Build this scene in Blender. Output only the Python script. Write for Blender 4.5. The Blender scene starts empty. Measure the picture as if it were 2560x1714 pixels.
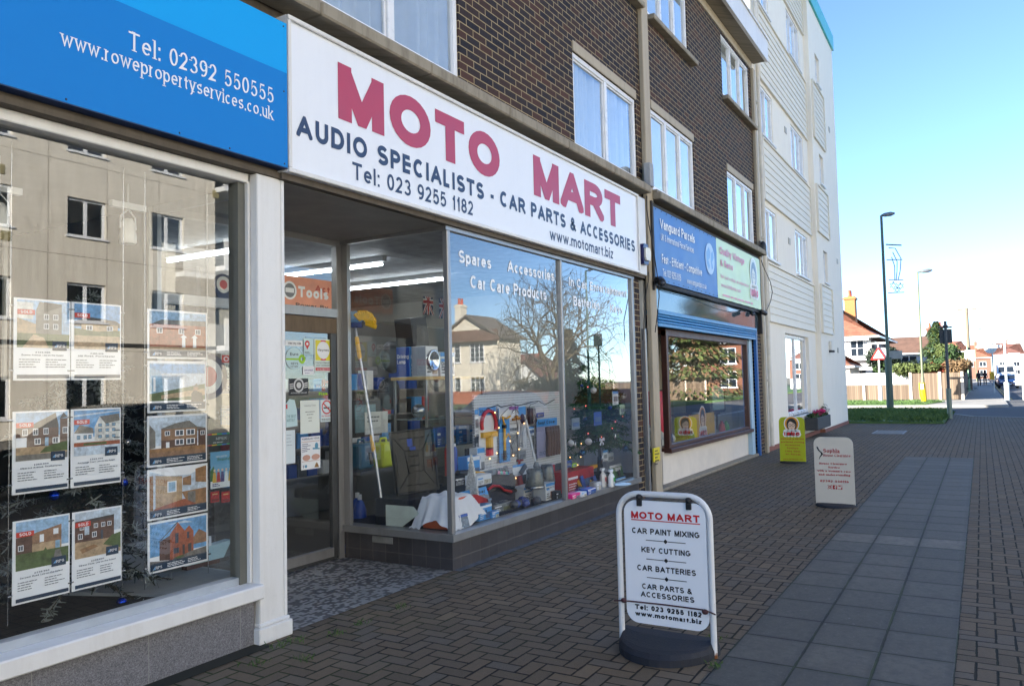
import bpy, math, random
import numpy as np
from mathutils import Vector, Matrix
SC = bpy.context.scene
COL = SC.collection
R = math.radians
rnd = random.Random(7)

# ------------------------------------------------------------------ camera
F_PX, W_PX, H_PX = 1965.19, 2560.0, 1714.0
CAM = np.array([0.0, 0.0, 1.6])
def cam_axes(yaw, pitch, roll):
    fw = np.array([math.sin(yaw)*math.cos(pitch), math.cos(yaw)*math.cos(pitch), math.sin(pitch)])
    rt = np.array([math.cos(yaw), -math.sin(yaw), 0.0])
    up = np.cross(rt, fw)
    c, s = math.cos(roll), math.sin(roll)
    return c*rt + s*up, -s*rt + c*up, fw
RT, UP, FW = cam_axes(R(59.21418), R(2.89646), R(-1.33482))
cd = bpy.data.cameras.new('camera'); cd.sensor_width = 36.0; cd.lens = 36.0*F_PX/W_PX
cd.clip_start = 0.05; cd.clip_end = 3000.0
cam = bpy.data.objects.new('camera', cd); COL.objects.link(cam)
m = Matrix.Identity(4)
for i in range(3):
    m[i][0], m[i][1], m[i][2], m[i][3] = RT[i], UP[i], -FW[i], CAM[i]
cam.matrix_world = m
SC.camera = cam

# ------------------------------------------------------------------ light
SUN_EL, SUN_AZ = R(20.0), R(-48.7)          # azimuth from +Y towards +X
w = bpy.data.worlds.new('World'); SC.world = w; w.use_nodes = True
_bg = w.node_tree.nodes['Background']; _bg.inputs[1].default_value = 0.09
_sky = w.node_tree.nodes.new('ShaderNodeTexSky'); _sky.sky_type = 'NISHITA'
_sky.sun_disc = False; _sky.sun_elevation = SUN_EL; _sky.sun_rotation = SUN_AZ
_sky.air_density = 0.7; _sky.dust_density = 0.0; _sky.ozone_density = 3.5
w.node_tree.links.new(_sky.outputs[0], _bg.inputs[0])
_sl = bpy.data.lights.new('sun', 'SUN'); _sl.energy = 4.6; _sl.angle = R(0.5); _sl.color = (1.0, 0.93, 0.82)
_so = bpy.data.objects.new('sun', _sl); COL.objects.link(_so)
_sd = Vector((math.sin(SUN_AZ)*math.cos(SUN_EL), math.cos(SUN_AZ)*math.cos(SUN_EL), math.sin(SUN_EL)))
_so.rotation_euler = _sd.to_track_quat('Z', 'Y').to_euler(); _so.location = _sd*60
vs = SC.view_settings; vs.view_transform = 'Standard'; vs.look = 'None'; vs.gamma = 1.0; vs.use_curve_mapping = False
vs.exposure = 2.2
SC.cycles.use_denoising = True
SC.cycles.transparent_max_bounces = 24
SC.cycles.max_bounces = 10

# ------------------------------------------------------------------ pixel -> place (photograph pixels, used to read off positions on real planes)
def ray(px, py):
    return ((px-W_PX/2)/F_PX)*RT - ((py-H_PX/2)/F_PX)*UP + FW
def at(px, py, Y):
    d = ray(px, py); return CAM + d*(Y/d[1])
def atx(px, py, X):
    d = ray(px, py); return CAM + d*(X/d[0])
def onz(px, py, z=0.0):
    d = ray(px, py); return CAM + d*((z-1.6)/d[2])
def dep(px, py, depth):
    return CAM + ray(px, py)*depth
def zm(ox, oy, s):
    return lambda x, y: (ox+x/s, oy+y/s)

# ------------------------------------------------------------------ materials
def lin(v):
    v /= 255.0
    return v/12.92 if v <= 0.04045 else ((v+0.055)/1.055)**2.4
def rgb(r, g, b): return (lin(r), lin(g), lin(b), 1.0)
class NT:
    def __init__(s, name):
        s.m = bpy.data.materials.new(name); s.m.use_nodes = True
        s.t = s.m.node_tree; s.b = s.t.nodes['Principled BSDF']; s.o = s.t.nodes['Material Output']
    def n(s, kind, **kw):
        nd = s.t.nodes.new('ShaderNode'+kind)
        for k, v in kw.items(): setattr(nd, k, v)
        return nd
    def put(s, sock, v):
        if hasattr(v, 'node'): s.t.links.new(v, sock)
        else: sock.default_value = v
    def M(s, op, a, b=None, c=None):
        nd = s.n('Math', operation=op)
        for i, v in enumerate((a, b, c)):
            if v is not None: s.put(nd.inputs[i], v)
        return nd.outputs[0]
    def pos(s):
        return s.n('NewGeometry').outputs['Position']
    def xyz(s, v):
        nd = s.n('SeparateXYZ'); s.put(nd.inputs[0], v); return nd.outputs
    def comb(s, x, y, z=0.0):
        nd = s.n('CombineXYZ')
        for i, v in enumerate((x, y, z)): s.put(nd.inputs[i], v)
        return nd.outputs[0]
    def noise(s, scale, detail=4.0, rough=0.55, vec=None):
        nd = s.n('TexNoise'); nd.inputs['Scale'].default_value = scale
        nd.inputs['Detail'].default_value = detail; nd.inputs['Roughness'].default_value = rough
        s.put(nd.inputs['Vector'], vec if vec is not None else s.pos()); return nd.outputs['Fac']
    def white(s, vec):
        nd = s.n('TexWhiteNoise', noise_dimensions='3D'); s.put(nd.inputs['Vector'], vec); return nd.outputs['Value']
    def ramp(s, fac, stops, interp='LINEAR'):
        nd = s.n('ValToRGB'); cr = nd.color_ramp; cr.interpolation = interp
        while len(cr.elements) < len(stops): cr.elements.new(0.5)
        for e, (p, c) in zip(cr.elements, stops):
            e.position = p; e.color = c if len(c) == 4 else (*c, 1.0)
        s.put(nd.inputs[0], fac); return nd.outputs[0]
    def mix(s, fac, a, b, mode='MIX'):
        nd = s.n('Mix', data_type='RGBA', blend_type=mode)
        s.put(nd.inputs['Factor'], fac)
        ins = [i for i in nd.inputs if i.type == 'RGBA']
        s.put(ins[0], a); s.put(ins[1], b)
        return [o for o in nd.outputs if o.type == 'RGBA'][0]
    def map(s, v, a, b, c=0.0, d=1.0):
        nd = s.n('MapRange'); s.put(nd.inputs[0], v)
        for i, q in enumerate((a, b, c, d)): s.put(nd.inputs[i+1], q)
        return nd.outputs[0]
    def bump(s, h, strength=0.3, dist=0.01):
        nd = s.n('Bump'); nd.inputs['Strength'].default_value = strength; nd.inputs['Distance'].default_value = dist
        s.put(nd.inputs['Height'], h); s.t.links.new(nd.outputs[0], s.b.inputs['Normal'])
    def base(s, c): s.put(s.b.inputs['Base Color'], c)
    def rough(s, v): s.put(s.b.inputs['Roughness'], v)
_mc = {}
def mat(col, rough=0.5, metal=0.0, var=0.12, scale=6.0, bump=0.0, bscale=60.0, name='paint', alpha=None):
    """plain surface with gentle procedural mottling; col = sRGB 0-255 of the albedo"""
    key = (col, rough, metal, var, scale, bump, bscale, alpha)
    if key in _mc: return _mc[key]
    t = NT('%s_%d_%d_%d' % (name, *[int(x) for x in col]))
    c = rgb(*col)
    if var > 0:
        f = t.noise(scale, 5.0, 0.65)
        lo = tuple(x*(1-var) for x in c[:3]); hi = tuple(min(1.0, x*(1+var)) for x in c[:3])
        t.base(t.ramp(f, [(0.3, lo), (0.7, hi)]))
        t.rough(t.map(f, 0.3, 0.7, max(0.02, rough-0.06), min(1.0, rough+0.06)))
    else:
        t.base(c); t.rough(rough)
    t.b.inputs['Metallic'].default_value = metal
    if bump > 0: t.bump(t.noise(bscale, 3.0), bump, 0.01)
    _mc[key] = t.m
    return t.m
def ink(*col):                     # flat printed colour
    return mat(tuple(col), 0.45, 0.0, 0.0, name='print')
def emit(col, strength, name='lamp'):
    t = NT(name); t.base((0.8, 0.8, 0.8, 1)); t.b.inputs['Emission Color'].default_value = rgb(*col)
    t.b.inputs['Emission Strength'].default_value = strength
    return t.m
def glass_mat(name, tint=(0.955, 0.975, 0.97), gain=1.55, dirt=0.010):
    t = NT(name); t.t.nodes.remove(t.b)
    ge = t.n('NewGeometry'); dt = t.n('VectorMath', operation='DOT_PRODUCT'); t.put(dt.inputs[0], ge.outputs['Incoming']); t.put(dt.inputs[1], ge.outputs['Normal'])
    r = t.M('ADD', .043, t.M('MULTIPLY', .957, t.M('POWER', t.M('SUBTRACT', 1.0, t.M('ABSOLUTE', dt.outputs['Value'])), 5.0)))   # same from either side of the pane
    two = t.M('DIVIDE', t.M('MULTIPLY', r, 2.0*gain), t.M('ADD', r, 1.0))      # both faces of the pane
    two = t.M('MINIMUM', two, 1.0)
    tr = t.n('BsdfTransparent'); tr.inputs[0].default_value = (*tint, 1)
    gl = t.n('BsdfGlossy'); gl.inputs['Roughness'].default_value = 0.0; gl.inputs[0].default_value = (1, 1, 1, 1)
    mx = t.n('MixShader'); t.put(mx.inputs[0], two)
    t.t.links.new(tr.outputs[0], mx.inputs[1]); t.t.links.new(gl.outputs[0], mx.inputs[2])
    df = t.n('BsdfDiffuse'); df.inputs[0].default_value = (0.7, 0.72, 0.7, 1)
    dn = t.map(t.noise(3.0, 6.0, 0.7), 0.45, 0.85, 0.0, dirt)
    m2 = t.n('MixShader'); t.put(m2.inputs[0], dn)
    t.t.links.new(mx.outputs[0], m2.inputs[1]); t.t.links.new(df.outputs[0], m2.inputs[2])
    t.t.links.new(m2.outputs[0], t.o.inputs[0])
    return t.m

# ------------------------------------------------------------------ mesh builder
class MB:
    def __init__(s): s.v = []; s.f = []; s.mi = []; s.sm = []
    def add(s, vs, fs, m=0, smooth=False):
        o = len(s.v); s.v += [tuple(float(c) for c in p) for p in vs]
        for f in fs: s.f.append(tuple(o+i for i in f)); s.mi.append(m); s.sm.append(smooth)
        return s
    def box(s, x0, x1, y0, y1, z0, z1, m=0):
        if x0 > x1: x0, x1 = x1, x0
        if y0 > y1: y0, y1 = y1, y0
        if z0 > z1: z0, z1 = z1, z0
        v = [(x0,y0,z0),(x1,y0,z0),(x1,y1,z0),(x0,y1,z0),(x0,y0,z1),(x1,y0,z1),(x1,y1,z1),(x0,y1,z1)]
        return s.add(v, [(0,3,2,1),(4,5,6,7),(0,1,5,4),(1,2,6,5),(2,3,7,6),(3,0,4,7)], m)
    def cbox(s, x0, x1, y0, y1, z0, z1, c=0.008, m=0):
        """box with chamfered vertical and horizontal edges"""
        xs = (x0, x0+c, x1-c, x1); ys = (y0, y0+c, y1-c, y1); zs = (z0, z0+c, z1-c, z1)
        ring = lambda z, q: [(xs[0]+q,ys[1]+0,z),(xs[1],ys[0]+q,z),(xs[2],ys[0]+q,z),(xs[3]-q,ys[1],z),(xs[3]-q,ys[2],z),(xs[2],ys[3]-q,z),(xs[1],ys[3]-q,z),(xs[0]+q,ys[2],z)]
        v = ring(z0, c*.9)+ring(zs[1], 0)+ring(zs[2], 0)+ring(z1, c*.9)
        f = [tuple(range(7, -1, -1)), tuple(range(24, 32))]
        for k in range(3):
            for i in range(8):
                j = (i+1) % 8; f.append((k*8+i, k*8+j, k*8+8+j, k*8+8+i))
        return s.add(v, f, m)
    def obox(s, c, ux, uy, uz, m=0):
        """box from its centre and three half axes"""
        c, ux, uy, uz = map(np.array, (c, ux, uy, uz)); v = []
        for k in (-1, 1):
            for i, j in ((-1,-1),(1,-1),(1,1),(-1,1)): v.append(c+i*ux+j*uy+k*uz)
        return s.add(v, [(0,3,2,1),(4,5,6,7),(0,1,5,4),(1,2,6,5),(2,3,7,6),(3,0,4,7)], m)
    def poly(s, pts, m=0): return s.add(pts, [tuple(range(len(pts)))], m)
    def prism(s, pts, d, m=0, mside=None):
        """flat polygon extruded by vector d"""
        n = len(pts); d = np.array(d); b = [np.array(p)+d for p in pts]
        s.add(list(pts)+b, [tuple(range(n)), tuple(range(2*n-1, n-1, -1))], m)
        s.add(list(pts)+b, [(i, n+i, n+(i+1) % n, (i+1) % n) for i in range(n)], m if mside is None else mside)
        return s
    def tube(s, pts, r, n=8, m=0, cap=True, smooth=True):
        pts = [np.array(p, float) for p in pts]; rr = r if hasattr(r, '__len__') else [r]*len(pts)
        rings = []; prev = None
        for i, p in enumerate(pts):
            a = pts[max(i-1, 0)]; b = pts[min(i+1, len(pts)-1)]; t = b-a; t = t/(np.linalg.norm(t)+1e-12)
            if prev is None:
                h = np.array([0, 0, 1.0]) if abs(t[2]) < 0.9 else np.array([1.0, 0, 0])
            else: h = prev
            u = h-t*np.dot(h, t); u = u/(np.linalg.norm(u)+1e-12); w_ = np.cross(t, u); prev = u
            rings.append([p+rr[i]*(math.cos(2*math.pi*k/n)*u+math.sin(2*math.pi*k/n)*w_) for k in range(n)])
        v = [q for rg in rings for q in rg]; f = []
        for i in range(len(pts)-1):
            for k in range(n): f.append((i*n+k, i*n+(k+1) % n, (i+1)*n+(k+1) % n, (i+1)*n+k))
        s.add(v, f, m, smooth)
        if cap:
            s.add(rings[0], [tuple(range(n-1, -1, -1))], m); s.add(rings[-1], [tuple(range(n))], m)
        return s
    def lathe(s, prof, c=(0,0,0), n=16, m=0, smooth=True, sy=1.0):
        v = []; f = []
        for r, z in prof:
            for k in range(n): v.append((c[0]+r*math.cos(2*math.pi*k/n), c[1]+sy*r*math.sin(2*math.pi*k/n), c[2]+z))
        for i in range(len(prof)-1):
            for k in range(n): f.append((i*n+k, i*n+(k+1) % n, (i+1)*n+(k+1) % n, (i+1)*n+k))
        s.add(v, f, m, smooth)
        s.add(v[:n], [tuple(range(n-1, -1, -1))], m); s.add(v[-n:], [tuple(range(n))], m)
        return s
    def ball(s, c, rx, ry=None, rz=None, n=14, m=0):
        ry = rx if ry is None else ry; rz = rx if rz is None else rz
        k = max(4, n//2); v = []; f = []
        for i in range(k+1):
            a = -math.pi/2+math.pi*i/k
            for j in range(n):
                b = 2*math.pi*j/n; v.append((c[0]+rx*math.cos(a)*math.cos(b), c[1]+ry*math.cos(a)*math.sin(b), c[2]+rz*math.sin(a)))
        for i in range(k):
            for j in range(n): f.append((i*n+j, i*n+(j+1) % n, (i+1)*n+(j+1) % n, (i+1)*n+j))
        return s.add(v, f, m, True)
    def leaves(s, c, rad, n, size, rg, m=0, shell=0.35, flat=0.0, nm=1):
        """n small leaf faces spread through an ellipsoid (denser towards its skin)"""
        for _ in range(n):
            d = np.array([rg.gauss(0,1), rg.gauss(0,1), rg.gauss(0,1)]); d /= np.linalg.norm(d)+1e-9
            p = np.array(c)+d*np.array(rad)*(shell+(1-shell)*rg.random()**0.5)
            a = np.array([rg.gauss(0,1), rg.gauss(0,1), rg.gauss(0,1)*(1-flat)]); a /= np.linalg.norm(a)+1e-9
            b = np.cross(a, d+np.array([rg.gauss(0,.5), rg.gauss(0,.5), rg.gauss(0,.5)])); b /= np.linalg.norm(b)+1e-9
            z = size*(0.6+0.8*rg.random())
            s.add([p-a*z, p+b*z*.45, p+a*z, p-b*z*.45], [(0,1,2,3)], m+(rg.randrange(nm) if nm > 1 else 0))
        return s
    def build(s, name, mats, parent=None, local=False, bevel=0.0):
        if not isinstance(mats, (list, tuple)): mats = [mats]
        V = np.array(s.v, float)
        if parent is not None:
            off = np.zeros(3) if local else ABS[parent]
            loc = (0, 0, 0)
        else:
            off = np.array([(V[:,0].min()+V[:,0].max())/2, (V[:,1].min()+V[:,1].max())/2, V[:,2].min()])
            loc = tuple(off)
        me = bpy.data.meshes.new(name)
        me.from_pydata([tuple(p) for p in V-off], [], s.f)
        for mm in mats: me.materials.append(mm)
        me.polygons.foreach_set('material_index', [min(i, len(mats)-1) for i in s.mi])
        me.polygons.foreach_set('use_smooth', s.sm)
        me.update()
        o = bpy.data.objects.new(name, me); COL.objects.link(o); o.location = loc
        if parent is not None: o.parent = parent
        ABS[o] = off if parent is None else ABS[parent]
        if bevel > 0:
            bm_ = o.modifiers.new('bevel', 'BEVEL'); bm_.width = bevel; bm_.segments = 2; bm_.limit_method = 'ANGLE'
        return o
ABS = {}
def tag(o, label, cat, group=None, kind=None):
    if label: o['label'] = label
    if cat: o['category'] = cat
    if group: o['group'] = group
    if kind: o['kind'] = kind
    return o
def thing(name, label, cat, loc=(0,0,0), rz=0.0, group=None):
    o = bpy.data.objects.new(name, None); COL.objects.link(o); o.empty_display_size = 0.1
    o.location = tuple(float(c) for c in loc); o.rotation_euler = (0, 0, rz)
    ABS[o] = np.array([float(c) for c in loc])
    return tag(o, label, cat, group)
def structure(o): o['kind'] = 'structure'; return o
def copy_tree(o, parent=None):
    c = o.copy(); COL.objects.link(c); c.parent = parent; ABS[c] = ABS[o]
    for ch in list(o.children): copy_tree(ch, c)
    return c
def wall_grid(mb, u0, u1, z0, z1, holes, y0, y1, m=0, axis='x'):
    """wall from y0 (front) to y1 with rectangular openings (u0,u1,z0,z1)"""
    us = sorted({u0, u1, *[q for h in holes for q in h[:2] if u0 < q < u1]})
    zs = sorted({z0, z1, *[q for h in holes for q in h[2:4] if z0 < q < z1]})
    solid = lambda a, b, c, d: not any(h[0] <= (a+b)/2 <= h[1] and h[2] <= (c+d)/2 <= h[3] for h in holes)
    P = (lambda u, y, z: (u, y, z)) if axis == 'x' else (lambda u, y, z: (y, u, z))
    g = [[solid(us[i], us[i+1], zs[j], zs[j+1]) for j in range(len(zs)-1)] for i in range(len(us)-1)]
    for i in range(len(us)-1):
        for j in range(len(zs)-1):
            if not g[i][j]: continue
            a, b, c, d = us[i], us[i+1], zs[j], zs[j+1]
            mb.poly([P(a,y0,c),P(b,y0,c),P(b,y0,d),P(a,y0,d)], m); mb.poly([P(a,y1,c),P(a,y1,d),P(b,y1,d),P(b,y1,c)], m)
            if i == 0 or not g[i-1][j]: mb.poly([P(a,y0,c),P(a,y0,d),P(a,y1,d),P(a,y1,c)], m)
            if i == len(us)-2 or not g[i+1][j]: mb.poly([P(b,y0,c),P(b,y1,c),P(b,y1,d),P(b,y0,d)], m)
            if j == 0 or not g[i][j-1]: mb.poly([P(a,y0,c),P(a,y1,c),P(b,y1,c),P(b,y0,c)], m)
            if j == len(zs)-2 or not g[i][j+1]: mb.poly([P(a,y0,d),P(b,y0,d),P(b,y1,d),P(a,y1,d)], m)
    return mb
# ------------------------------------------------------------------ lettering: a small stroke alphabet (cap height 1)
X_ = 0.73
def _S(k): return [[(.5,.745*k,.45,.255*k,28,270), (.5,.25*k,.5,.25*k,90,-152)]]
_O = lambda h: [[(.5,h/2,.5,h/2,0,360)]]
GL = {
'A':(1.0,[[(0,0),(.5,1),(1,0)],[(.2,.3),(.8,.3)]]),
'B':(.83,[[(0,0),(0,1)],[(0,1),(.5,1),(.5,.76,.42,.24,90,-90),(0,.52)],[(0,.52),(.55,.52),(.55,.26,.45,.26,90,-90),(0,0)]]),
'C':(.94,[[(.5,.5,.5,.5,48,312)]]),
'D':(.88,[[(0,0),(0,1)],[(0,1),(.42,1),(.42,.5,.58,.5,90,-90),(0,0)]]),
'E':(.74,[[(1,1),(0,1),(0,0),(1,0)],[(0,.52),(.92,.52)]]),
'F':(.68,[[(1,1),(0,1),(0,0)],[(0,.5),(.85,.5)]]),
'G':(.98,[[(.5,.5,.5,.5,48,318)],[(.55,.46),(1,.46),(1,.1)]]),
'H':(.83,[[(0,0),(0,1)],[(1,0),(1,1)],[(0,.53),(1,.53)]]),
'I':(.2,[[(.5,0),(.5,1)]]),
'J':(.66,[[(1,1),(1,.3),(.5,.3,.5,.3,0,-170)]]),
'K':(.92,[[(0,0),(0,1)],[(1,1),(0,.3)],[(.33,.58),(1,0)]]),
'L':(.7,[[(0,1),(0,0),(1,0)]]),
'M':(.98,[[(0,0),(0,1)],[(1,0),(1,1)],[(0.02,1),(.5,0),(.98,1)]]),
'N':(.83,[[(0,0),(0,1)],[(1,0),(1,1)],[(0,1),(1,0)]]),
'O':(1.03,_O(1)),
'P':(.8,[[(0,0),(0,1)],[(0,1),(.5,1),(.5,.73,.5,.27,90,-90),(0,.46)]]),
'Q':(1.03,_O(1)+[[(.58,.26),(1,-.06)]]),
'R':(.93,[[(0,0),(0,1)],[(0,1),(.5,1),(.5,.74,.42,.26,90,-90),(0,.48)],[(.48,.48),(1,0)]]),
'S':(.86,_S(1)),
'T':(.84,[[(0,1),(1,1)],[(.5,1),(.5,0)]]),
'U':(.83,[[(0,1),(0,.36),(.5,.36,.5,.36,180,360),(1,1)]]),
'V':(.98,[[(0,1),(.5,0),(1,1)]]),
'W':(1.36,[[(0,1),(.25,0),(.5,1),(.75,0),(1,1)]]),
'X':(.97,[[(0,1),(1,0)],[(0,0),(1,1)]]),
'Y':(.96,[[(0,1),(.5,.45),(1,1)],[(.5,.45),(.5,0)]]),
'Z':(.83,[[(0,1),(1,1),(0,0),(1,0)]]),
'a':(.68,[[(.46,.52,.44,.21,160,0),(.9,0)],[(.9,.43),(.5,.42),(.42,.21,.42,.21,90,270),(.62,.02),(.9,.2)]]),
'b':(.72,[[(0,0),(0,1)],*_O(X_)]),'c':(.68,[[(.5,X_/2,.5,X_/2,48,312)]]),
'd':(.72,[[(1,0),(1,1)],*_O(X_)]),'e':(.71,[[(.03,.38),(.97,.38)],[(.5,X_/2,.5,X_/2,4,318)]]),
'f':(.46,[[(1,1),(.85,1),(.85,.76,.42,.24,90,180),(.43,0)],[(0,.68),(.95,.68)]]),
'g':(.72,[_O(X_)[0],[(1,X_),(1,-.05),(.5,-.05,.5,.23,0,-150)]]),
'h':(.67,[[(0,0),(0,1)],[(0,.4),(.5,.4,.5,.33,180,0),(1,0)]]),
'i':(.2,[[(.5,0),(.5,X_)],[(.5,.87),(.5,1)]]),'j':(.33,[[(.75,X_),(.75,-.1),(.3,-.1,.45,.18,0,-100)],[(.75,.87),(.75,1)]]),
'k':(.7,[[(0,0),(0,1)],[(.95,X_),(0,.23)],[(.32,.43),(1,0)]]),'l':(.2,[[(.5,0),(.5,1)]]),
'm':(1.07,[[(0,0),(0,X_)],[(0,.45),(.25,.45,.25,.28,180,0),(.5,0)],[(.5,.45),(.75,.45,.25,.28,180,0),(1,0)]]),
'n':(.67,[[(0,0),(0,X_)],[(0,.4),(.5,.4,.5,.33,180,0),(1,0)]]),'o':(.75,_O(X_)),
'p':(.72,[[(0,-.29),(0,X_)],*_O(X_)]),'q':(.72,[[(1,-.29),(1,X_)],*_O(X_)]),
'r':(.44,[[(0,0),(0,X_)],[(0,.35),(.75,.38,.75,.35,180,80)]]),'s':(.66,_S(X_)),
't':(.43,[[(.45,.95),(.45,.2),(.85,.2,.4,.2,180,285)],[(0,.68),(.95,.68)]]),
'u':(.67,[[(0,X_),(0,.32),(.5,.32,.5,.32,180,360)],[(1,X_),(1,0)]]),
'v':(.72,[[(0,X_),(.5,0),(1,X_)]]),'w':(1.05,[[(0,X_),(.26,0),(.5,X_),(.74,0),(1,X_)]]),
'x':(.72,[[(0,X_),(1,0)],[(0,0),(1,X_)]]),'y':(.72,[[(0,X_),(.52,0)],[(1,X_),(.42,-.18),(.1,-.29)]]),
'z':(.63,[[(0,X_),(1,X_),(0,0),(1,0)]]),
'0':(.68,_O(1)),'1':(.4,[[(.8,0),(.8,1)],[(0,.72),(.3,.78),(.8,1)]]),
'2':(.68,[[(.48,.71,.46,.29,165,-30),(0,0),(1,0)]]),'3':(.68,[[(.46,.755,.42,.245,155,-90)],[(.46,.26,.52,.26,90,-155)]]),
'4':(.72,[[(.72,0),(.72,1),(0,.27),(1,.27)]]),'5':(.68,[[(.92,1),(.17,1),(.06,.5),(.47,.32,.52,.32,138,-152)]]),
'6':(.68,[[(.5,.315,.5,.315,0,360)],[(.62,.5,.62,.5,68,180),(0,.32)]]),'7':(.68,[[(0,1),(1,1),(.38,0)]]),
'8':(.68,[[(.5,.76,.43,.24,0,360)],[(.5,.26,.5,.26,0,360)]]),'9':(.68,[[(.5,.685,.5,.315,0,360)],[(1,.68),(.38,.5,.62,.5,0,-112)]]),
'&':(.95,[[(1,0),(.2,.7),(.42,.8,.24,.2,205,-30),(.2,.42),(.36,.22,.36,.22,125,330),(.92,.48)]]),
'-':(.36,[[(0,.37),(1,.37)]]),'.':(.2,[[(.5,0),(.5,.08)]]),':':(.2,[[(.5,0),(.5,.08)],[(.5,.56),(.5,.66)]]),
',':(.2,[[(.5,.06),(.3,-.16)]]),"'":(.16,[[(.5,.7),(.5,1)]]),'!':(.2,[[(.5,.3),(.5,1)],[(.5,0),(.5,.08)]]),
'\u00a3':(.7,[[(.95,.85),(.6,.78,.3,.22,20,180),(.3,.2),(.05,0),(1,0)],[(.05,.48),(.75,.48)]]),' ':(.38,[]),'/':(.4,[[(0,0),(1,1)]]),
'*':(.3,[[(.5,.35),(.5,.65)]]),
}
def _clip(poly, lo, hi):
    for sgn, lim in ((1, lo), (-1, -hi)):
        out = []
        for i, p in enumerate(poly):
            q = poly[(i+1) % len(poly)]; a = sgn*p[1]-lim; b = sgn*q[1]-lim
            if a >= 0: out.append(p)
            if (a >= 0) != (b >= 0):
                t = a/(a-b); out.append((p[0]+(q[0]-p[0])*t, p[1]+(q[1]-p[1])*t))
        poly = out
        if len(poly) < 3: return []
    return poly
def glyph(ch, w, serif=False, step=15):
    """list of strokes; each stroke is a list of small polygons"""
    gw, strokes = GL[ch]; gw = max(gw, w)
    out = []
    low = ch.islower()
    for st in strokes:
        pts = []
        for q in st:
            if len(q) == 2: pts.append(q)
            else:
                cx, cy, rx, ry, a0, a1 = q; n = max(2, int(abs(a1-a0)/step))
                pts += [(cx+rx*math.cos(R(a0+(a1-a0)*i/n)), cy+ry*math.sin(R(a0+(a1-a0)*i/n))) for i in range(n+1)]
        top = X_ if (low and max(p[1] for p in pts) <= X_+.02) else 1.0
        def fy(y):                                   # keep the stroke inside its zone
            return w/2+y*(1-w) if top == 1.0 and y > X_ else (w/2+y*(X_-w)/X_ if y >= 0 else w/2+y)
        lin_ = lambda y: (w/2+y*(1-w)) if not low else fy(y)
        P = [(w/2+x*(gw-w), lin_(y)) for x, y in pts]
        P = [p for i, p in enumerate(P) if i == 0 or math.dist(p, P[i-1]) > 1e-5]
        closed = math.dist(P[0], P[-1]) < 1e-4 and len(P) > 3
        if closed: P = P[:-1]
        n = len(P)
        if not closed and n >= 2:                    # square ends, extended so that slanted ends can be cut level
            P = list(P)
            for e, i in ((0, 1), (-1, -2)):
                dx, dy = P[e][0]-P[i][0], P[e][1]-P[i][1]; L = math.hypot(dx, dy)+1e-9
                ext = w/2 if (abs(dy) > .25*L and min(abs(P[e][1]-w/2), abs(P[e][1]-(1-w/2)), abs(P[e][1]-(X_-w/2))) < .02) else (w/2 if len(st) == 2 and abs(dy) < .02*L and P[e][0] in (min(p[0] for p in P), max(p[0] for p in P)) and (P[e][0] < w or P[e][0] > gw-w) else 0)
                P[e] = (P[e][0]+dx/L*ext, P[e][1]+dy/L*ext)
        L_, R_ = [], []
        for i in range(n):
            a = P[i-1] if (i > 0 or closed) else None; b = P[(i+1) % n] if (i < n-1 or closed) else None
            d1 = None if a is None else np.array([P[i][0]-a[0], P[i][1]-a[1]]); d2 = None if b is None else np.array([b[0]-P[i][0], b[1]-P[i][1]])
            for d in (d1, d2):
                if d is not None: d /= (np.hypot(*d)+1e-12)
            t = d2 if d1 is None else d1 if d2 is None else d1+d2
            t = t/(np.hypot(*t)+1e-9); nn = np.array([-t[1], t[0]])
            ww = w
            if serif: ww = w*(0.42+0.58*abs(math.sin(math.atan2(t[1], t[0])-R(18))))
            k = 1.0
            if d1 is not None and d2 is not None: k = min(2.6, 1/max(.2, abs(np.dot(nn, np.array([-d1[1], d1[0]])))))
            L_.append(np.array(P[i])+nn*ww/2*k); R_.append(np.array(P[i])-nn*ww/2*k)
        ys = [p[1] for p in P]; lo = 0.0 if min(ys) >= w/2-w*.6 else -9.; hi = X_ if top == X_ else 1.0
        polys = []
        for i in range(n if closed else n-1):
            j = (i+1) % n
            q = _clip([tuple(L_[i]), tuple(R_[i]), tuple(R_[j]), tuple(L_[j])], lo, hi)
            if q and ch in 'MNKRAVWXYvwxyzZk': q = [(y_, x_) for x_, y_ in _clip([(y_, x_) for x_, y_ in q], 0.0, gw)]
            if q: polys.append(q)
        out.append(polys)
        if serif and not closed and ch not in '.:,-\'':
            for e, i in ((0, 1), (-1, -2)):
                x, y = P[e]; dy = abs(P[e][1]-P[i][1]); L = math.dist(P[e], P[i])
                if dy > .6*L and (y < .03+w/2 or y < -.2 or abs(y-(X_)) < w*1.1 or abs(y-1) < w*1.1):
                    yy = 0.0 if abs(y) < w else (-.29 if y < -.1 else (X_ if abs(y-X_) < w*1.1 else 1.0)); s_ = w*.30
                    y0, y1 = (yy, yy+s_) if yy <= 0 else (yy-s_, yy)
                    l, r = (-w*1.15, w*1.15) if yy <= 0 or ch in 'vwyxVWYI' else (-w*1.15, w*.4)
                    out.append([[(x+l, y0), (x+r, y0), (x+r, y1), (x+l, y1)]])
    return gw, out
_gc = {}
def line_of(text, w=.19, serif=False, gap=.15):
    x = 0.0; res = []
    for ch in text:
        if ch not in GL: ch = ' '
        key = (ch, w, serif)
        if key not in _gc: _gc[key] = glyph(ch, w, serif)
        gw, st = _gc[key]
        for polys in st: res.append([[(px+x, py) for px, py in q] for q in polys])
        x += gw+gap
    return x-gap, res
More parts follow.
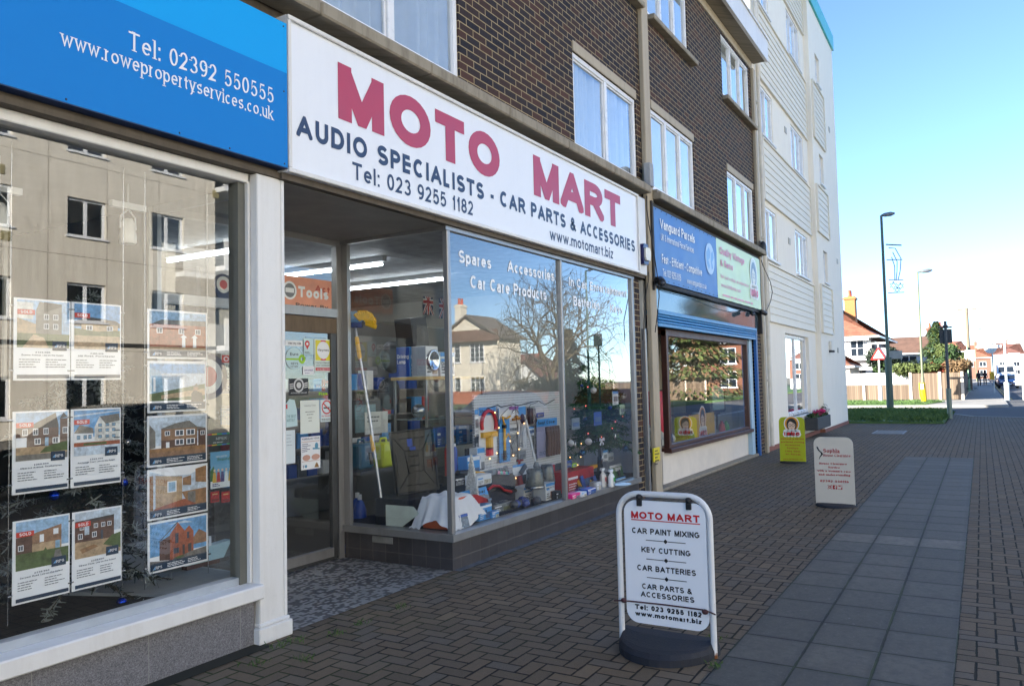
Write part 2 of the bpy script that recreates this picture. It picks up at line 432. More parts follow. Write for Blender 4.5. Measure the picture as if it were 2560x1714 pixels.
def put_text(mb, text, o, U, V, width, cap, w=.19, serif=False, m=0, lift=0.002, align='l', gap=.15, arc=None):
    """lay a line of text on a plane: o = left end of the baseline, U/V unit axes, width and cap height in metres"""
    o, U, V = np.array(o, float), np.array(U, float), np.array(V, float)
    N = np.cross(U, V)
    tw, strokes = line_of(text, w, serif, gap)
    sx = (width/tw) if width else cap
    x0 = 0.0
    if align == 'c': x0 = -tw*sx/2
    if align == 'r': x0 = -tw*sx
    for i, polys in enumerate(strokes):
        n_ = N*(lift+0.00012*(i % 5))
        for q in polys: mb.poly([o+U*(x0+px*sx)+V*py*cap+n_ for px, py in q], m)
    return tw*sx
FU, FV = np.array([1.0, 0, 0]), np.array([0, 0, 1.0])     # axes of anything facing the pavement (-Y)
# ------------------------------------------------------------------ setting materials
def brick_mat():
    t = NT('dark_multi_brick'); x, y, z = t.xyz(t.pos())[:3]
    uv = t.comb(t.M('ADD', x, y), z)
    b = t.n('TexBrick'); t.put(b.inputs['Vector'], uv)
    for k, v in (('Scale', 1.0), ('Brick Width', .225), ('Row Height', .075), ('Mortar Size', .0056), ('Mortar Smooth', .15), ('Bias', 0.0)): b.inputs[k].default_value = v
    b.inputs['Color1'].default_value = (0,0,0,1); b.inputs['Color2'].default_value = (1,1,1,1); b.inputs['Mortar'].default_value = (.5,.5,.5,1)
    c = t.ramp(b.outputs['Color'], [(0,(.011,.012,.019)),(.3,(.02,.019,.025)),(.5,(.028,.022,.023)),(.66,(.04,.025,.023)),(.82,(.044,.025,.02)),(1,(.08,.036,.025))])
    sp = t.noise(45, 4, .7); c = t.mix(t.map(sp, .4, .75, 0, .5), c, (.07,.05,.045,1))
    mo = t.ramp(t.noise(9, 4, .6), [(.3,(.27,.205,.11)),(.7,(.42,.335,.2))])
    t.base(t.mix(b.outputs['Fac'], c, mo)); t.rough(.8); t.b.inputs['Specular IOR Level'].default_value = .22
    h = t.M('SUBTRACT', t.M('MULTIPLY', sp, .35), b.outputs['Fac']); t.bump(h, .5, .008)
    return t.m
def paver_mat():
    t = NT('herringbone_pavers'); x, y, z = t.xyz(t.pos())[:3]
    # slight unevenness of the laid blocks
    wob = t.M('MULTIPLY', t.M('SUBTRACT', t.noise(2.2, 2, .5), .5), .012)
    u = t.M('DIVIDE', t.M('ADD', x, wob), .1); v = t.M('DIVIDE', t.M('ADD', y, wob), .1)
    i = t.M('FLOOR', u); j = t.M('FLOOR', v); fx = t.M('SUBTRACT', u, i); fy = t.M('SUBTRACT', v, j)
    k = t.M('FLOORED_MODULO', t.M('SUBTRACT', i, j), 4.0)
    i1 = t.M('COMPARE', k, 1.0, .1); i2 = t.M('COMPARE', k, 2.0, .1); H = t.M('LESS_THAN', k, 1.5)
    lx = t.M('ADD', fx, i1); ly = t.M('ADD', fy, i2)
    Lx = t.M('ADD', 1.0, H); Ly = t.M('SUBTRACT', 2.0, H)
    d = t.M('MINIMUM', t.M('MINIMUM', lx, t.M('SUBTRACT', Lx, lx)), t.M('MINIMUM', ly, t.M('SUBTRACT', Ly, ly)))
    idv = t.comb(t.M('SUBTRACT', i, i1), t.M('SUBTRACT', j, i2), H)
    r = t.white(idv)
    col = t.ramp(r, [(0,(.122,.094,.062)),(.3,(.148,.111,.073)),(.55,(.17,.124,.079)),(.8,(.134,.115,.093)),(1,(.2,.147,.093))])
    grit = t.noise(190, 3, .8); col = t.mix(t.map(grit, .52, .74, 0, .5), col, (.26,.225,.19,1))
    col = t.mix(t.map(t.noise(.55, 4, .6), .35, .7, 0, .3), col, (.07,.06,.052,1))
    col = t.mix(t.map(t.noise(24, 5, .75), .45, .72, 0, .35), col, (.08,.066,.053,1)); col = t.mix(t.map(t.noise(60, 4, .7), .55, .7, 0, .4), col, (.2,.165,.125,1))
    lich = t.map(t.noise(34, 2, .5), .735, .76, 0, .5); col = t.mix(lich, col, (.22,.22,.2,1))
    moss = t.map(t.noise(1.1, 5, .7), .44, .62, 0, 1)
    near = t.map(y, 2.2, 3.9, .15, 1)
    jc = t.mix(t.M('MULTIPLY', moss, near), (.012,.011,.009,1), (.032,.05,.012,1))
    jw = t.map(t.noise(13, 3, .6), .3, .7, .02, .07)
    jm = t.map(t.M('SUBTRACT', d, jw), .0, .035, 1, 0)
    t.base(t.mix(jm, col, jc)); t.rough(.85); t.b.inputs['Specular IOR Level'].default_value = .3
    t.bump(t.M('ADD', t.M('MULTIPLY', jm, -1.0), t.M('ADD', t.M('MULTIPLY', grit, .35), t.M('MULTIPLY', r, .25))), .6, .006)
    return t.m
def slab_mat(y0, x0):
    t = NT('grey_paving_slabs'); x, y, z = t.xyz(t.pos())[:3]
    PX = .455
    u = t.M('DIVIDE', t.M('SUBTRACT', x, x0), PX); v = t.M('DIVIDE', t.M('SUBTRACT', y, y0), .383)
    i = t.M('FLOOR', u); j = t.M('FLOOR', v); fx = t.M('SUBTRACT', u, i); fy = t.M('SUBTRACT', v, j)
    dx = t.M('MULTIPLY', t.M('MINIMUM', fx, t.M('SUBTRACT', 1.0, fx)), PX); dy = t.M('MULTIPLY', t.M('MINIMUM', fy, t.M('SUBTRACT', 1.0, fy)), .383)
    d = t.M('MINIMUM', dx, dy)
    r = t.white(t.comb(i, j, 3.0))
    c = t.ramp(r, [(0,(.094,.088,.074)),(.5,(.115,.106,.088)),(1,(.142,.129,.106))])
    band = t.M('COMPARE', i, 7.0, .1); c = t.mix(band, c, (.2,.18,.145,1))
    g = t.noise(170, 3, .75); c = t.mix(t.map(g, .5, .72, 0, .45), c, (.14,.14,.138,1))
    c = t.mix(t.map(t.noise(3.2, 5, .65), .35, .75, 0, .5), c, (.062,.058,.05,1)); c = t.mix(t.map(t.noise(16, 5, .75), .45, .7, 0, .6), c, (.055,.054,.05,1)); c = t.mix(t.map(t.noise(42, 4, .7), .54, .7, 0, .55), c, (.15,.142,.128,1))
    c = t.mix(t.map(d, .0, .05, .45, 0), c, (.035,.037,.036,1))
    c = t.mix(t.map(t.noise(26, 2, .5), .735, .755, 0, .6), c, (.2,.2,.19,1))
    jm = t.map(t.M('SUBTRACT', d, t.map(t.noise(11, 3, .6), .3, .7, .003, .008)), 0, .004, 1, 0)
    t.base(t.mix(jm, c, t.mix(t.map(t.noise(2.2, 4, .6), .4, .6, 0, 1), (.014,.013,.01,1), (.03,.045,.012,1)))); t.rough(.75)
    t.bump(t.M('ADD', t.M('MULTIPLY', jm, -1.0), t.M('MULTIPLY', g, .25)), .5, .006)
    return t.m
def mosaic_mat():
    t = NT('grey_mosaic_tiles'); x, y, z = t.xyz(t.pos())[:3]
    u = t.M('DIVIDE', x, .025); v = t.M('DIVIDE', y, .025); i = t.M('FLOOR', u); j = t.M('FLOOR', v)
    fx = t.M('SUBTRACT', u, i); fy = t.M('SUBTRACT', v, j)
    d = t.M('MINIMUM', t.M('MINIMUM', fx, t.M('SUBTRACT', 1.0, fx)), t.M('MINIMUM', fy, t.M('SUBTRACT', 1.0, fy)))
    a = t.white(t.comb(t.M('FLOOR', t.M('DIVIDE', i, 2.0)), j, 1.0)); b = t.white(t.comb(i, t.M('FLOOR', t.M('DIVIDE', j, 2.0)), 5.0))
    q = t.M('GREATER_THAN', t.M('ADD', t.M('MULTIPLY', a, .6), t.M('MULTIPLY', b, .4)), .5)
    c = t.mix(q, (.06,.065,.075,1), (.34,.345,.345,1)); c = t.mix(t.map(t.white(t.comb(i, j, 9.0)), 0, 1, 0, .25), c, (.14,.14,.14,1))
    c = t.mix(t.map(t.noise(2.5, 5, .6), .4, .7, 0, .3), c, (.08,.08,.075,1))
    t.base(t.mix(t.map(d, .03, .1, .6, 0), c, (.1,.1,.1,1))); t.rough(.42); t.bump(t.map(d, .02, .12, 0, 1), .2, .002)
    return t.m
def tile_mat(name, colr, size, grout, rough=.25, offx=0.0, offz=0.0, szz=None):
    t = NT(name); x, y, z = t.xyz(t.pos())[:3]
    u = t.M('DIVIDE', t.M('ADD', t.M('ADD', x, y), offx), size); v = t.M('DIVIDE', t.M('ADD', z, offz), szz or size)
    i = t.M('FLOOR', u); j = t.M('FLOOR', v); fx = t.M('SUBTRACT', u, i); fy = t.M('SUBTRACT', v, j)
    d = t.M('MINIMUM', t.M('MINIMUM', fx, t.M('SUBTRACT', 1.0, fx)), t.M('MINIMUM', fy, t.M('SUBTRACT', 1.0, fy)))
    c0 = rgb(*colr); r = t.white(t.comb(i, j, 2.0))
    c = t.ramp(r, [(0, tuple(q*.8 for q in c0[:3])), (1, tuple(q*1.2 for q in c0[:3]))])
    c = t.mix(t.map(t.noise(5, 5, .7), .4, .75, 0, .35), c, tuple(min(1, q*1.9+.01) for q in c0[:3])+(1,))
    gm = t.map(d, .012, .022, 1, 0)
    t.base(t.mix(gm, c, rgb(*grout))); t.rough(t.M('ADD', t.M('MULTIPLY', gm, .5), rough)); t.bump(t.M('SUBTRACT', 1.0, gm), .3, .003)
    return t.m
def granite_mat(colr=(112,112,116)):
    t = NT('speckled_granite'); n1 = t.noise(160, 3, .9); n2 = t.noise(70, 2, .6); x, y, z = t.xyz(t.pos())[:3]
    c0 = rgb(*colr)
    c = t.ramp(n1, [(.32, (.04,.04,.045)), (.48, c0[:3]), (.68, tuple(min(1, q*1.9) for q in c0[:3]))])
    c = t.mix(t.map(n2, .5, .65, 0, .35), c, (.06,.06,.07,1))
    f = t.M('FRACT', t.M('DIVIDE', t.M('ADD', x, .37), .62)); j = t.map(t.M('MINIMUM', f, t.M('SUBTRACT', 1.0, f)), .002, .006, 1, 0)
    t.base(t.mix(j, c, (.26,.26,.25,1))); t.rough(.35)
    return t.m
def asphalt_mat(c=(.045,.046,.05)):
    t = NT('asphalt'); g = t.noise(120, 3, .8); s = t.noise(.35, 5, .6)
    cc = t.ramp(g, [(.35, tuple(q*.7 for q in c)), (.7, tuple(q*1.6 for q in c))]); cc = t.mix(t.map(s, .35, .7, 0, .5), cc, (c[0]*1.7, c[1]*1.65, c[2]*1.6, 1))
    t.base(cc); t.rough(.85); t.bump(g, .3, .006); return t.m
def streaked(colr, rough=.55, amt=.25, name='weathered_render', dark=(.25,.23,.2)):
    t = NT(name); x, y, z = t.xyz(t.pos())[:3]
    s = t.noise(2.2, 6, .7, t.comb(t.M('MULTIPLY', t.M('ADD', x, y), 4.0), t.M('MULTIPLY', z, .5)))
    f = t.noise(18, 5, .7); c0 = rgb(*colr)
    c = t.mix(t.map(s, .45, .8, 0, amt), c0, (*[a*b for a, b in zip(c0[:3], dark)], 1)); c = t.mix(t.map(f, .55, .8, 0, amt*.7), c, tuple(q*.6 for q in c0[:3])+(1,))
    t.base(c); t.rough(rough); t.bump(t.noise(90, 3), .12, .005); return t.m
BRICK = brick_mat()
CONC = streaked((150,142,126), .85, .75, 'stained_concrete', (.25,.24,.2))
BEIGE = streaked((176,164,142), .7, .3, 'beige_paint')
WHITE_P = streaked((222,222,220), .45, .25, 'white_gloss_paint', (.55,.5,.42))
UPVC = mat((228,230,232), .3, 0, .04, name='white_pvc')
ALU = streaked((150,150,150), .38, .35, 'satin_aluminium', (.4,.38,.35)); ALU.node_tree.nodes['Principled BSDF'].inputs['Metallic'].default_value = .55
CREAM = streaked((240,233,218), .8, .24, 'cream_render', (.7,.66,.6))
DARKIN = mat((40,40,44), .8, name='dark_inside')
GLASS = glass_mat('shop_glass'); GLASS_UP = glass_mat('upper_window_glass', (.75,.8,.82))
TIMBER = streaked((92,84,74), .8, .7, 'weathered_timber', (.3,.3,.3))
PLASTER = mat((196,196,190), .8, 0, .1, 2.0, name='plaster')
WARMWALL = mat((205,198,180), .85, 0, .08, 1.5, name='warm_wall')
KERB = streaked((150,147,140), .85, .4, 'kerb_concrete', (.5,.5,.5))

# ------------------------------------------------------------------ ground
structure(MB().poly([(-900,-900,-.125),(900,-900,-.125),(900,900,-.125),(-900,900,-.125)]).build('ground', mat((112,108,92), .95, 0, .3, .05, name='far_ground')))
ASPH = asphalt_mat()
structure(MB().poly([(-60,-11.2,-.119),(34,-11.2,-.119),(34,-4.4,-.119),(-60,-4.4,-.119)]).build('shop_road', ASPH))
structure(MB().poly([(34,-60,-.119),(44.2,-60,-.119),(44.2,60,-.119),(34,60,-.119)]).build('cross_road', ASPH))
structure(MB().poly([(44.2,-8.2,-.119),(320,-8.2,-.119),(320,-1.0,-.119),(44.2,-1.0,-.119)]).build('far_street', asphalt_mat((.07,.07,.072))))
PAVER = paver_mat()
pv = MB(); edge = [(-40,-4.25),(27,-4.25),(30,-3.6),(32.2,-1.8),(33.2,0.4),(34.9,1.0),(34.9,1.05),(28.15,1.05),(28.15,4.5),(-40,4.5)]
pv.prism([(x, y, 0.0) for x, y in edge], (0,0,-.124))
structure(pv.build('pavement', PAVER))
kb = MB()
for a, b in zip(edge[:6], edge[1:7]):
    d = np.array([b[0]-a[0], b[1]-a[1]]); L = np.hypot(*d); d /= L; n_ = np.array([d[1], -d[0]])
    q = [np.array(a), np.array(b), np.array(b)+n_*.13, np.array(a)+n_*.13]
    kb.prism([(p[0], p[1], .003) for p in q], (0,0,-.127))
structure(kb.build('kerb', KERB))
SLAB = slab_mat(.195, 5.02)
structure(MB().poly([(-6,.195,.004),(17.0,.195,.004),(17.0,1.344,.004),(-6,1.344,.004)]).build('slab_path', SLAB))
structure(MB().poly([(3.72,3.97,.005),(5.585,3.97,.005),(5.585,5.25,.005),(3.72,5.25,.005)]).build('mosaic_step', mosaic_mat()))
rp = MB()      # reddish edging blocks and mortar along the shop fronts
structure(MB().poly([(-6,3.86,.0045),(3.5,3.86,.0045),(3.5,4.1,.0045),(-6,4.1,.0045)]).build('red_edging', tile_mat('red_edging_blocks', (96,74,68), .2, (40,40,30), .7, szz=50)))
structure(MB().poly([(5.6,3.90,.0045),(10.2,3.87,.0045),(10.2,4.0,.0045),(5.6,4.0,.0045)]).build('mortar_strip', mat((92,94,98), .8, 0, .5, 14, .4, 40, name='mortar')))
MET = mat((120,122,124), .5, .4, .2, 20, name='steel')
cv = thing('inspection_cover', 'flat rectangular grey inspection cover in the pavement before the clipped verge', 'manhole cover', (23.9,2.2,.003))
MB().box(23.3,24.6,1.9,2.6,.002,.006).build('cover_plate', mat((118,118,116), .8, 0, .3, 8, name='cover_concrete'), cv)
MB().box(23.25,24.65,1.86,1.9,.002,.007).box(23.25,24.65,2.6,2.64,.002,.007).box(23.25,23.3,1.9,2.6,.002,.007).box(24.6,24.65,1.9,2.6,.002,.007).build('cover_frame', MET, cv)
# little scraps and weeds
def grass_tuft(mb, x, y, z, h, n, rg, spread=.05):
    for _ in range(n):
        a = rg.random()*6.28; px, py = x+rg.gauss(0, spread), y+rg.gauss(0, spread); hh = h*(.5+rg.random()*.7); wd = hh*.09; bx, by = math.cos(a), math.sin(a)
        mb.add([(px-by*wd,py+bx*wd,z),(px+by*wd,py-bx*wd,z),(px+bx*hh*.3,py+by*hh*.3,z+hh*.7),(px+bx*hh*.7,py+by*hh*.7,z+hh*.95)], [(0,1,2),(0,2,3)])
wd_ = MB(); rg = random.Random(3)
for px, py in ((690,1620),(770,1650),(735,1605),(840,1585),(1790,1668),(1788,1600),(905,1560),(1005,1520),(640,1660)):
    p = onz(px, py); grass_tuft(wd_, p[0], p[1], 0.003, .032, 22, rg, .03)
tag(wd_.build('pavement_weeds', mat((70,98,40), .7, 0, .3, name='weed')), 'small green weeds growing in the paving joints by the white pillar', 'weeds', kind='stuff')
GRASS = NT('grass'); _g = GRASS.noise(1.3, 5, .7); GRASS.base(GRASS.ramp(_g, [(.3,(.045,.095,.022)),(.55,(.07,.14,.03)),(.75,(.115,.17,.045))])); GRASS.rough(.75); GRASS = GRASS.m
def verge(name, label, pts, z, n, h, seed):
    mb = MB(); mb.prism([(x, y, z) for x, y in pts], (0,0,-.12)); rg = random.Random(seed)
    xs = [p[0] for p in pts]; ys = [p[1] for p in pts]; k = 0
    def inside(x, y):
        c = False
        for i in range(len(pts)):
            a, b = pts[i], pts[i-1]
            if (a[1] > y) != (b[1] > y) and x < (b[0]-a[0])*(y-a[1])/(b[1]-a[1])+a[0]: c = not c
        return c
    while k < n:
        x, y = rg.uniform(min(xs), max(xs)), rg.uniform(min(ys), max(ys))
        if inside(x, y): grass_tuft(mb, x, y, z, h, 5, rg, .08); k += 1
    tag(mb.build(name, GRASS), label, 'grass', kind='stuff')
verge('near_verge', 'dark green grass verge past the end of the white block', [(28.2,1.1),(35.6,1.1),(36.4,1.6),(36.8,3),(36.8,14),(28.2,14)], .06, 3600, .17, 1)
verge('far_verge', 'sunlit grass verge in front of the wooden fence', [(44.9,2.6),(49.0,1.8),(50.2,2.6),(50.2,20),(44.9,20)], .02, 2600, .13, 2)
fp = MB().prism([(44.3,-.9,0),(120,-.9,0),(320,-1,0),(320,40,0),(44.3,40,0)], (0,0,-.12)); structure(fp.build('far_pavement', mat((150,146,138), .9, 0, .2, 1.5, .2, 30, name='far_paving')))
structure(MB().box(44.15,44.3,-.9,40,-.124,.004).box(44.15,320,-1.03,-.9,-.124,.004).build('far_kerb', KERB))
yl = MB()
for o in (.22, .42): yl.poly([(56,-1.03-o,-.115),(120,-1.03-o,-.115),(120,-1.11-o,-.115),(56,-1.11-o,-.115)])
structure(yl.build('yellow_lines', mat((210,170,60), .8, name='yellow_road_paint')))
wl = MB()
for k in range(10): wl.poly([(36+k*.9,-2.4-k*.05,-.115),(36.4+k*.9,-2.4-k*.05,-.115),(36.4+k*.9,-2.25,-.115),(36+k*.9,-2.25,-.115)])
structure(wl.build('white_road_marks', mat((215,215,210), .8, name='white_road_paint')))
# opposite side of the road (seen in the shop glass)
structure(MB().prism([(-60,-11.3,0),(33.5,-11.3,0),(33.5,-60,0),(-60,-60,0)], (0,0,-.12)).build('opposite_pavement', mat((140,134,126), .9, 0, .2, 1.2, name='opposite_paving')))
op = MB().prism([(44.3,-8.3,0),(44.3,-90,0),(140,-90,0),(140,-8.3,0)], (0,0,-.12)); structure(op.build('corner_lawn', GRASS))

# ------------------------------------------------------------------ windows
def window(parent, x0, x1, z0, z1, Y, nl, curtain=True, fw=.06, name='window', sill=None, curt_mat=None, glass=None, wavy=True, axis='x'):
    """white framed window with nl lights: window > frame is its own mesh, pane and curtain are sub-parts"""
    g = MB(); T = .07
    P = (lambda a, b, c, d, e, f: g.cbox(a, b, c, d, e, f, .006)) 
    P(x0, x1, Y, Y+T, z0, z0+fw); P(x0, x1, Y, Y+T, z1-fw, z1); P(x0, x0+fw, Y+.002, Y+T-.002, z0+fw, z1-fw); P(x1-fw, x1, Y+.002, Y+T-.002, z0+fw, z1-fw)
    for k in range(1, nl):
        xm = x0+(x1-x0)*k/nl; P(xm-fw*.62, xm+fw*.62, Y+.001, Y+T-.001, z0+fw, z1-fw)
    for k in range(nl):      # inner casement beads
        a = x0+(x1-x0)*k/nl+fw*.7; b = x0+(x1-x0)*(k+1)/nl-fw*.7; e = .022
        g.box(a, b, Y+.02, Y+.05, z0+fw, z0+fw+e); g.box(a, b, Y+.02, Y+.05, z1-fw-e, z1-fw); g.box(a, a+e, Y+.021, Y+.049, z0+fw+e, z1-fw-e); g.box(b-e, b, Y+.021, Y+.049, z0+fw+e, z1-fw-e)
    o = g.build(name, UPVC, parent)
    MB().poly([(x0+fw/2,Y+.036,z0+fw/2),(x1-fw/2,Y+.036,z0+fw/2),(x1-fw/2,Y+.036,z1-fw/2),(x0+fw/2,Y+.036,z1-fw/2)]).build('pane', glass or GLASS_UP, o)
    if curtain:
        c = MB(); n = int((x1-x0)*34); rg = random.Random(int(x0*100)+int(z0*10)); xs = [x0+.02+(x1-x0-.04)*i/n for i in range(n+1)]
        yy = [Y+(.11 if wavy else .055)+(.05*math.sin(i*1.15+rg.random()*1.2)+.02*math.sin(i*.37)+.015*rg.random() if wavy else 0) for i in range(n+1)]
        c.add([(x, y, z0-.05) for x, y in zip(xs, yy)]+[(x, y, z1+.05) for x, y in zip(xs, yy)], [(i, i+1, n+2+i, n+1+i) for i in range(n)], 0, True)
        c.build('curtain', curt_mat or mat((212,216,222), .9, 0, .05, name='net_curtain'), o)
    return o

# ------------------------------------------------------------------ brick block over the shops
bb = thing('brick_building', 'dark multi brick block of flats with white windows above the row of shops', 'building', (2,8,0))
WB = 4.015                      # window plane, set back in the brick
wins = [(3.98,5.88,4.36,5.75,2,True),(8.27,10.25,4.36,5.52,2,True),(10.84,12.84,4.37,5.58,3,False),(14.87,16.86,4.37,5.56,3,False),
        (10.84,12.72,7.0,8.18,3,False),(14.78,16.86,7.0,8.2,3,False),(8.27,10.25,7.0,8.2,2,True),(3.98,5.88,7.0,8.2,2,True),
        (-.4,1.9,4.36,5.52,2,True),(-4.6,-2.6,4.36,5.52,2,True)]
holes = [(a, b, c, d) for a, b, c, d, _, _ in wins]
wm = MB(); wall_grid(wm, -14, 17.14, 4.3, 8.25, holes, 4.0, 4.3)
wm.build('front_wall', BRICK, bb)
oth = MB(); oth.box(-14, 17.14, 13.8, 14, 0, 8.4); oth.box(-14, -13.8, 4.3, 13.8, 0, 8.4); oth.box(16.98, 17.14, 4.3, 13.8, 3.05, 8.4)
oth.build('outer_wall', BRICK, bb)
fl = MB(); fl.box(-13.8, 16.98, 4.03, 13.8, 3.06, 4.29); fl.build('first_floor', TIMBER, bb)
rf = MB(); rf.box(-14.2, 17.2, 3.98, 14.2, 8.42, 8.6); rf.build('roof', mat((90,90,90), .9, name='roof_felt'), bb)
cv_ = MB(); cv_.box(-14.2, 17.25, 3.72, 3.98, 8.42, 8.5); cv_.build('eaves_soffit', CONC, bb)
fa = MB(); fa.box(-14.2, 17.27, 3.66, 3.72, 8.40, 8.86); fa.box(-14.2, 17.28, 3.63, 3.72, 8.861, 8.9); fa.build('eaves_fascia', WHITE_P, bb)
MB().box(-14, 17.13, 3.985, 4.0, 8.25, 8.42).build('ring_beam', BEIGE, bb)
for x in (-9.4, 3.62): pass
for a, b, z in ((10.42,10.66,8.25),(17.0,17.16,8.25)):
    s = MB(); s.cbox(a, b, 3.93, 4.0, 0.0, z, .01); s.build('concrete_strip', BEIGE, bb)
for i, (a, b, c, d, n, cu) in enumerate(wins):
    o = window(bb, a, b, c, d, WB, n, True, wavy=cu, curt_mat=None if cu else [mat((214,220,228), .9, 0, .05, name='roller_blind'), mat((196,204,206), .9, 0, .1, 2, name='grey_blind'), mat((224,220,208), .9, 0, .06, name='cream_blind')][i % 3])
    if c > 6:
        s = MB(); s.cbox(a-.03, b+.2, 3.88, 4.02, 6.89, 6.97, .012); s.build('sill', CONC, o)
    else:
        if i in (1, 2, 3): MB().cbox(a, b, 3.985, 4.06, d, d+.13, .006).build('lintel', BEIGE, o)
lg = MB()
def ledge(a, b):
    lg_ = MB(); n = int((b-a)/1.25)
    for k in range(n):
        u0 = a+(b-a)*k/n; u1 = a+(b-a)*(k+1)/n-.006; lg_.cbox(u0, u1, 3.80, 4.02, 4.17, 4.27, .012)
    lg_.box(a, b, 3.86, 4.02, 4.272, 4.31)
    lg_.build('sill_course', CONC, bb)
ledge(-10, 10.25); ledge(10.62, 17.05)
# inside: party walls, ceilings, floors
MB().box(10.40, 10.52, 4.05, 13.8, 0, 3.0).build('party_wall', PLASTER, bb); MB().box(3.60, 3.66, 5.26, 13.8, 0, 3.0).build('party_wall', PLASTER, bb)
MB().box(3.55, 3.592, 5.27, 10.58, .0, 2.95).build('wall_shade_panel', mat((40,40,40), .85, 0, .15, name='wall_shade_dark'), bb)  # added dark panel that keeps the office side of the white wall in gloom
MB().box(16.45, 16.98, 4.5, 13.8, 0, 3.0).build('end_wall', PLASTER, bb)
MB().box(-13.8, 16.98, 4.02, 13.8, -.1, -.002).build('shop_floor', mat((70,66,62), .6, 0, .2, 3, name='floor_lino'), bb)
MB().box(5.7, 10.38, 4.15, 12, 2.98, 3.055).box(3.68, 5.7, 5.3, 12, 2.98, 3.055).build('grey_ceiling', mat((150,152,156), .7, 0, .35, 5, .4, 12, name='textured_ceiling'), bb)
MB().box(3.74, 5.70, 3.99, 5.24, 2.985, 3.055).build('porch_soffit', mat((150,148,144), .6, 0, .2, 3, name='soffit_paint'), bb)
MB().box(-13.8, 3.58, 4.2, 12, 2.96, 3.055).build('white_ceiling', PLASTER, bb)
MB().box(10.55, 16.4, 4.3, 12, 2.62, 3.055).build('shop_ceiling', PLASTER, bb)

# ------------------------------------------------------------------ white block beyond
wb = thing('white_building', 'tall cream rendered block with weatherboard panels and turquoise roof edge', 'building', (22.8,8.5,0))
WX0, WXM, WX1, WYB = 17.2, 23.55, 28.05, 13.8
ww = [(17.75,19.05,z0,z1,2) for z0, z1 in ((4.25,5.42),(7.03,8.2),(10.1,11.3))]+[(21.2,22.85,z0,z1,3) for z0, z1 in ((4.25,5.42),(7.03,8.2),(10.1,11.3))]
gw = (19.5,22.45,.62,2.64)
cr = MB(); wall_grid(cr, WX0, WXM, .1, 12.75, [q[:4] for q in ww]+[gw], 4.0, 4.25)
nar = [(24.55,25.25,z0,z1) for z0, z1 in ((4.35,5.3),(7.3,8.2),(10.35,11.25))]
wall_grid(cr, WXM, WX1, .1, 12.75, nar, 3.86, 4.25)
cr.box(WX0, WX0+.25, 4.25, WYB, 0, 12.75); cr.box(WX1-.25, WX1, 4.25, WYB, 0, 12.75); cr.box(WX0, WX1, WYB, WYB+.25, 0, 12.75)
cr.build('rendered_wall', CREAM, wb)
MB().box(WX0-.02, WX1+.02, 3.84, WYB+.27, 12.75, 12.9).build('roof', mat((150,150,150), .9, name='flat_roof'), wb)
MB().box(WX0-.03, WX1+.05, 3.80, 3.86, 12.55, 13.05).box(WX1, WX1+.05, 3.861, WYB+.3, 12.55, 13.05).build('roof_edge', mat((40,176,178), .35, 0, .05, name='turquoise_trim'), wb)
MB().box(WX0, WXM-.02, 3.975, 4.2, 0, .1).box(WXM-.02, WX1+.01, 3.84, 4.2, 0, .1).build('plinth', streaked((140,92,78), .85, .4, 'red_plinth'), wb)
for a, b, c, d, n in ww:
    o = window(wb, a, b, c, d, 4.02, n, True, wavy=False, curt_mat=mat((196,206,214), .9, 0, .03, name='blind'))
    MB().cbox(a-.02, b+.02, 3.93, 4.07, c-.05, c, .005).build('sill', WHITE_P, o)
for a, b, c, d in nar:
    o = window(wb, a, b, c, d, 3.93, 1, True, wavy=False, curt_mat=mat((196,206,214), .9, 0, .03, name='blind'), fw=.05)
    MB().cbox(a-.02, b+.02, 3.80, 3.94, c-.05, c, .005).build('sill', WHITE_P, o)
o = window(wb, *gw[:2], *gw[2:], 4.08, 2, False, fw=.08, glass=GLASS)
MB().cbox(gw[0]-.02, gw[1]+.02, 3.95, 4.09, gw[2]-.06, gw[2], .005).build('sill', WHITE_P, o)
BOARD = streaked((228,221,204), .6, .25, 'weatherboard', (.7,.68,.62))
def boards(a, b, z0, z1, yb):
    mb = MB(); n = max(3, round((z1-z0)/.16)); h = (z1-z0)/n
    for k in range(n):
        z = z0+k*h
        mb.add([(a,yb-.036,z),(b,yb-.036,z),(b,yb-.018,z+h),(a,yb-.018,z+h),(a,yb,z),(b,yb,z),(a,yb,z+h),(b,yb,z+h)], [(0,1,2,3),(0,4,5,1),(0,3,6,4),(1,5,7,2)])
    mb.box(a-.05, a, yb-.06, yb, z0-.02, z1+.02); mb.box(b, b+.05, yb-.06, yb, z0-.02, z1+.02); mb.box(a, b, yb-.058, yb, z1, z1+.03); mb.box(a, b, yb-.056, yb, z0-.03, z0)
    mb.build('weatherboard_panel', BOARD, wb)
for z0, z1 in ((2.85,4.12),(5.58,6.93),(8.32,9.98),(11.4,12.5)): boards(17.78, 23.42, z0, z1, 3.998)
for z0, z1 in ((2.85,4.2),(5.75,7.1),(8.5,10.15)): boards(23.75, 25.6, z0, z1, 3.858)
dpw = MB(); dpw.tube([(17.42,3.93,12.5),(17.42,3.93,.12)], .045, 8)
for z_ in (1.5, 4.6, 7.6, 10.6): dpw.box(17.36, 17.48, 3.93, 4.0, z_, z_+.05)
dpw.build('downpipe', mat((206,202,192), .5, 0, .1, name='cream_pipe'), wb)
for x_, z_ in ((20.4,7.75),(20.3,4.9),(26.6,9.4),(27.1,5.2),(26.4,2.3)):
    v_ = MB(); v_.cbox(x_, x_+.22, (3.985 if x_ < WXM else 3.845), (4.0 if x_ < WXM else 3.86), z_, z_+.16, .004); v_.build('air_vent', mat((170,164,150), .6, 0, .2, name='vent_grille'), wb)
pl = thing('window_box', 'dark grey window box planted with pink and white flowers', 'planter', (22.6,3.75,.18))
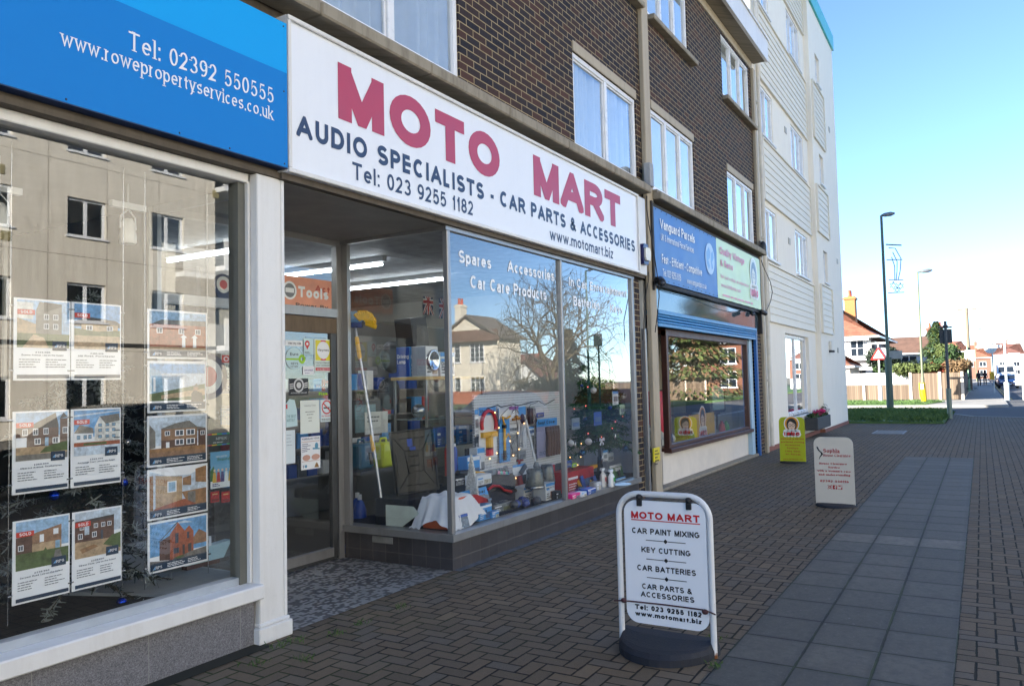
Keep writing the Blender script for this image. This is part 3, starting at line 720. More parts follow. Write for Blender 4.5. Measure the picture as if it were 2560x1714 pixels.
MB().cbox(21.35, 23.35, 3.66, 3.97, .2, .52, .015).build('trough', mat((58,60,62), .7, 0, .2, name='grey_trough'), pl)
rg = random.Random(5); fo = MB()
for k in range(12): fo.leaves((21.45+k*.165, 3.8, .56), (.14,.13,.09+(.18 if k in (10, 11) else 0)), 45, .045, rg)
fo.build('leaves', mat((58,84,44), .7, 0, .3, name='planter_leaf'), pl)
fl_ = MB()
for k in range(22): fl_.leaves((rg.uniform(21.5,22.9), rg.uniform(3.66,3.84), .6+rg.random()*.09), (.045,.045,.03), 9, .04, rg)
fl_.build('pink_flowers', mat((196,30,104), .6, 0, .1, name='pink_petal'), pl)
fw_ = MB()
for k in range(12): fw_.leaves((rg.uniform(22.5,23.2), rg.uniform(3.66,3.84), .6+rg.random()*.09), (.045,.045,.03), 9, .04, rg)
fw_.build('white_flowers', mat((232,230,226), .6, 0, .05, name='white_petal'), pl)
wl_ = thing('wall_lantern', 'small dark lantern on the cream wall beside the ground floor window', 'lamp', (24.9,3.8,2.3))
MB().cbox(24.85,24.98,3.78,3.86,2.34,2.62,.01).build('shade', mat((214,210,200), .5, name='lantern_shade'), wl_); MB().box(24.83,25.0,3.72,3.86,2.28,2.34).build('base', mat((40,40,42), .5, name='black_metal'), wl_)
# ------------------------------------------------------------------ printed panels
def rectp(mb, o, U, V, x0, x1, y0, y1, m=0, lift=.001):
    o, U, V = np.array(o, float), np.array(U, float), np.array(V, float); N = np.cross(U, V)*lift
    return mb.poly([o+U*x0+V*y0+N, o+U*x1+V*y0+N, o+U*x1+V*y1+N, o+U*x0+V*y1+N], m)
def polyp(mb, o, U, V, pts, m=0, lift=.001):
    o, U, V = np.array(o, float), np.array(U, float), np.array(V, float); N = np.cross(U, V)*lift
    return mb.poly([o+U*x+V*y+N for x, y in pts], m)
def discp(mb, o, U, V, cx, cy, rx, ry, m=0, lift=.001, n=24, r0=0.0):
    if r0 <= 0: return polyp(mb, o, U, V, [(cx+rx*math.cos(6.2832*i/n), cy+ry*math.sin(6.2832*i/n)) for i in range(n)], m, lift)
    for i in range(n):
        a, b = 6.2832*i/n, 6.2832*(i+1)/n
        polyp(mb, o, U, V, [(cx+rx*r0*math.cos(a), cy+ry*r0*math.sin(a)), (cx+rx*math.cos(a), cy+ry*math.sin(a)), (cx+rx*math.cos(b), cy+ry*math.sin(b)), (cx+rx*r0*math.cos(b), cy+ry*r0*math.sin(b))], m, lift)
def bars(mb, o, U, V, x0, x1, y, n, dy, h, rg, m=0, lift=.0015, align='l'):
    """illegible small print: short broken rules"""
    for k in range(n):
        w_ = (x1-x0)*(.55+.45*rg.random()); a = x0 if align == 'l' else (x0+x1-w_)/2; x = a
        while x < a+w_:
            l = (x1-x0)*(.08+.14*rg.random()); rectp(mb, o, U, V, x, min(x+l, a+w_), y-k*dy, y-k*dy+h, m, lift); x += l+(x1-x0)*.025
NAVY = ink(20,52,92); RED_L = mat((176,54,86), .45, 0, .05, name='faded_red_vinyl'); WHITE_I = ink(236,238,240); BLACK_I = ink(24,24,28)
SIGNW = streaked((231,235,241), .35, .1, 'white_sign_panel', (.7,.68,.62))
# ------------------------------------------------------------------ estate agent's shop front
ea = thing('estate_agent_shopfront', 'white framed shop window with grey granite base and white corner pillar below the blue sign', 'shopfront', (0,4.0,0))
MB().box(-6, 3.46, 3.99, 4.15, 0, .285).build('granite_base', granite_mat(), ea)
MB().cbox(-6, 3.49, 3.925, 4.14, .285, .375, .008).build('sill', WHITE_P, ea)
FRG = mat((170,178,186), .4, .3, .1, name='grey_window_frame')
MB().box(-6, 3.40, 4.06, 4.13, .376, .42).build('bottom_rail', FRG, ea)
MB().box(3.40, 3.455, 4.05, 4.14, .376, 2.93).build('jamb', mat((96,98,92), .5, 0, .1, name='dark_rubber_frame'), ea)
MB().cbox(3.455, 3.475, 4.02, 4.14, .376, 2.99, .004).build('jamb_trim', WHITE_P, ea)
MB().cbox(-6, 3.475, 4.02, 4.14, 2.93, 2.99, .006).build('head_frame', WHITE_P, ea)
MB().box(-6, 3.66, 3.95, 4.14, 2.992, 3.03).box(-6, 3.66, 3.97, 4.14, 3.031, 3.06).build('head_timber', TIMBER, ea)
MB().poly([(-6,4.095,.4),(3.42,4.095,.4),(3.42,4.095,2.95),(-6,4.095,2.95)]).build('window_pane', GLASS, ea)
p_ = MB(); p_.cbox(3.478, 3.708, 3.965, 4.12, .12, 2.99, .004); p_.cbox(3.478, 3.512, 3.958, 3.966, .13, 2.985, .003); p_.cbox(3.678, 3.706, 3.958, 3.966, .13, 2.985, .003)
pil = p_.build('pillar', WHITE_P, ea)
b_ = MB(); b_.cbox(3.455, 3.73, 3.935, 4.12, 0, .10, .006); b_.cbox(3.465, 3.72, 3.948, 4.12, .1, .125, .008); b_.build('base_moulding', WHITE_P, pil)
e_ = MB(); e_.box(3.585, 3.62, 4.13, 4.17, .1, 2.98); e_.box(3.585, 3.62, 5.14, 5.19, .1, 2.98); e_.box(3.586, 3.619, 4.17, 5.14, 2.9, 2.98); e_.box(3.58, 3.625, 4.17, 5.14, .3, .38); e_.build('end_frame', FRG, ea)
MB().poly([(3.602,4.15,.35),(3.602,5.17,.35),(3.602,5.17,2.92),(3.602,4.15,2.92)]).build('end_pane', GLASS, ea)
MB().box(3.58, 3.63, 4.13, 5.19, 0, .299).build('end_base', mat((60,62,66), .4, name='dark_stone'), ea)
# blue fascia sign
bs = thing('blue_shop_sign', 'two tone blue fascia sign with white serif telephone number and web address', 'sign', (1,3.9,3.05))
MB().box(-4, 3.672, 3.885, 4.0, 3.05, 4.03).build('backing_board', mat((24,60,110), .5, name='blue_edge'), bs)
BLUE = mat((4,124,206), .5, 0, 0, .6, name='blue_panel'); CYAN = mat((0,160,236), .5, 0, 0, .6, name='cyan_panel')
for m_b in (BLUE, CYAN): m_b.node_tree.nodes['Principled BSDF'].inputs['Specular IOR Level'].default_value = .2
MB().poly([(-4,3.8825,3.055),(3.67,3.8825,3.055),(3.67,3.8825,3.69),(-4,3.8825,3.685)]).build('lower_panel', BLUE, bs)
MB().poly([(-4,3.8825,3.685),(3.67,3.8825,3.69),(3.67,3.8825,4.028),(-4,3.8825,4.028)]).build('upper_panel', CYAN, bs)
t_ = MB(); put_text(t_, 'Tel: 02392 550555', (2.535,3.8825,3.447), FU, FV, 1.015, .107, .165, True, gap=.17); t_.build('lettering', mat((226,232,240), .4, 0, .02, name='white_vinyl'), bs); t_ = MB()
put_text(t_, 'www.rowepropertyservices.co.uk', (2.172,3.8825,3.338), FU, FV, 1.372, .086, .17, True, gap=.16)
t_.build('lettering', mat((226,232,240), .4, 0, .02, name='white_vinyl'), bs)
s_ = MB()
for x, z in ((3.64,4.0),(3.64,3.56),(3.64,3.075),(2.85,3.072),(2.2,3.072),(3.2,3.07),(2.3,4.0),(3.0,4.0)): s_.ball((x,3.881,z), .006, .004, .006, 8)
s_.build('screws', mat((70,70,80), .4, .6, name='screw_head'), bs)
# ------------------------------------------------------------------ car parts shop front
mm = thing('car_parts_shopfront', 'aluminium framed car parts shop window with dark tiled base and recessed door', 'shopfront', (6.8,4.2,0))
TILE = tile_mat('dark_wall_tiles', (60,58,60), .152, (96,92,88), .35, offx=-5.585-3.97+.02, offz=.05)
l_ = MB(); l_.prism([(5.585,3.97,0),(9.86,3.97,0),(9.86,4.07,0),(5.685,4.07,0),(5.685,5.2,0),(5.585,5.2,0)], (0,0,.25)); l_.build('tiled_base', TILE, mm)
l_ = MB(); l_.prism([(5.552,3.935,.251),(9.88,3.935,.251),(9.88,4.09,.251),(5.70,4.09,.251),(5.70,5.21,.251),(5.552,5.21,.251)], (0,0,.06)); l_.build('sill', ALU, mm)
f_ = MB(); f_.cbox(5.572, 5.622, 3.955, 4.01, .312, 2.95, .006); f_.build('corner_post', ALU, mm)
f_ = MB(); f_.cbox(7.72, 7.762, 3.952, 4.01, .312, 2.95, .006); f_.build('mullion', ALU, mm)
f_ = MB(); f_.cbox(9.79, 9.85, 3.955, 4.02, .312, 2.95, .005); f_.cbox(9.852, 9.885, 3.965, 4.02, .3, 2.98, .004); f_.build('jamb', ALU, mm)
f_ = MB(); f_.box(5.555, 9.88, 3.955, 4.03, 2.95, 2.985); f_.box(5.56, 5.62, 4.03, 5.2, 2.951, 2.984); f_.build('head_rail', ALU, mm)
f_ = MB(); f_.box(5.58, 5.625, 5.13, 5.2, .312, 2.95); f_.build('back_post', ALU, mm)
MB().box(3.66, 10.2, 3.925, 3.999, 2.987, 3.03).build('head_timber', TIMBER, mm)
MB().poly([(5.61,3.985,.3),(7.73,3.985,.3),(7.73,3.985,2.96),(5.61,3.985,2.96)]).build('window_pane', GLASS, mm)
MB().poly([(7.75,3.985,.3),(9.8,3.985,.3),(9.8,3.985,2.96),(7.75,3.985,2.96)]).build('window_pane', GLASS, mm)
MB().poly([(5.6,4.0,.3),(5.6,5.15,.3),(5.6,5.15,2.96),(5.6,4.0,2.96)]).build('window_pane', GLASS, mm)
MB().box(9.887, 10.14, 3.99, 4.06, 0, 2.986).build('brick_pier', BRICK, mm)
MB().cbox(10.16, 10.215, 3.93, 3.99, 0, 2.3, .006).build('steel_trunking', ALU, mm)
MB().box(10.60, 10.72, 3.985, 4.06, 0, 2.99).build('brick_pier', BRICK, mm)
MB().box(5.68, 10.36, 4.09, 5.35, .10, .305).build('display_floor', mat((22,30,50), .9, 0, .2, 20, name='navy_carpet'), mm)
v_ = MB(); v_.cbox(5.572, 5.584, 4.62, 4.86, .175, .235, .004); v_.build('air_brick', mat((126,126,122), .6, 0, .2, name='vent_cover'), mm)
t_ = MB(); GW = mat((236,238,240), .4, 0, 0, name='white_window_vinyl'); GY = 3.9835
for s, x0, x1, zb, cp in (): pass
def wtext(s, a, b, capz, w=.2):
    """a, b = photograph pixels of the two ends of the baseline on the glass"""
    A = at(*a, GY); B = at(*b, GY); put_text(t_, s, A, FU, FV, B[0]-A[0], capz, w)
Z7 = zm(1100,560,3.92)
wtext('Spares', Z7(182,375), Z7(500,425), .115); wtext('Accessories', Z7(662,465), Z7(1120,562), .115); wtext('Car Care Products', Z7(298,625), Z7(1042,748), .118)
wtext('In Car Entertainment', Z7(1265,605), Z7(1828,722), .105); wtext('Batteries', Z7(1308,800), Z7(1565,835), .115); wtext('Keys', Z7(1668,862), Z7(1790,880), .11)
t_.build('window_lettering', GW, mm)
# entrance: fixed side light, fanlight and door, at the back of the porch
YD = 5.2
f_ = MB(); f_.box(5.51, 5.58, YD, YD+.06, 0, 2.985); f_.box(3.63, 5.51, YD, YD+.06, 2.93, 2.985); f_.box(3.63, 5.51, YD-.012, YD+.06, 2.25, 2.33); f_.box(4.47, 4.53, YD, YD+.06, 0, 2.25); f_.box(3.63, 3.69, YD, YD+.06, 0, 2.25); f_.box(3.69, 4.47, YD+.002, YD+.058, 0, .12)
f_.build('door_frame', ALU, mm)
MB().poly([(3.66,YD+.03,.1),(4.49,YD+.03,.1),(4.49,YD+.03,2.26),(3.66,YD+.03,2.26)]).build('side_light', GLASS, mm)
MB().poly([(3.66,YD+.03,2.32),(5.52,YD+.03,2.32),(5.52,YD+.03,2.94),(3.66,YD+.03,2.94)]).build('fanlight', GLASS, mm)
d_ = MB(); d_.cbox(4.535, 4.60, YD+.005, YD+.05, .02, 2.24, .004); d_.cbox(5.435, 5.505, YD+.005, YD+.05, .02, 2.24, .004); d_.box(4.60, 5.435, YD+.006, YD+.049, .02, .12)
dr = d_.build('door', mat((74,76,78), .45, .4, .15, name='dark_anodised'), mm)
MB().box(4.60, 5.435, YD-.004, YD+.05, .045, .125).build('kick_plate', ALU, dr)
MB().box(4.54, 5.50, YD-.006, YD+.05, 2.10, 2.24).build('closer_rail', streaked((112,96,78), .7, .8, 'brown_weathered', (.2,.18,.15)), dr)
MB().poly([(4.58,YD+.03,.1),(5.45,YD+.03,.1),(5.45,YD+.03,2.15),(4.58,YD+.03,2.15)]).build('door_pane', GLASS, dr)
h_ = MB(); h_.tube([(4.66,YD+.01,.95),(4.66,YD-.05,.97),(4.66,YD-.05,1.25),(4.66,YD+.01,1.27)], .011); h_.build('pull_handle', ALU, dr)
# notices on the door and panes (plane of the glass)
ZB = zm(640,520,3.266); ZA = zm(640,960,2.904); ZR = zm(340,760,2.3067); YN = YD+.024
class Notice:
    def __init__(s, zf, x0, y0, x1, y1, base, pal):
        a = at(*zf(x0, y1), YN); b = at(*zf(x1, y0), YN); s.o = a; s.w = b[0]-a[0]; s.h = b[2]-a[2]; s.mb = MB(); s.pal = [base]+pal
        rectp(s.mb, s.o, FU, FV, 0, s.w, 0, s.h, 0, .0005)
    def r(s, x0, x1, y0, y1, m, lift=.0012): rectp(s.mb, s.o, FU, FV, x0*s.w, x1*s.w, y0*s.h, y1*s.h, m, lift); return s
    def p(s, pts, m, lift=.0014): polyp(s.mb, s.o, FU, FV, [(x*s.w, y*s.h) for x, y in pts], m, lift); return s
    def d(s, cx, cy, r, m, lift=.0016, r0=0, ry=None): discp(s.mb, s.o, FU, FV, cx*s.w, cy*s.h, r*s.w, (ry*s.h if ry else r*s.w), m, lift, 24, r0); return s
    def t(s, txt, x, y, wd, cap, m, bold=.17, serif=False): put_text(s.mb, txt, s.o+FU*x*s.w+FV*y*s.h, FU, FV, wd*s.w, cap*s.h, bold, serif, m, .002); return s
    def b(s, x0, x1, y, n, dy, h, m, seed=1, align='l'): bars(s.mb, s.o, FU, FV, x0*s.w, x1*s.w, y*s.h, n, dy*s.h, h*s.h, random.Random(seed), m, .0018, align); return s
    def done(s, name, parent): return s.mb.build(name, s.pal, parent)
PB = ink(196,222,226); ORG = ink(222,108,44); REDI = ink(204,38,36); GRN = ink(150,200,30); YEL = ink(226,214,40)
Notice(ZB, 240,1083,380,1123, WHITE_I, [BLACK_I]).t('wax my ride', .15,.3,.75,.45,1).done('notice', dr)
n_ = Notice(ZB, 244,1145,410,1320, PB, [GRN, BLACK_I]); n_.mb = MB(); n_.d(.4,.52,.4,0,.0005).r(0,.62,.45,.53,1).d(.78,.5,.17,1,.0018,.4).t('Euro', .2,.66,.4,.13,2).t('KEYS', .24,.24,.34,.1,2).t('CUT HERE', .22,.12,.36,.07,2); n_.done('notice', dr)
n_ = Notice(ZB, 390,1065,470,1195, PB, [REDI, WHITE_I, BLACK_I]); n_.d(.35,.66,.24,1).p([(.14,.6),(.56,.6),(.35,.3)],1).d(.35,.66,.11,2,.002).b(.1,.8,.15,2,.08,.03,3); n_.done('notice', dr)
n_ = Notice(ZB, 478,1075,618,1340, ink(214,228,222), [YEL, REDI, WHITE_I, BLACK_I]); n_.r(.06,.94,.36,.97,1).r(.36,.64,.84,.97,2,.0016).r(.36,.64,.36,.5,2,.0016).d(.5,.67,.36,3,.0018).t('Haynes', .19,.64,.62,.075,4).t('Haynes Manuals', .06,.27,.86,.05,4,.12).t('and Techbooks', .1,.19,.78,.05,4,.12).r(.06,.94,.05,.14,2).t('AVAILABLE NOW', .12,.07,.76,.045,3); n_.done('notice', dr)
Notice(ZB, 383,1290,475,1360, WHITE_I, [ink(96,70,150)]).t('DRAPER', .12,.42,.76,.2,1).b(.15,.85,.15,1,.1,.06,1).done('notice', dr)
n_ = Notice(ZB, 270,1390,425,1530, BLACK_I, [ink(205,205,205), ink(60,60,60)]); n_.d(.5,.6,.27,1).d(.5,.6,.2,2,.002).d(.5,.6,.12,1,.0024)
for k in range(3): n_.p([(.02,.62-k*.12),(.22,.66-k*.12),(.22,.72-k*.12),(.02,.68-k*.12)],1); n_.p([(.78,.66-k*.12),(.98,.72-k*.12),(.98,.78-k*.12),(.78,.72-k*.12)],1)
n_.t('AUTHORISED DEALER', .08,.1,.84,.09,1); n_.done('notice', dr)
n_ = Notice(ZB, 490,1410,600,1535, BLACK_I, [WHITE_I, ink(160,220,20)]); n_.mb = MB(); n_.t('MUTANT', .0,.6,.9,.18,1,.22).t('Pirate', .2,.06,.62,.2,2,.24); n_.done('notice', dr)
n_ = Notice(ZA, 219,105,300,315, PB, [REDI, ink(120,160,165), WHITE_I]); n_.mb = MB(); n_.p([(0,0),(1,.03),(.95,.6),(.75,.96),(.3,1),(0,.85)],0,.0005).r(0,.12,.66,.82,1).t('THE BEST', .05,.34,.8,.1,2).t('ARTIST', .05,.2,.7,.1,2); n_.done('notice', dr)
n_ = Notice(ZA, 322,113,460,362, ink(226,232,224), [ink(90,94,92)]); n_.t('Opening Times', .2,.82,.6,.04,1,.12).b(.25,.75,.64,2,.08,.018,1,2,'c').b(.35,.65,.46,2,.09,.018,1,3,'c'); n_.done('notice', dr)
n_ = Notice(ZA, 328,372,465,625, ink(232,234,236), [ink(56,60,110), ink(196,150,132), ink(90,150,180), ink(150,110,60)]); n_.t('KUNDALINI YOGA', .05,.91,.9,.055,1).r(.04,.96,.84,.855,2).b(.06,.5,.77,5,.055,.02,1,4).d(.8,.7,.09,3,.0016,0,.1).p([(.6,.6),(.97,.58),(.97,.62),(.6,.65)],3).d(.27,.36,.2,2,.0016,0,.09).d(.75,.36,.22,2,.0016,0,.09).r(.04,.96,.245,.26,2).d(.24,.1,.06,3).p([(.68,.04),(.92,.03),(.86,.14),(.8,.19),(.74,.14)],4).b(.08,.16,.12,3,.03,.02,1,5); n_.done('notice', dr)
n_ = Notice(ZA, 468,110,557,275, ink(212,226,230), [REDI, BLACK_I]); n_.d(.5,.66,.4,1,.0014,.82).r(.24,.72,.6,.66,2,.0016).p([(.2,.82),(.25,.86),(.8,.5),(.75,.46)],1,.002).t('No Smoking', .1,.23,.8,.07,1).b(.08,.9,.12,2,.06,.025,2,6); n_.done('notice', dr)
n_ = Notice(ZA, 219,330,283,580, ink(216,228,232), [ink(120,130,150)]); n_.b(.05,.8,.85,4,.1,.012,1,7); n_.done('notice', dr)
n_ = Notice(ZB, 200,598,615,795, mat((214,144,112), .4, 0, .12, 6, name='orange_banner'), [ink(225,228,228), ink(120,122,124), ink(176,74,50), ink(70,64,60)]); n_.d(.17,.52,.13,1,.0014).d(.17,.52,.1,2,.0016).r(.09,.25,.45,.6,1,.002).t('Tools', .33,.34,.6,.36,1,.25).t('Act', .66,.58,.3,.22,3,.22).t('Power By', .28,.02,.64,.12,4,.2); n_.done('banner', mm)
# notices on the side light, seen through the estate agent's end pane
n_ = Notice(ZR, 490,290,630,436, ink(206,222,216), [REDI, WHITE_I, ink(70,84,84)]); n_.r(.03,.97,.66,.96,1).t('OPEN', .1,.71,.8,.2,2,.2).t('24 HOUR', .18,.47,.66,.13,3).t('DIRECT LOCKSMITHS CALL', .05,.31,.9,.08,3,.2).t('02376 567528', .12,.18,.76,.09,3,.2).b(.2,.8,.06,1,.1,.05,3); n_.done('notice', mm)
n_ = Notice(ZR, 522,474,592,496, WHITE_I, [WHITE_I]); n_.mb = MB(); n_.t('Kiss', 0,0,.95,.95,1,.24); n_.done('notice', mm)
n_ = Notice(ZR, 452,575,572,664, WHITE_I, [WHITE_I]); n_.mb = MB(); n_.t('Unlocked', .3,.76,.6,.2,1,.13).t('is Available', .1,.38,.9,.2,1,.13).t('In-Store', .0,.0,.6,.2,1,.13); n_.done('notice', mm)
n_ = Notice(ZR, 408,735,578,820, mat((54,66,66), .3, name='dark_banner'), [ink(190,196,196), ink(40,170,110), ink(40,120,210), ink(220,190,40), ink(190,70,60)])
for k, q in enumerate((5,4,2,3,2,4)): n_.r(k/6,(k+1)/6,.88,.99,q); n_.r(k/6,(k+1)/6,.01,.1,q)
n_.t('MPEX', .3,.45,.36,.24,1,.14).b(.2,.75,.22,1,.1,.07,1); n_.done('notice', mm)
n_ = Notice(ZR, 429,840,561,1066, ink(112,176,214), [ink(232,240,240), ink(60,120,60), ink(190,60,50), ink(222,180,60), ink(70,60,120), ink(236,206,170)])
n_.r(0,1,0,.2,1).p([(0,.2),(0,.5),(.15,.62),(.2,.2)],2).p([(.8,.2),(.9,.62),(1,.5),(1,.2)],2)
for k, q in enumerate((4,3,5,1,4)): n_.p([(.08+k*.17,.16),(.26+k*.17,.16),(.22+k*.17,.44),(.12+k*.17,.44)],q,.0018); n_.d(.17+k*.17,.49,.045,6,.002)
n_.t('Jack and the', .22,.84,.5,.06,1,.16,True).t('Beanstalk', .3,.74,.6,.09,2,.2,True).b(.08,.5,.1,2,.05,.03,5); n_.done('poster', mm)
for x in (430, 492): Notice(ZR, x,1075,x+50,1145, ink(176,32,34), [ink(120,20,22), ink(220,190,120)]).r(.1,.9,.1,.3,1).r(.2,.8,.7,.8,2).done('leaflet', mm)
n_ = Notice(ZR, 300,250,526,592, WHITE_I, [ink(28,44,84), ink(222,224,222), ink(176,40,44)]); n_.mb = MB(); n_.d(.5,.5,.5,1,.0008).d(.5,.5,.37,2,.0012).d(.5,.5,.22,3,.0016); n_.done('roundel_sticker', mm)
n_ = Notice(zm(0,440,2.8), 1496,700,1630,930, WHITE_I, [ink(28,44,84), ink(216,218,216), ink(196,60,64)]); n_.mb = MB(); n_.d(.5,.7,.5,1,.0008).p([(.02,.6),(.98,.6),(.7,.2),(.5,0),(.3,.2)],1,.001).d(.5,.72,.36,2,.0012).d(.5,.72,.2,3,.0016); n_.done('pin_sticker', mm)
t_ = MB(); o_ = at(2, 1624, 4.085); put_text(t_, '.com', (o_[0]-.012,4.092,o_[2]), FU, FV, .1, .045, .15); t_.build('blue_lettering', ink(60,130,190), ea)
t_ = MB(); o_ = at(*ZR(596,1512), 4.7); put_text(t_, 'see all our po', (3.6,4.93,o_[2]), (0,-1,0), FV, .42, .075, .15); t_.build('mirrored_lettering', ink(150,160,164), ea)
# white fascia sign
ms = thing('white_shop_sign', 'long white fascia sign with big faded red MOTO MART lettering', 'sign', (6.8,3.9,3.03))
MB().box(3.676, 9.935, 3.895, 4.0, 3.03, 4.10).build('sign_box', SIGNW, ms)
f_ = MB()
for a in ((3.676,9.935,3.03,3.062),(3.676,9.935,4.068,4.10),(3.676,3.705,3.063,4.067),(9.905,9.935,3.063,4.067)): f_.cbox(a[0],a[1],3.872,3.894,a[2],a[3],.005)
f_.build('frame', WHITE_P, ms)
MB().cbox(9.94, 10.235, 3.90, 4.0, 3.03, 4.10, .006).build('end_board', WHITE_P, ms)
YS = 3.8945
t_ = MB(); put_text(t_, 'MOTO', (4.165,YS,3.53), FU, FV, 2.216, .415, .275, gap=.13); t_.build('red_lettering', RED_L, ms); t_ = MB(); put_text(t_, 'MART', (7.048,YS,3.535), FU, FV, 2.285, .425, .26, gap=.06); t_.build('red_lettering', RED_L, ms)
t_ = MB(); put_text(t_, 'AUDIO SPECIALISTS - CAR PARTS & ACCESSORIES', (3.758,YS,3.297), FU, FV, 6.035, .152, .235, gap=.2)
put_text(t_, 'Tel: 023 9255 1182', (4.306,YS,3.118), FU, FV, 1.596, .129, .17, gap=.17); put_text(t_, 'www.motomart.biz', (7.375,YS,3.116), FU, FV, 1.685, .129, .165, gap=.15)
t_.build('navy_lettering', NAVY, ms)
# parcel shop banner and vintage shop banner
vb = thing('blue_banner', 'blue parcel service banner with white lettering and a pale globe', 'banner', (12.1,3.9,3.0))
def cloth(name, x0, x1, z0, z1, Y, m_, parent, amp=.004):
    mb = MB(); nx, nz = 40, 12
    v = [(x0+(x1-x0)*i/nx, Y+amp*math.sin(i*.9)*math.cos(j*.7)-.0*j, z0+(z1-z0)*j/nz) for j in range(nz+1) for i in range(nx+1)]
    mb.add(v, [(j*(nx+1)+i, j*(nx+1)+i+1, (j+1)*(nx+1)+i+1, (j+1)*(nx+1)+i) for j in range(nz) for i in range(nx)], 0, True); return mb.build(name, m_, parent)
cloth('sheet', 10.56, 13.615, 3.0, 4.055, 3.9, mat((44,104,176), .4, 0, .18, 1.2, name='blue_vinyl'), vb)
t_ = MB(); YV = 3.8935
for s, x0, x1, z, cp, wt in (('Vanguard Parcels',10.79,12.39,3.78,.145,.2),('UK & International Parcel Services',10.81,12.32,3.61,.1,.14),('Fast - Efficient - Competitive',10.82,12.71,3.28,.13,.17),('Tel: 023 9255 6116',10.84,11.64,3.092,.105,.14),('www.vanguardps.co.uk',11.93,12.94,3.088,.09,.13)):
    t_ = MB(); put_text(t_, s, (x0,YV,z), FU, FV, x1-x0, cp, wt, gap=.12); t_.build('lettering', WHITE_I, vb)
t_ = MB(); discp(t_, (13.2,YV,3.63), FU, FV, 0, 0, .265, .27, 0, .001); 
for pts in ([(-.2,.1),(-.05,.2),(.03,.12),(.0,.02),(-.1,-.03),(-.02,-.12),(-.08,-.2),(-.2,-.08)],[(.06,.1),(.16,.16),(.22,.04),(.12,-.04),(.16,-.14),(.08,-.18),(.04,-.02)]): polyp(t_, (13.2,YV,3.63), FU, FV, pts, 1, .002)
t_.build('globe', [ink(170,200,232), ink(110,164,220)], vb)
gb = thing('green_banner', 'pale green vintage shop banner with faded pink lettering and portrait emblem', 'banner', (15.2,3.9,3.0))
cloth('sheet', 13.62, 16.76, 3.0, 4.06, 3.9, mat((196,222,178), .4, 0, .06, 2, name='green_vinyl'), gb)
t_ = MB(); PINK = ink(222,150,172)
for s, x0, x1, z, cp, wt in (('Quality Vintage',13.81,15.49,3.80,.135,.22),('& Retro',13.83,14.64,3.585,.125,.22),('Not just a shop, an experience',13.82,15.75,3.375,.07,.16),('www.kittibona.com',13.82,15.15,3.215,.075,.16)):
    t_ = MB(); put_text(t_, s, (x0,YV,z), FU, FV, x1-x0, cp, wt, gap=.12); t_.build('lettering', PINK, gb)
t_ = MB(); bars(t_, (13.9,YV,3.06), FU, FV, 0, 2.2, 0, 1, .05, .03, random.Random(2)); t_.build('small_print', PINK, gb)
def emblem(parent, o, U, V, s, pal, word='retro', wm=3):
    """round portrait badge of a dark haired woman in glasses over the word retro"""
    mb = MB(); D = lambda cx, cy, rx, ry, m, l, r0=0: discp(mb, o, U, V, cx*s, cy*s, rx*s, ry*s, m, l, 28, r0)
    D(0,.12,.42,.44,0,.001); D(0,.12,.37,.39,1,.0016); D(0,.08,.28,.36,2,.0022); D(0,.02,.2,.25,4,.0028)
    polyp(mb, o, U, V, [(-.2*s,.1*s),(-.1*s,.27*s),(.02*s,.22*s),(.2*s,.1*s),(.23*s,.3*s),(0,.42*s),(-.23*s,.3*s)], 2, .0034)
    D(-.09,.04,.08,.075,2,.004,.75); D(.09,.04,.08,.075,2,.004,.75); polyp(mb, o, U, V, [(-.05*s,-.13*s),(.05*s,-.13*s),(0,-.16*s)], 3, .004)
    for x in (-.3,-.1,.1,.3): D(x,-.3,.16,.12,0,.0036)
    for x in (-.34,-.17,0,.17,.34): D(x,-.46,.15,.16,0,.0038)
    put_text(mb, word, np.array(o)-np.array(U)*.42*s-np.array(V)*.54*s, U, V, .84*s, .27*s, .27, m=wm, lift=.005, gap=.1)
    return mb.build('emblem', pal, parent)
PAL_E = [ink(240,240,236), ink(226,150,30), ink(30,28,30), ink(204,40,44), ink(226,196,170)]
emblem(gb, (16.2,YV,3.62), FU, FV, .72, [ink(232,238,236), ink(196,214,214), ink(110,140,170), ink(222,110,140), ink(214,220,214)])
ey = MB()
for i in range(14):
    for z in (3.03, 4.03): ey.ball((10.62+i*.226,3.888,z), .011, .004, .011, 8)
ey.build('eyelets', mat((50,54,60), .4, .5, name='eyelet'), vb)
b2 = MB(); b2.box(10.5, 16.85, 3.905, 3.99, 2.93, 2.985); b2.box(10.5, 10.55, 3.90, 3.99, 2.86, 4.13); b2.box(16.78, 16.84, 3.905, 3.99, 2.5, 4.08); b2.box(10.55, 16.78, 3.93, 3.99, 4.075, 4.12)
# ------------------------------------------------------------------ vintage shop front
vs_ = thing('vintage_shopfront', 'vintage shop front with brown bay window and raised blue roller shutter', 'shopfront', (13.6,4.1,0))
b2.build('banner_rail', mat((52,48,44), .7, 0, .2, name='dark_rail'), vs_)
MB().poly([(10.72,3.975,2.6),(16.74,3.975,2.6),(16.74,3.975,2.93),(10.72,3.975,2.93)]).box(10.72, 16.74, 3.98, 4.03, 2.55, 2.95).build('transom_panel', mat((86,104,116), .04, .35, .1, 1.0, name='shiny_blue_panel'), vs_)
SHB = mat((36,118,176), .35, .1, .08, 3, name='blue_shutter')
s_ = MB(); s_.cbox(10.72, 16.45, 3.93, 4.15, 2.54, 2.6, .006)
for k in range(3): s_.tube([(10.73,3.965,2.52-k*.045),(16.4,3.965,2.52-k*.045)], .023, 8)
s_.cbox(10.73, 16.4, 3.945, 3.975, 2.36, 2.41, .006); s_.build('roller_shutter', SHB, vs_)
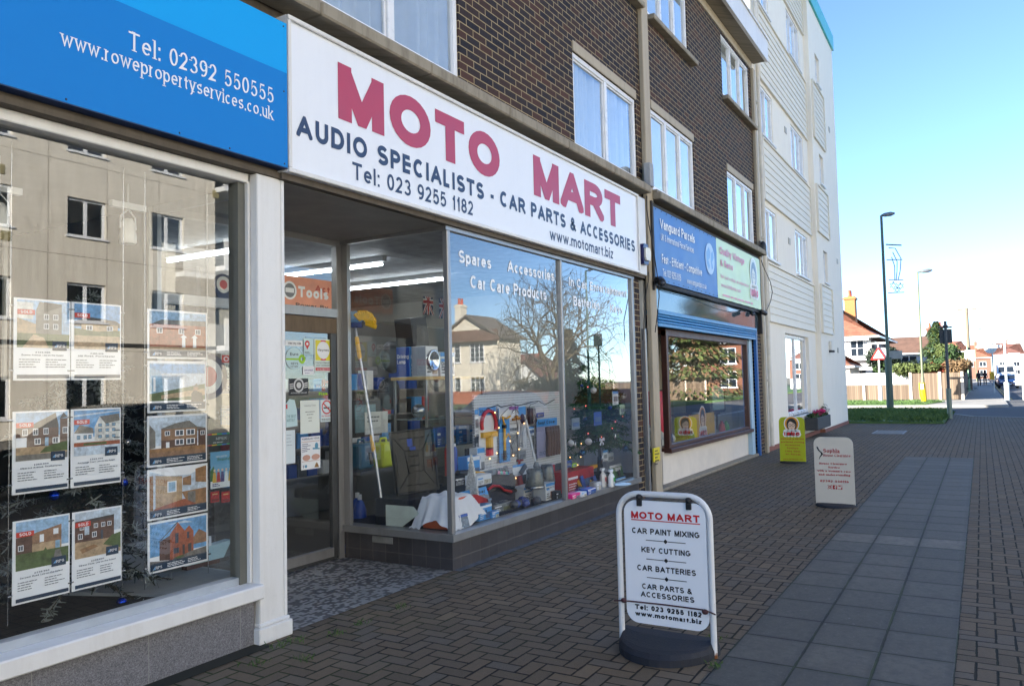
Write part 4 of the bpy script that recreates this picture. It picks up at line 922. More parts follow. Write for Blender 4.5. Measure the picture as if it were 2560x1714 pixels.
s_ = MB(); s_.cbox(16.40, 16.50, 3.94, 4.0, .0, 2.54, .006); s_.build('shutter_guide', mat((18,84,150), .4, 0, .1, name='blue_guide'), vs_)
MB().box(16.51, 16.98, 3.985, 4.08, 0, 2.93).build('brick_pier', BRICK, vs_)
MB().cbox(16.16, 16.395, 4.03, 4.12, .04, 2.4, .004).build('blue_reveal', mat((176,206,226), .5, 0, .08, 3, name='pale_blue_paint'), vs_)
MB().cbox(10.70, 16.5, 3.97, 4.4, 0, .045, .01).build('step', CONC, vs_)
MB().box(11.2, 16.16, 4.12, 4.2, .045, .52).build('stall_wall', mat((222,214,202), .6, 0, .08, 3, name='cream_stall'), vs_)
BR = mat((74,44,34), .45, 0, .2, 8, name='brown_timber')
BX0, BX1, BY = 11.33, 16.12, 4.05
f_ = MB(); f_.cbox(BX0-.06, BX1+.07, BY-.05, 4.6, .50, .565, .008); f_.cbox(BX0, BX0+.09, BY, BY+.09, .566, 2.34, .006); f_.cbox(BX1-.09, BX1, BY, BY+.09, .566, 2.34, .006); f_.cbox(BX0, BX1, BY+.001, BY+.09, 2.25, 2.36, .006); f_.cbox(BX0+.09, BX1-.09, BY+.004, BY+.08, .566, .62, .006)
f_.box(BX0+.002, BX0+.08, BY+.09, 5.2, 2.28, 2.36); f_.box(BX0+.002, BX0+.08, 5.1, 5.2, .566, 2.28); f_.build('bay_frame', BR, vs_)
MB().poly([(BX0+.05,BY+.045,.58),(BX1-.05,BY+.045,.58),(BX1-.05,BY+.045,2.28),(BX0+.05,BY+.045,2.28)]).build('window_pane', GLASS, vs_)
MB().poly([(BX0+.045,BY+.05,.58),(BX0+.045,5.15,.58),(BX0+.045,5.15,2.3),(BX0+.045,BY+.05,2.3)]).build('side_pane', GLASS, vs_)
MB().box(10.62, 16.4, 4.16, 4.2, 2.36, 2.62).box(BX0, BX0+.06, 4.62, 5.2, 0, .5).build('soffit_board', BR, vs_)
MB().box(BX0+.02, BX1, 4.14, 5.0, .40, .58).build('display_shelf', mat((150,136,112), .6, 0, .2, name='shelf_wood'), vs_)
# ------------------------------------------------------------------ bits on the walls
al = thing('alarm_box', 'dark blue and cream alarm box on the white end board of the red lettered sign', 'alarm box', (10.06,3.87,3.16))
a_ = MB(); a_.prism([(10.06+.1*x, 3.899, 3.30+.14*z) for x, z in ((-.7,-1),(.7,-1),(1,-.6),(1,.6),(.7,1),(-.7,1),(-1,.6),(-1,-.6))], (0,-.06,0)); a_.build('casing', mat((24,28,84), .35, name='navy_plastic'), al, bevel=.01)
a_ = MB(); a_.prism([(10.075+.085*x, 3.838, 3.30+.088*z) for x, z in ((-.8,-1),(.8,-1),(1.1,-.5),(1.1,.5),(.8,1),(-.8,1),(-1,.5),(-1,-.5))], (0,-.025,0)); a_.build('cover', mat((226,222,206), .4, 0, .03, name='cream_plastic'), al, bevel=.01)
def cctv(name, label, px, py, dirx, Y=3.9, s=1.0):
    p = at(px, py, Y-.08); c = thing(name, label, 'camera', p)
    d = np.array([dirx, -.5, -.35]); d /= np.linalg.norm(d)
    b = MB(); b.tube([p-d*.09*s, p-d*.08*s, p+d*.08*s, p+d*.095*s], [.03*s,.045*s,.045*s,.035*s], 12); b.build('housing', mat((34,34,38), .35, name='black_plastic'), c)
    b = MB(); b.tube([p, p+np.array([0,.05,.05]), p+np.array([0,.1,.06])], .014*s, 8); b.build('bracket', mat((34,34,38), .35, name='black_plastic'), c)
    b = MB(); b.ball(p+d*.096*s, .026*s); b.build('lens', mat((70,74,84), .05, 0, 0, name='lens_glass'), c)
cctv('security_camera', 'round black camera below the left corner of the blue banner', 1653, 703, -.9, s=1.25)
cctv('security_camera', 'black camera pointing left under the right end of the green banner', 1880, 782, -1.0)
cctv('security_camera', 'black camera pointing right under the right end of the green banner', 1908, 781, 1.0)
d_ = thing('bulkhead_lamp', 'dark oval bulkhead lamp at the right end of the sill course above the green banner', 'lamp', (16.98,3.85,4.2))
b = MB(); b.ball((16.98,3.86,4.32), .09, .07, .16, 14); b.build('body', mat((40,38,38), .4, name='dark_lamp'), d_); b = MB(); b.cbox(16.9,17.06,3.9,3.93,4.15,4.48,.01); b.build('back_plate', mat((60,56,54), .6, name='dark_plate'), d_)
jb = MB(); jb.cbox(10.29,10.43,3.83,3.925,4.29,4.62,.008); tag(jb.build('junction_box', mat((150,152,154), .6, 0, .2, 6, name='grey_box')), 'grey electrical box on the concrete strip at the right end of the sill course', 'electrical box')
yb = MB(); a = at(1632,1120,3.92); b_ = at(1648,1151,3.92); yb.cbox(a[0], b_[0], 3.905, 3.928, b_[2], a[2], .004)
yo = tag(yb.build('yellow_plate', mat((222,204,40), .5, 0, .05, name='yellow_enamel')), 'small yellow plate with black marks low on the concrete strip', 'plate')
b = MB(); bars(b, (a[0]+.03,3.905,a[2]-.05), FU, FV, 0, b_[0]-a[0]-.06, 0, 5, .045, .018, random.Random(4)); b.build('markings', BLACK_I, yo)
def cable(pts, label, r=.007, Y=3.86):
    b = MB(); P = [at(x, y, Y-(.02 if i % 2 else 0)) for i, (x, y) in enumerate(pts)]
    Q = []
    for i in range(len(P)-1):
        for k in range(4): Q.append(P[i]*(1-k/4)+P[i+1]*k/4)
    b.tube(Q+[P[-1]], r, 6); tag(b.build('cable', mat((36,34,34), .6, name='black_cable')), label, 'cable')
cable([(1617,490),(1617,520),(1622,560),(1633,620),(1645,700),(1648,740),(1643,790),(1638,830)], 'loose black cable dropping from the sill course past the alarm box')
cable([(1622,680),(1621,700),(1614,740),(1610,800),(1606,850)], 'thin black cable running down beside the brick pier from the alarm box', .006)
cable([(1903,650),(1908,665),(1926,705),(1931,730),(1926,755),(1915,778)], 'black cable looping from the bulkhead lamp to the cameras', .008)
cable([(1640,700),(1700,724),(1760,743),(1830,770),(1878,783)], 'black cable along the rail under the two banners', .007)
# hanging cable inside the glass of the car parts shop
def tubething(name, pts, r, mm_, label, cat, **k):
    b = MB(); b.tube(pts, r, 6); return tag(b.build(name, mm_), label, cat, **k)
P = [at(x, y, 4.03) for x, y in ((1557,700),(1540,712),(1539,745),(1545,790),(1553,830),(1563,862),(1572,888),(1580,900))]
tubething('lead', P, .008, mat((30,32,36), .5, name='black_cable2'), 'black lead hanging down inside the glass at the right of the car parts window', 'cable')
# ------------------------------------------------------------------ pavement signs
def half_moon(mb, o, U, N, w_, d, h, m=0):
    n = 16; pts = [(math.cos(math.pi*i/n), math.sin(math.pi*i/n)) for i in range(n+1)]
    prof = [(1.0, 0), (1.0, h*.45), (.93, h*.72), (.8, h*.82), (.3, h)]
    rings = []
    for k, z in prof: rings.append([o+U*x*w_/2*(.97 if z > h*.5 else 1)+N*(y*d*k-.04)+np.array([0,0,z]) for x, y in pts])
    v = [q for r in rings for q in r]; L = n+1; f = []
    for i in range(len(prof)-1):
        for j in range(n): f.append((i*L+j, i*L+j+1, (i+1)*L+j+1, (i+1)*L+j))
        f.append((i*L+n, i*L, (i+1)*L, (i+1)*L+n))
    mb.add(v, f, m, False); mb.poly(rings[-1], m); return mb
RUB = mat((34,38,48), .75, 0, .25, 20, .3, 120, name='black_rubber')
XB = 4.52; Z5 = zm(1500,1200,3.266); bx = lambda x, y: atx(*Z5(x, y), XB)
ab = thing('pavement_sign', 'white swinging pavement sign in a tubular frame reading MOTO MART and KEY CUTTING', 'pavement sign', (XB,1.7,0))
yl_, yr_ = bx(166,700)[1], bx(916,900)[1]; zt = (bx(540,120)[2])
BU = np.array([0,-1.0,0]); BN = np.array([-1.0,0,0])
r_ = .0178; rad = .13; P = [(XB, yl_, .03)]
for i in range(9):
    a = math.pi-math.pi/2*i/8; P.append((XB, yl_-rad-rad*math.cos(a), zt-rad+rad*math.sin(a)))
for i in range(9):
    a = math.pi/2-math.pi/2*i/8; P.append((XB, yr_+rad-rad*math.cos(a), zt-rad+rad*math.sin(a)))
P.append((XB, yr_, .0)); t_ = MB(); t_.tube(P, r_, 14)
TUBEM = NT('white_enamel_tube'); zz = TUBEM.xyz(TUBEM.pos())[2]; rn = TUBEM.noise(40, 4, .7); TUBEM.base(TUBEM.mix(TUBEM.map(TUBEM.M('ADD', zz, TUBEM.M('MULTIPLY', rn, .09)), .06, .085, 1, 0), TUBEM.mix(TUBEM.map(rn, .66, .72, 0, .6), (.72,.73,.74,1), (.35,.3,.26,1)), (.22,.08,.025,1))); TUBEM.rough(.35)
t_.build('tube_frame', TUBEM.m, ab)
t_ = MB(); half_moon(t_, np.array([XB+.03,(yl_+yr_)/2,.0]), BU, BN, yl_-yr_+.03, .37, .09); t_.build('rubber_base', RUB, ab)
PLx = XB-.012
a = bx(212,600)[1]; b = bx(888,900)[1]; zt_ = bx(345,163)[2]; zb_ = bx(560,1190)[2]; yl2, yr2 = a-.0, b+.0; rr = .075
pp = []
for cx, cz, a0 in ((yl2-rr, zb_+rr, 180), (yr2+rr, zb_+rr, 270), (yr2+rr, zt_-rr, 0), (yl2-rr, zt_-rr, 90)):
    for i in range(7):
        q = R(a0+90*i/6); pp.append((PLx, cx-rr*math.cos(q), cz+rr*math.sin(q)))
t_ = MB(); t_.prism(pp, (.016,0,0)); pn = t_.build('panel', mat((240,243,248), .3, 0, 0, 1, name='white_sign_face'), ab)
def bt(mb, s, x0, y0, x1, y1, cap, w=.13, m=0):
    A = atx(*Z5(x0, y0), PLx); B = atx(*Z5(x1, y1), PLx); put_text(mb, s, (PLx,A[1],(A[2]+B[2])/2), BU, FV, abs(B[1]-A[1]), cap, w, m=m)
hp = abs(bx(500,300)[2]-bx(500,400)[2])/100
t_ = MB(); bt(t_, 'MOTO MART', 256,306,815,346, 58*hp, .24); A = atx(*Z5(256,318), PLx); B = atx(*Z5(818,360), PLx); rectp(t_, (PLx,A[1],(A[2]+B[2])/2-.002), BU, FV, 0, A[1]-B[1], 0, .006, 0, .002); t_.build('red_lettering', mat((198,30,38), .4, 0, 0, name='red_vinyl'), pn)
t_ = MB()
for s, x0, y0, x1, y1, c, w_ in (('CAR PAINT MIXING',263,430,813,470,47,.215),('KEY CUTTING',340,585,740,618,45,.215),('CAR BATTERIES',306,732,785,778,46,.215),('CAR PARTS &',346,888,752,922,44,.215),('ACCESSORIES',335,950,772,994,44,.215),('Tel: 023 9255 1182',288,1052,832,1112,40,.26),('www.motomart.biz',290,1105,832,1166,38,.26)): bt(t_, s, x0, y0, x1, y1, c*hp, w_)
for yy in (500, 656, 808):
    A = atx(*Z5(375+(yy-500)*.03, yy-15), PLx); B = atx(*Z5(700+(yy-500)*.03, yy+15), PLx); zc = (A[2]+B[2])/2; L = A[1]-B[1]; o = (PLx,A[1],zc)
    rectp(t_, o, BU, FV, 0, L*.44, -.0022, .0022, 0, .002); rectp(t_, o, BU, FV, L*.56, L, -.0022, .0022, 0, .002); polyp(t_, o, BU, FV, [(L*.5-.014,0),(L*.5,-.014),(L*.5+.014,0),(L*.5,.014)], 0, .002)
t_.build('black_lettering', BLACK_I, pn)
for x, y in ((328,160), (730,190)):
    q = bx(x, y); t_ = MB(); t_.obox(q+np.array([-.004,0,0]), (.022,0,0), (0,.016,0), (0,0,.034)); t_.ball(q+np.array([-.012,0,.02]), .028, .022, .02, 10); t_.build('hanging_clip', mat((28,28,32), .5, name='black_clip'), ab, bevel=.004)
q0, q1 = bx(145,982), bx(942,1082); t_ = MB(); t_.tube([q0+np.array([-.03,.01,.008]), bx(230,978)+np.array([-.028,0,.004]), bx(540,1012)+np.array([-.024,0,.004]), bx(870,1054)+np.array([-.028,0,.004]), q1+np.array([-.03,-.01,0])], .0045, 6)
for x, y in ((210,968), (870,1062)): t_.ball(bx(x, y)+np.array([-.03,0,0]), .016, .02, .016, 8)
t_.build('elastic_cord', mat((70,38,44), .7, name='dark_cord'), ab)
# two slab signs
def slab_sign(name, label, X, zf, TL, TR, BL, BR, face, bw):
    a, b, c, d = (atx(*zf(*q), X) for q in (TL, TR, BL, BR)); y0 = (a[1]+c[1])/2; y1 = (b[1]+d[1])/2; z1 = (a[2]+b[2])/2; z0 = (c[2]+d[2])/2
    s = thing(name, label, 'pavement sign', (X,(y0+y1)/2,0)); rr = .085; pp = [(X,y0,z0-.03),(X,y1,z0-.03)]
    for cx, a0 in ((y1+rr, 0), (y0-rr, 90)):
        for i in range(7):
            q = R(a0+90*i/6); pp.append((X, cx-rr*math.cos(q), z1-rr+rr*math.sin(q)))
    t = MB(); t.prism(pp, (.02,0,0)); p = t.build('panel', face, s)
    t = MB(); half_moon(t, np.array([X+.03,(y0+y1)/2,0]), BU, BN, y0-y1+.03, bw, z0+.012); t.build('rubber_base', RUB, s)
    return s, p, np.array([X,y0,z0]), y0-y1, z1-z0
Z6 = zm(1940,1020,5.6)
so, sp, o, w_, h_ = slab_sign('pavement_sign', 'cream pavement sign with red house clearance lettering and a black swirl', 10.35, Z6, (530,405), (1078,405), (553,1340), (1105,1345), mat((214,206,190), .45, 0, .04, 3, name='cream_sign'), .26)
t_ = MB(); T = lambda s, x0, x1, y, c, wt=.2, sf=True, m=0: put_text(t_, s, o+BU*x0*w_+FV*y*h_, BU, FV, (x1-x0)*w_, c*h_, wt, sf, m)
T('Sophia',.24,.66,.765,.062,.22); T('House Clearance',.24,.93,.708,.042,.2); T('House Clearance',.13,.83,.59,.03,.26); T('Service',.35,.65,.535,.03,.26); T("with a woman's care",.07,.92,.48,.03,.26); T('and understanding',.1,.9,.425,.03,.26); T('02392 556116',.13,.86,.325,.034,.26)
for k in range(3):
    x = .32+k*.13; q = [(x,.225),(x+.11,.225),(x+.11,.285),(x,.285)]
    polyp(t_, o, BU, FV, [(a*w_, b*h_) for a, b in q], 0, .002)
    cx, cy = (x+.055)*w_, .255*h_
    if k == 0: discp(t_, o, BU, FV, cx, cy, .026, .026, 1, .003, 16, .7); discp(t_, o, BU, FV, cx, cy, .008, .008, 1, .003, 10)
    if k == 1: rectp(t_, o, BU, FV, cx, cx+.008, cy-.03, cy+.012, 1, .003); rectp(t_, o, BU, FV, cx-.01, cx+.02, cy-.004, cy+.003, 1, .0032); rectp(t_, o, BU, FV, cx, cx+.02, cy+.012, cy+.02, 1, .0032)
    if k == 2: polyp(t_, o, BU, FV, [(cx-.026,cy-.018),(cx+.005,cy-.02),(cx+.022,cy+.006),(cx+.026,cy+.016),(cx+.01,cy+.02),(cx,cy+.008),(cx-.024,cy+.018)], 1, .003)
t_.build('red_lettering', [ink(186,44,44), ink(214,206,190)], sp)
t_ = MB(); sw = [(.08,.86),(.115,.845),(.135,.81),(.2,.775),(.235,.75),(.2,.72),(.16,.695),(.13,.66),(.125,.675),(.15,.71),(.19,.745),(.17,.77),(.11,.80),(.075,.84)]
polyp(t_, o, BU, FV, [(a*w_, b*h_) for a, b in sw], 0, .0022); t_.build('swirl', BLACK_I, sp)
ro, rp_, o, w_, h_ = slab_sign('pavement_sign', 'yellow green pavement sign with a retro portrait emblem and red lettering', 15.25, Z6, (50,120), (410,125), (45,740), (405,755), mat((178,186,20), .4, 0, .04, 3, name='lime_sign'), .26)
emblem(rp_, o+BU*.5*w_+FV*.80*h_, BU, FV, .33, PAL_E)
t_ = MB(); T = lambda s, x0, x1, y, c, wt=.22: put_text(t_, s, o+BU*x0*w_+FV*y*h_, BU, FV, (x1-x0)*w_, c*h_, wt)
for i, (s, x0, x1) in enumerate((('VINTAGE & RETRO',.05,.95),('pre-loved clothing',.06,.95),('Accessories',.22,.8),('Furniture',.29,.73),('China, Glass',.21,.8),('Art, Records',.22,.8))): T(s, x0, x1, .49-i*.068, .036)
T('www.kittibona.com', .12, .88, .045, .026); t_.build('lettering', ink(176,70,24), rp_)
# ------------------------------------------------------------------ goods in the car parts window
PF = .306                                   # display floor level
Z8 = zm(1100,940,3.92); ZH = zm(1180,1000,5.225); ZJ = zm(1400,1000,6.03)
LBLUE = mat((70,150,220), .4, 0, .06, name='pack_blue'); DBLUE = mat((22,70,160), .4, 0, .08, name='box_blue'); CARDW = mat((220,224,228), .5, 0, .04, name='pack_white')
BLK = mat((26,26,30), .45, 0, .15, name='black_plastic_goods'); CLEARG = mat((120,126,130), .25, 0, .2, 14, name='grey_bag'); REDG = mat((176,22,26), .35, 0, .1, name='red_goods'); YELG = mat((226,170,24), .4, 0, .1, name='yellow_goods')
SILV = mat((170,172,176), .25, .9, .05, name='bright_metal')
PHK = [mat(c, .4, 0, .55, 28, name='pack_photo') for c in ((120,126,134),(150,96,70),(70,96,140),(176,170,150),(90,96,70))]
def carton(name, label, x0, x1, y0, y1, z0, z1, body, pal=(), texts=(), strip=None, cat='box', side=None, group=None):
    t = thing(name, label, cat, ((x0+x1)/2,(y0+y1)/2,z0), group=group)
    b = MB(); b.cbox(x0, x1, y0, y1, z0, z1, .004); b.build('carton', body, t)
    p = MB(); w_, h_ = x1-x0, z1-z0; o = (x0,y0,z0)
    pal = [WHITE_I, BLACK_I, LBLUE, *pal]
    if strip is not None: rectp(p, o, FU, FV, .003, w_-.003, h_*.82, h_-.003, strip, .0008)
    for s, ax, ay, aw, ah, mi in texts: put_text(p, s, np.array(o)+FU*ax*w_+FV*ay*h_, FU, FV, aw*w_, ah*h_, .19, m=mi)
    kq = int(x0*977) % 5; pal.append(PHK[kq]); rectp(p, o, FU, FV, w_*.48, w_*.93, h_*.08, h_*.5, len(pal)-1, .0009); rectp(p, o, FU, FV, w_*.06, w_*.4, h_*.6, h_*.72, 2 if body is CARDW else 0, .0009)
    bars(p, o, FU, FV, w_*.08, w_*.44, h_*.36, 3, h_*.12, h_*.05, random.Random(int(x0*999)), 1 if body is CARDW else 0)
    if side is not None:
        o2 = (x0, y1, z0); d2 = y1-y0; rectp(p, o2, (0,-1,0), FV, .004, d2-.004, .004, h_-.004, 3 if len(pal) > 4 else 2, .0008)
        for s, ax, ay, aw, ah, mi in side: put_text(p, s, np.array(o2)+np.array([0,-1.0,0])*ax*d2+FV*ay*h_, (0,-1,0), FV, aw*d2, ah*h_, .19, m=mi, lift=.002)
    p.build('print', pal, t)
    return t
def px_carton(name, label, zf, bl, br, ty, dpt, body, Z=PF, **k):
    a = onz(*zf(*bl), Z); b = at(*zf(*br), a[1]); tp = at(*zf(bl[0], ty), a[1]); return carton(name, label, a[0], b[0], a[1], a[1]+dpt, Z, max(tp[2], Z+.05), body, **k)
def px_pack(name, label, zf, x0, y0, x1, y1, Y, card, head=None, text=None, item=None, itemcol=None, cat='packet', headh=.2, lean=0.0, txc=1):
    """flat hanging or leaning pack: card with header, and what it holds"""
    a = at(*zf(x0, y1), Y); b = at(*zf(x1, y0), Y); c = at(*zf(x1, y1), Y); zb = (a[2]+c[2])/2; X0, X1, Z1 = a[0], b[0], max(b[2], zb+.05); w_, h_ = X1-X0, Z1-zb
    t = thing(name, label, cat, ((X0+X1)/2, Y, zb)); V = np.array([0, lean, math.sqrt(1-lean*lean)]); o = np.array([X0,Y,zb])
    m_ = MB(); m_.prism([o, o+FU*w_, o+FU*w_+V*h_, o+V*h_], (0,.006,0)); m_.build('card', card, t)
    p = MB()
    if head is not None: rectp(p, o, FU, V, 0, w_, h_*(1-headh), h_, 0, .001)
    if text: put_text(p, text, o+FU*w_*.06+V*h_*(1-headh*.72), FU, V, w_*.86, h_*headh*.45, .2, m=1, lift=.002)
    bars(p, o, FU, V, w_*.1, w_*.9, h_*.14, 3, h_*.035, h_*.016, random.Random(int(x0)), 2)
    if item is None: rectp(p, o, FU, V, w_*.12, w_*.88, h_*.24, h_*.62, 3, .0011)
    p.build('print', [head or card, [WHITE_I, BLACK_I][txc], ink(60,80,110), PHK[int(x0) % 5]], t)
    if item is not None:
        q = MB(); item(q, lambda u, v, d=.02: o+FU*u*w_+V*v*h_-np.array([0,d,0]), w_, h_); q.build('goods', itemcol or [BLK], t)
    return t
# ---- pegboard wall
PB_ = mat((196,200,204), .6, 0, .05, name='pegboard'); 
pgt = NT('perforated_board'); px_, py_, pz_ = pgt.xyz(pgt.pos())[:3]
fu = pgt.M('SUBTRACT', pgt.M('FRACT', pgt.M('DIVIDE', px_, .03)), .5); fv = pgt.M('SUBTRACT', pgt.M('FRACT', pgt.M('DIVIDE', pz_, .03)), .5)
dd = pgt.M('SQRT', pgt.M('ADD', pgt.M('MULTIPLY', fu, fu), pgt.M('MULTIPLY', fv, fv))); pgt.base(pgt.mix(pgt.M('LESS_THAN', dd, .18), rgb(206,210,214), rgb(60,60,64)))
YPG = 4.74
tag(MB().cbox(7.12, 9.25, YPG, YPG+.03, .55, 1.475, .004).build('pegboard', pgt.m), 'white perforated display board hung with packets in the car parts window', 'display board')
tag(MB().cbox(7.05, 9.4, YPG+.05, YPG+.09, PF, .9, .004).build('backing_sheet', mat((66,70,76), .8, 0, .4, 5, name='grey_sheet')), 'dark grey sheet standing behind the pegboard', 'sheet')
YI = YPG-.035
def clamp(q, P, w_, h_):
    pts = [P(.5+.42*math.cos(R(a)), .66+.27*math.sin(R(a))) for a in range(-25, 206, 15)]; q.tube(pts, .021, 8, 1); q.obox(P(.5,.46), (w_*.42,0,0), (0,.02,0), (0,0,h_*.05), 0); q.obox(P(.5,.3), (w_*.13,0,0), (0,.02,0), (0,0,h_*.13), 0); q.obox(P(.5,.12), (w_*.13,0,0), (0,.02,0), (0,0,h_*.08), 1)
px_pack('wheel_clamp_pack', 'carded red and yellow wheel clamp hanging at the left of the pegboard', ZH, 98,82,310,750, YI, CARDW, LBLUE, 'Wheel Clamp', clamp, [YELG, mat((200,40,56), .4, 0, .1, name='clamp_red')], headh=.16)
def slock(q, P, w_, h_):
    q.tube([P(.35,.1), P(.35,.72)], .016, 8, 0); q.tube([P(.35,.7), P(.2,.84), P(.6,.8), P(.95,.84)], .012, 8, 0); q.tube([P(.4,.42), P(.7,.52), P(.9,.44)], .009, 8, 0); q.tube([P(.35,.04), P(.35,.22)], .019, 8, 1); q.obox(P(.35,.66), (.02,0,0), (0,.02,0), (0,0,.02), 1)
px_pack('steering_lock_pack', 'carded yellow steering wheel lock hanging next to the wheel clamp', ZH, 365,95,485,808, YI, LBLUE, CARDW, None, slock, [YELG, BLK])
def padl(q, P, w_, h_):
    q.tube([P(.5+.3*math.cos(R(a)), .55+.25*math.sin(R(a))) for a in range(-10, 200, 15)], .008, 8, 1); q.ball(P(.6,.3), .035, .02, .03, 10, 0); q.tube([P(.2,.2), P(.95,.22)], .014, 8, 0)
px_pack('padlock_pack', 'carded small padlock with brass body hanging on the pegboard', ZH, 488,75,608,290, YI, CARDW, mat((150,90,160), .5, name='purple_header'), None, padl, [mat((196,132,40), .3, .6, name='brass'), SILV])
px_pack('brush_pack', 'slim white packet with a dark blue brush hanging on the pegboard', ZH, 615,80,700,640, YI, CARDW, LBLUE, None, lambda q, P, w_, h_: (q.tube([P(.4,.05), P(.4,.6)], .016, 8, 0), q.ball(P(.35,.72), .03, .03, .06, 10, 1)), [CARDW, mat((36,50,84), .4, name='navy_goods')])
px_pack('mirror_pack', 'packet with a black and chrome trim piece hanging on the pegboard', ZH, 712,75,820,330, YI, mat((150,154,150), .4, name='pale_card'), None, None, lambda q, P, w_, h_: (q.obox(P(.25,.5), (w_*.16,0,0), (0,.02,0), (0,0,h_*.42), 0), q.obox(P(.6,.5), (w_*.14,0,0), (0,.02,0), (0,0,h_*.38), 1), q.ball(P(.85,.25), .04, .02, .03, 10, 0)), [BLK, SILV])
px_pack('seat_cover_pack', 'large seat cover packet with a blue header and brown fabric on the pegboard', ZH, 852,222,1108,735, YI-.02, mat((150,150,178), .4, 0, .1, name='lilac_card'), LBLUE, 'Seat Cover', lambda q, P, w_, h_: [q.tube([P(.46+.13*k,.02,.012), P(.44+.13*k,.3,.03), P(.48+.13*k,.55,.02), P(.45+.13*k,.78,.012)], .03, 7, 0) for k in range(5)], [mat((92,66,54), .5, 0, .25, 9, name='brown_fabric')], headh=.2)
px_pack('blue_tag_pack', 'tiny dark blue packet behind the seat cover header', ZH, 850,155,940,222, YI, DBLUE, DBLUE)
px_pack('air_freshener_pack', 'patterned long packet beside the seat cover', ZH, 820,330,850,700, YI, mat((150,150,150), .4, 0, .4, 40, name='patterned_strip'))
px_pack('white_board_patch', 'blank white card pinned in the middle of the pegboard', ZH, 480,310,598,430, YI+.02, CARDW)
for lb, x0, y0, x1, y1, c in (('clear bag of grey parts hanging in the middle of the pegboard',500,440,600,735,CLEARG),('clear bag of pale parts hanging low left of the squeegee',615,655,705,770,mat((150,156,160), .3, 0, .25, 10, name='pale_bag')),('dark bag of rubber mats hanging under the padlock',420,560,495,760,mat((60,62,66), .35, 0, .3, 10, name='dark_bag')),('blue headed slim packet left of the wheel clamp',40,120,92,440,CARDW),('grey headed packet under the blue headed slim packet',45,470,100,700,mat((40,46,60), .4, 0, .3, 8, name='navy_bag')),('small white packet hanging between the trim and the seat cover',742,340,815,460,CARDW)):
    px_pack('hanging_packet', lb, ZH, x0, y0, x1, y1, YI+.005, c, LBLUE if c is CARDW else None)
# long squeegees leaning
for k, (x0, y0, x1, y1, c, lb) in enumerate(((705,260,840,860,CARDW,'white handled squeegee leaning against the pegboard'),(770,560,845,870,SILV,'silver telescopic squeegee handle leaning below the trim packet'))):
    a = at(*ZH(x0, y0), YI-.05); b = at(*ZH(x1, y1), YI-.25); q = thing('squeegee', lb, 'squeegee', b); m_ = MB(); m_.tube([a, b], .014, 8); m_.build('handle', c, q); m_ = MB(); m_.ball(b, .05, .03, .06, 8); m_.build('head', CLEARG, q)
# fairy lights along the board
fyl = thing('fairy_lights', 'string of small warm fairy lights with dark wire across the pegboard', 'fairy lights', (8.2,4.66,1.4))
bulbs = [(300,160),(352,360),(600,428),(497,533),(615,638),(540,718),(325,690),(232,762),(122,780),(682,300),(500,1045),(572,1015)]; pts = []
for x, y in ((200,100),(300,160),(340,280),(352,360),(380,200),(480,100),(560,50),(600,428),(497,533),(540,718),(615,638),(640,300),(682,300),(760,60),(860,20)): pts.append(at(*ZH(x, y), YI-.07))
m_ = MB(); m_.tube(pts, .0035, 5); m_.tube([at(*ZH(x, y), YI-.06) for x, y in ((190,110),(340,60),(380,90),(540,50),(600,70),(800,20),(870,10),(950,60),(1080,-10))], .005, 5); m_.build('wire', BLK, fyl)
WARM = emit((255,180,100), 1.4, 'warm_bulb'); b0 = None
for x, y in bulbs:
    p = at(*ZH(x, y), YI-.075)
    m_ = MB(); m_.ball(p, .0085, n=8); m_.build('bulb', WARM, fyl)
# ---- things on the display floor, left to right
cl = MB(); rg = random.Random(11); nx, ny = 40, 36; x0, x1, y0, y1 = 5.64, 6.24, 4.03, 4.52; v = []
for j in range(ny+1):
    for i in range(nx+1):
        u, w_ = i/nx*2-1, j/ny*2-1; e = max(abs(u), abs(w_)); s = max(0, (e-.6)/.4); a = math.atan2(w_, u)
        fold = (.05*math.sin(a*9+.6)+.03*math.sin(a*17+2)+.02*math.sin(a*5))*s
        z = .585+.008*math.sin(u*9+w_*4)+.006*math.sin(w_*13)-s**1.25*(.25+.06*math.sin(a*3+1)); k = 1-.16*s*(1-s)-.04*s+fold
        v.append(((x0+x1)/2+u*k*(x1-x0)/2, (y0+y1)/2+w_*k*(y1-y0)/2-.0, max(z, PF+.010+.006*math.sin(u*30)*math.sin(w_*23))))
v = [(x, max(4.015, y), z) for x, y, z in v]
cl.add(v, [(j*(nx+1)+i, j*(nx+1)+i+1, (j+1)*(nx+1)+i+1, (j+1)*(nx+1)+i) for j in range(ny) for i in range(nx)], 0, True)
tag(cl.build('white_cloth', mat((226,228,234), .85, 0, .05, name='white_cloth')), 'rumpled white cloth draped over a box at the window corner', 'cloth')
tag(MB().cbox(5.76, 6.12, 4.12, 4.42, PF, .57, .006).build('orange_crate', mat((210,84,26), .5, name='orange_plastic')), 'orange crate hidden under the white cloth', 'crate')
tr = thing('drip_tray', 'black ribbed plastic drip tray standing upright behind the window corner', 'tray', (5.95,4.62,.56))
a, b, c, d = np.array([5.79,4.74,.57]), np.array([6.14,4.50,.60]), np.array([6.15,4.55,1.17]), np.array([5.76,4.80,1.165])
Ut = (b-a); Vt = (d-a); N_ = np.cross(Ut, Vt); N_ /= np.linalg.norm(N_); P_ = lambda u, v_, l=0: a+Ut*u+Vt*v_+N_*l
m_ = MB(); m_.prism([P_(0,0), P_(1,0), P_(1,1), P_(0,1)], -N_*.02); m_.build('pan', mat((34,34,33), .4, 0, .1, name='charcoal_plastic'), tr)
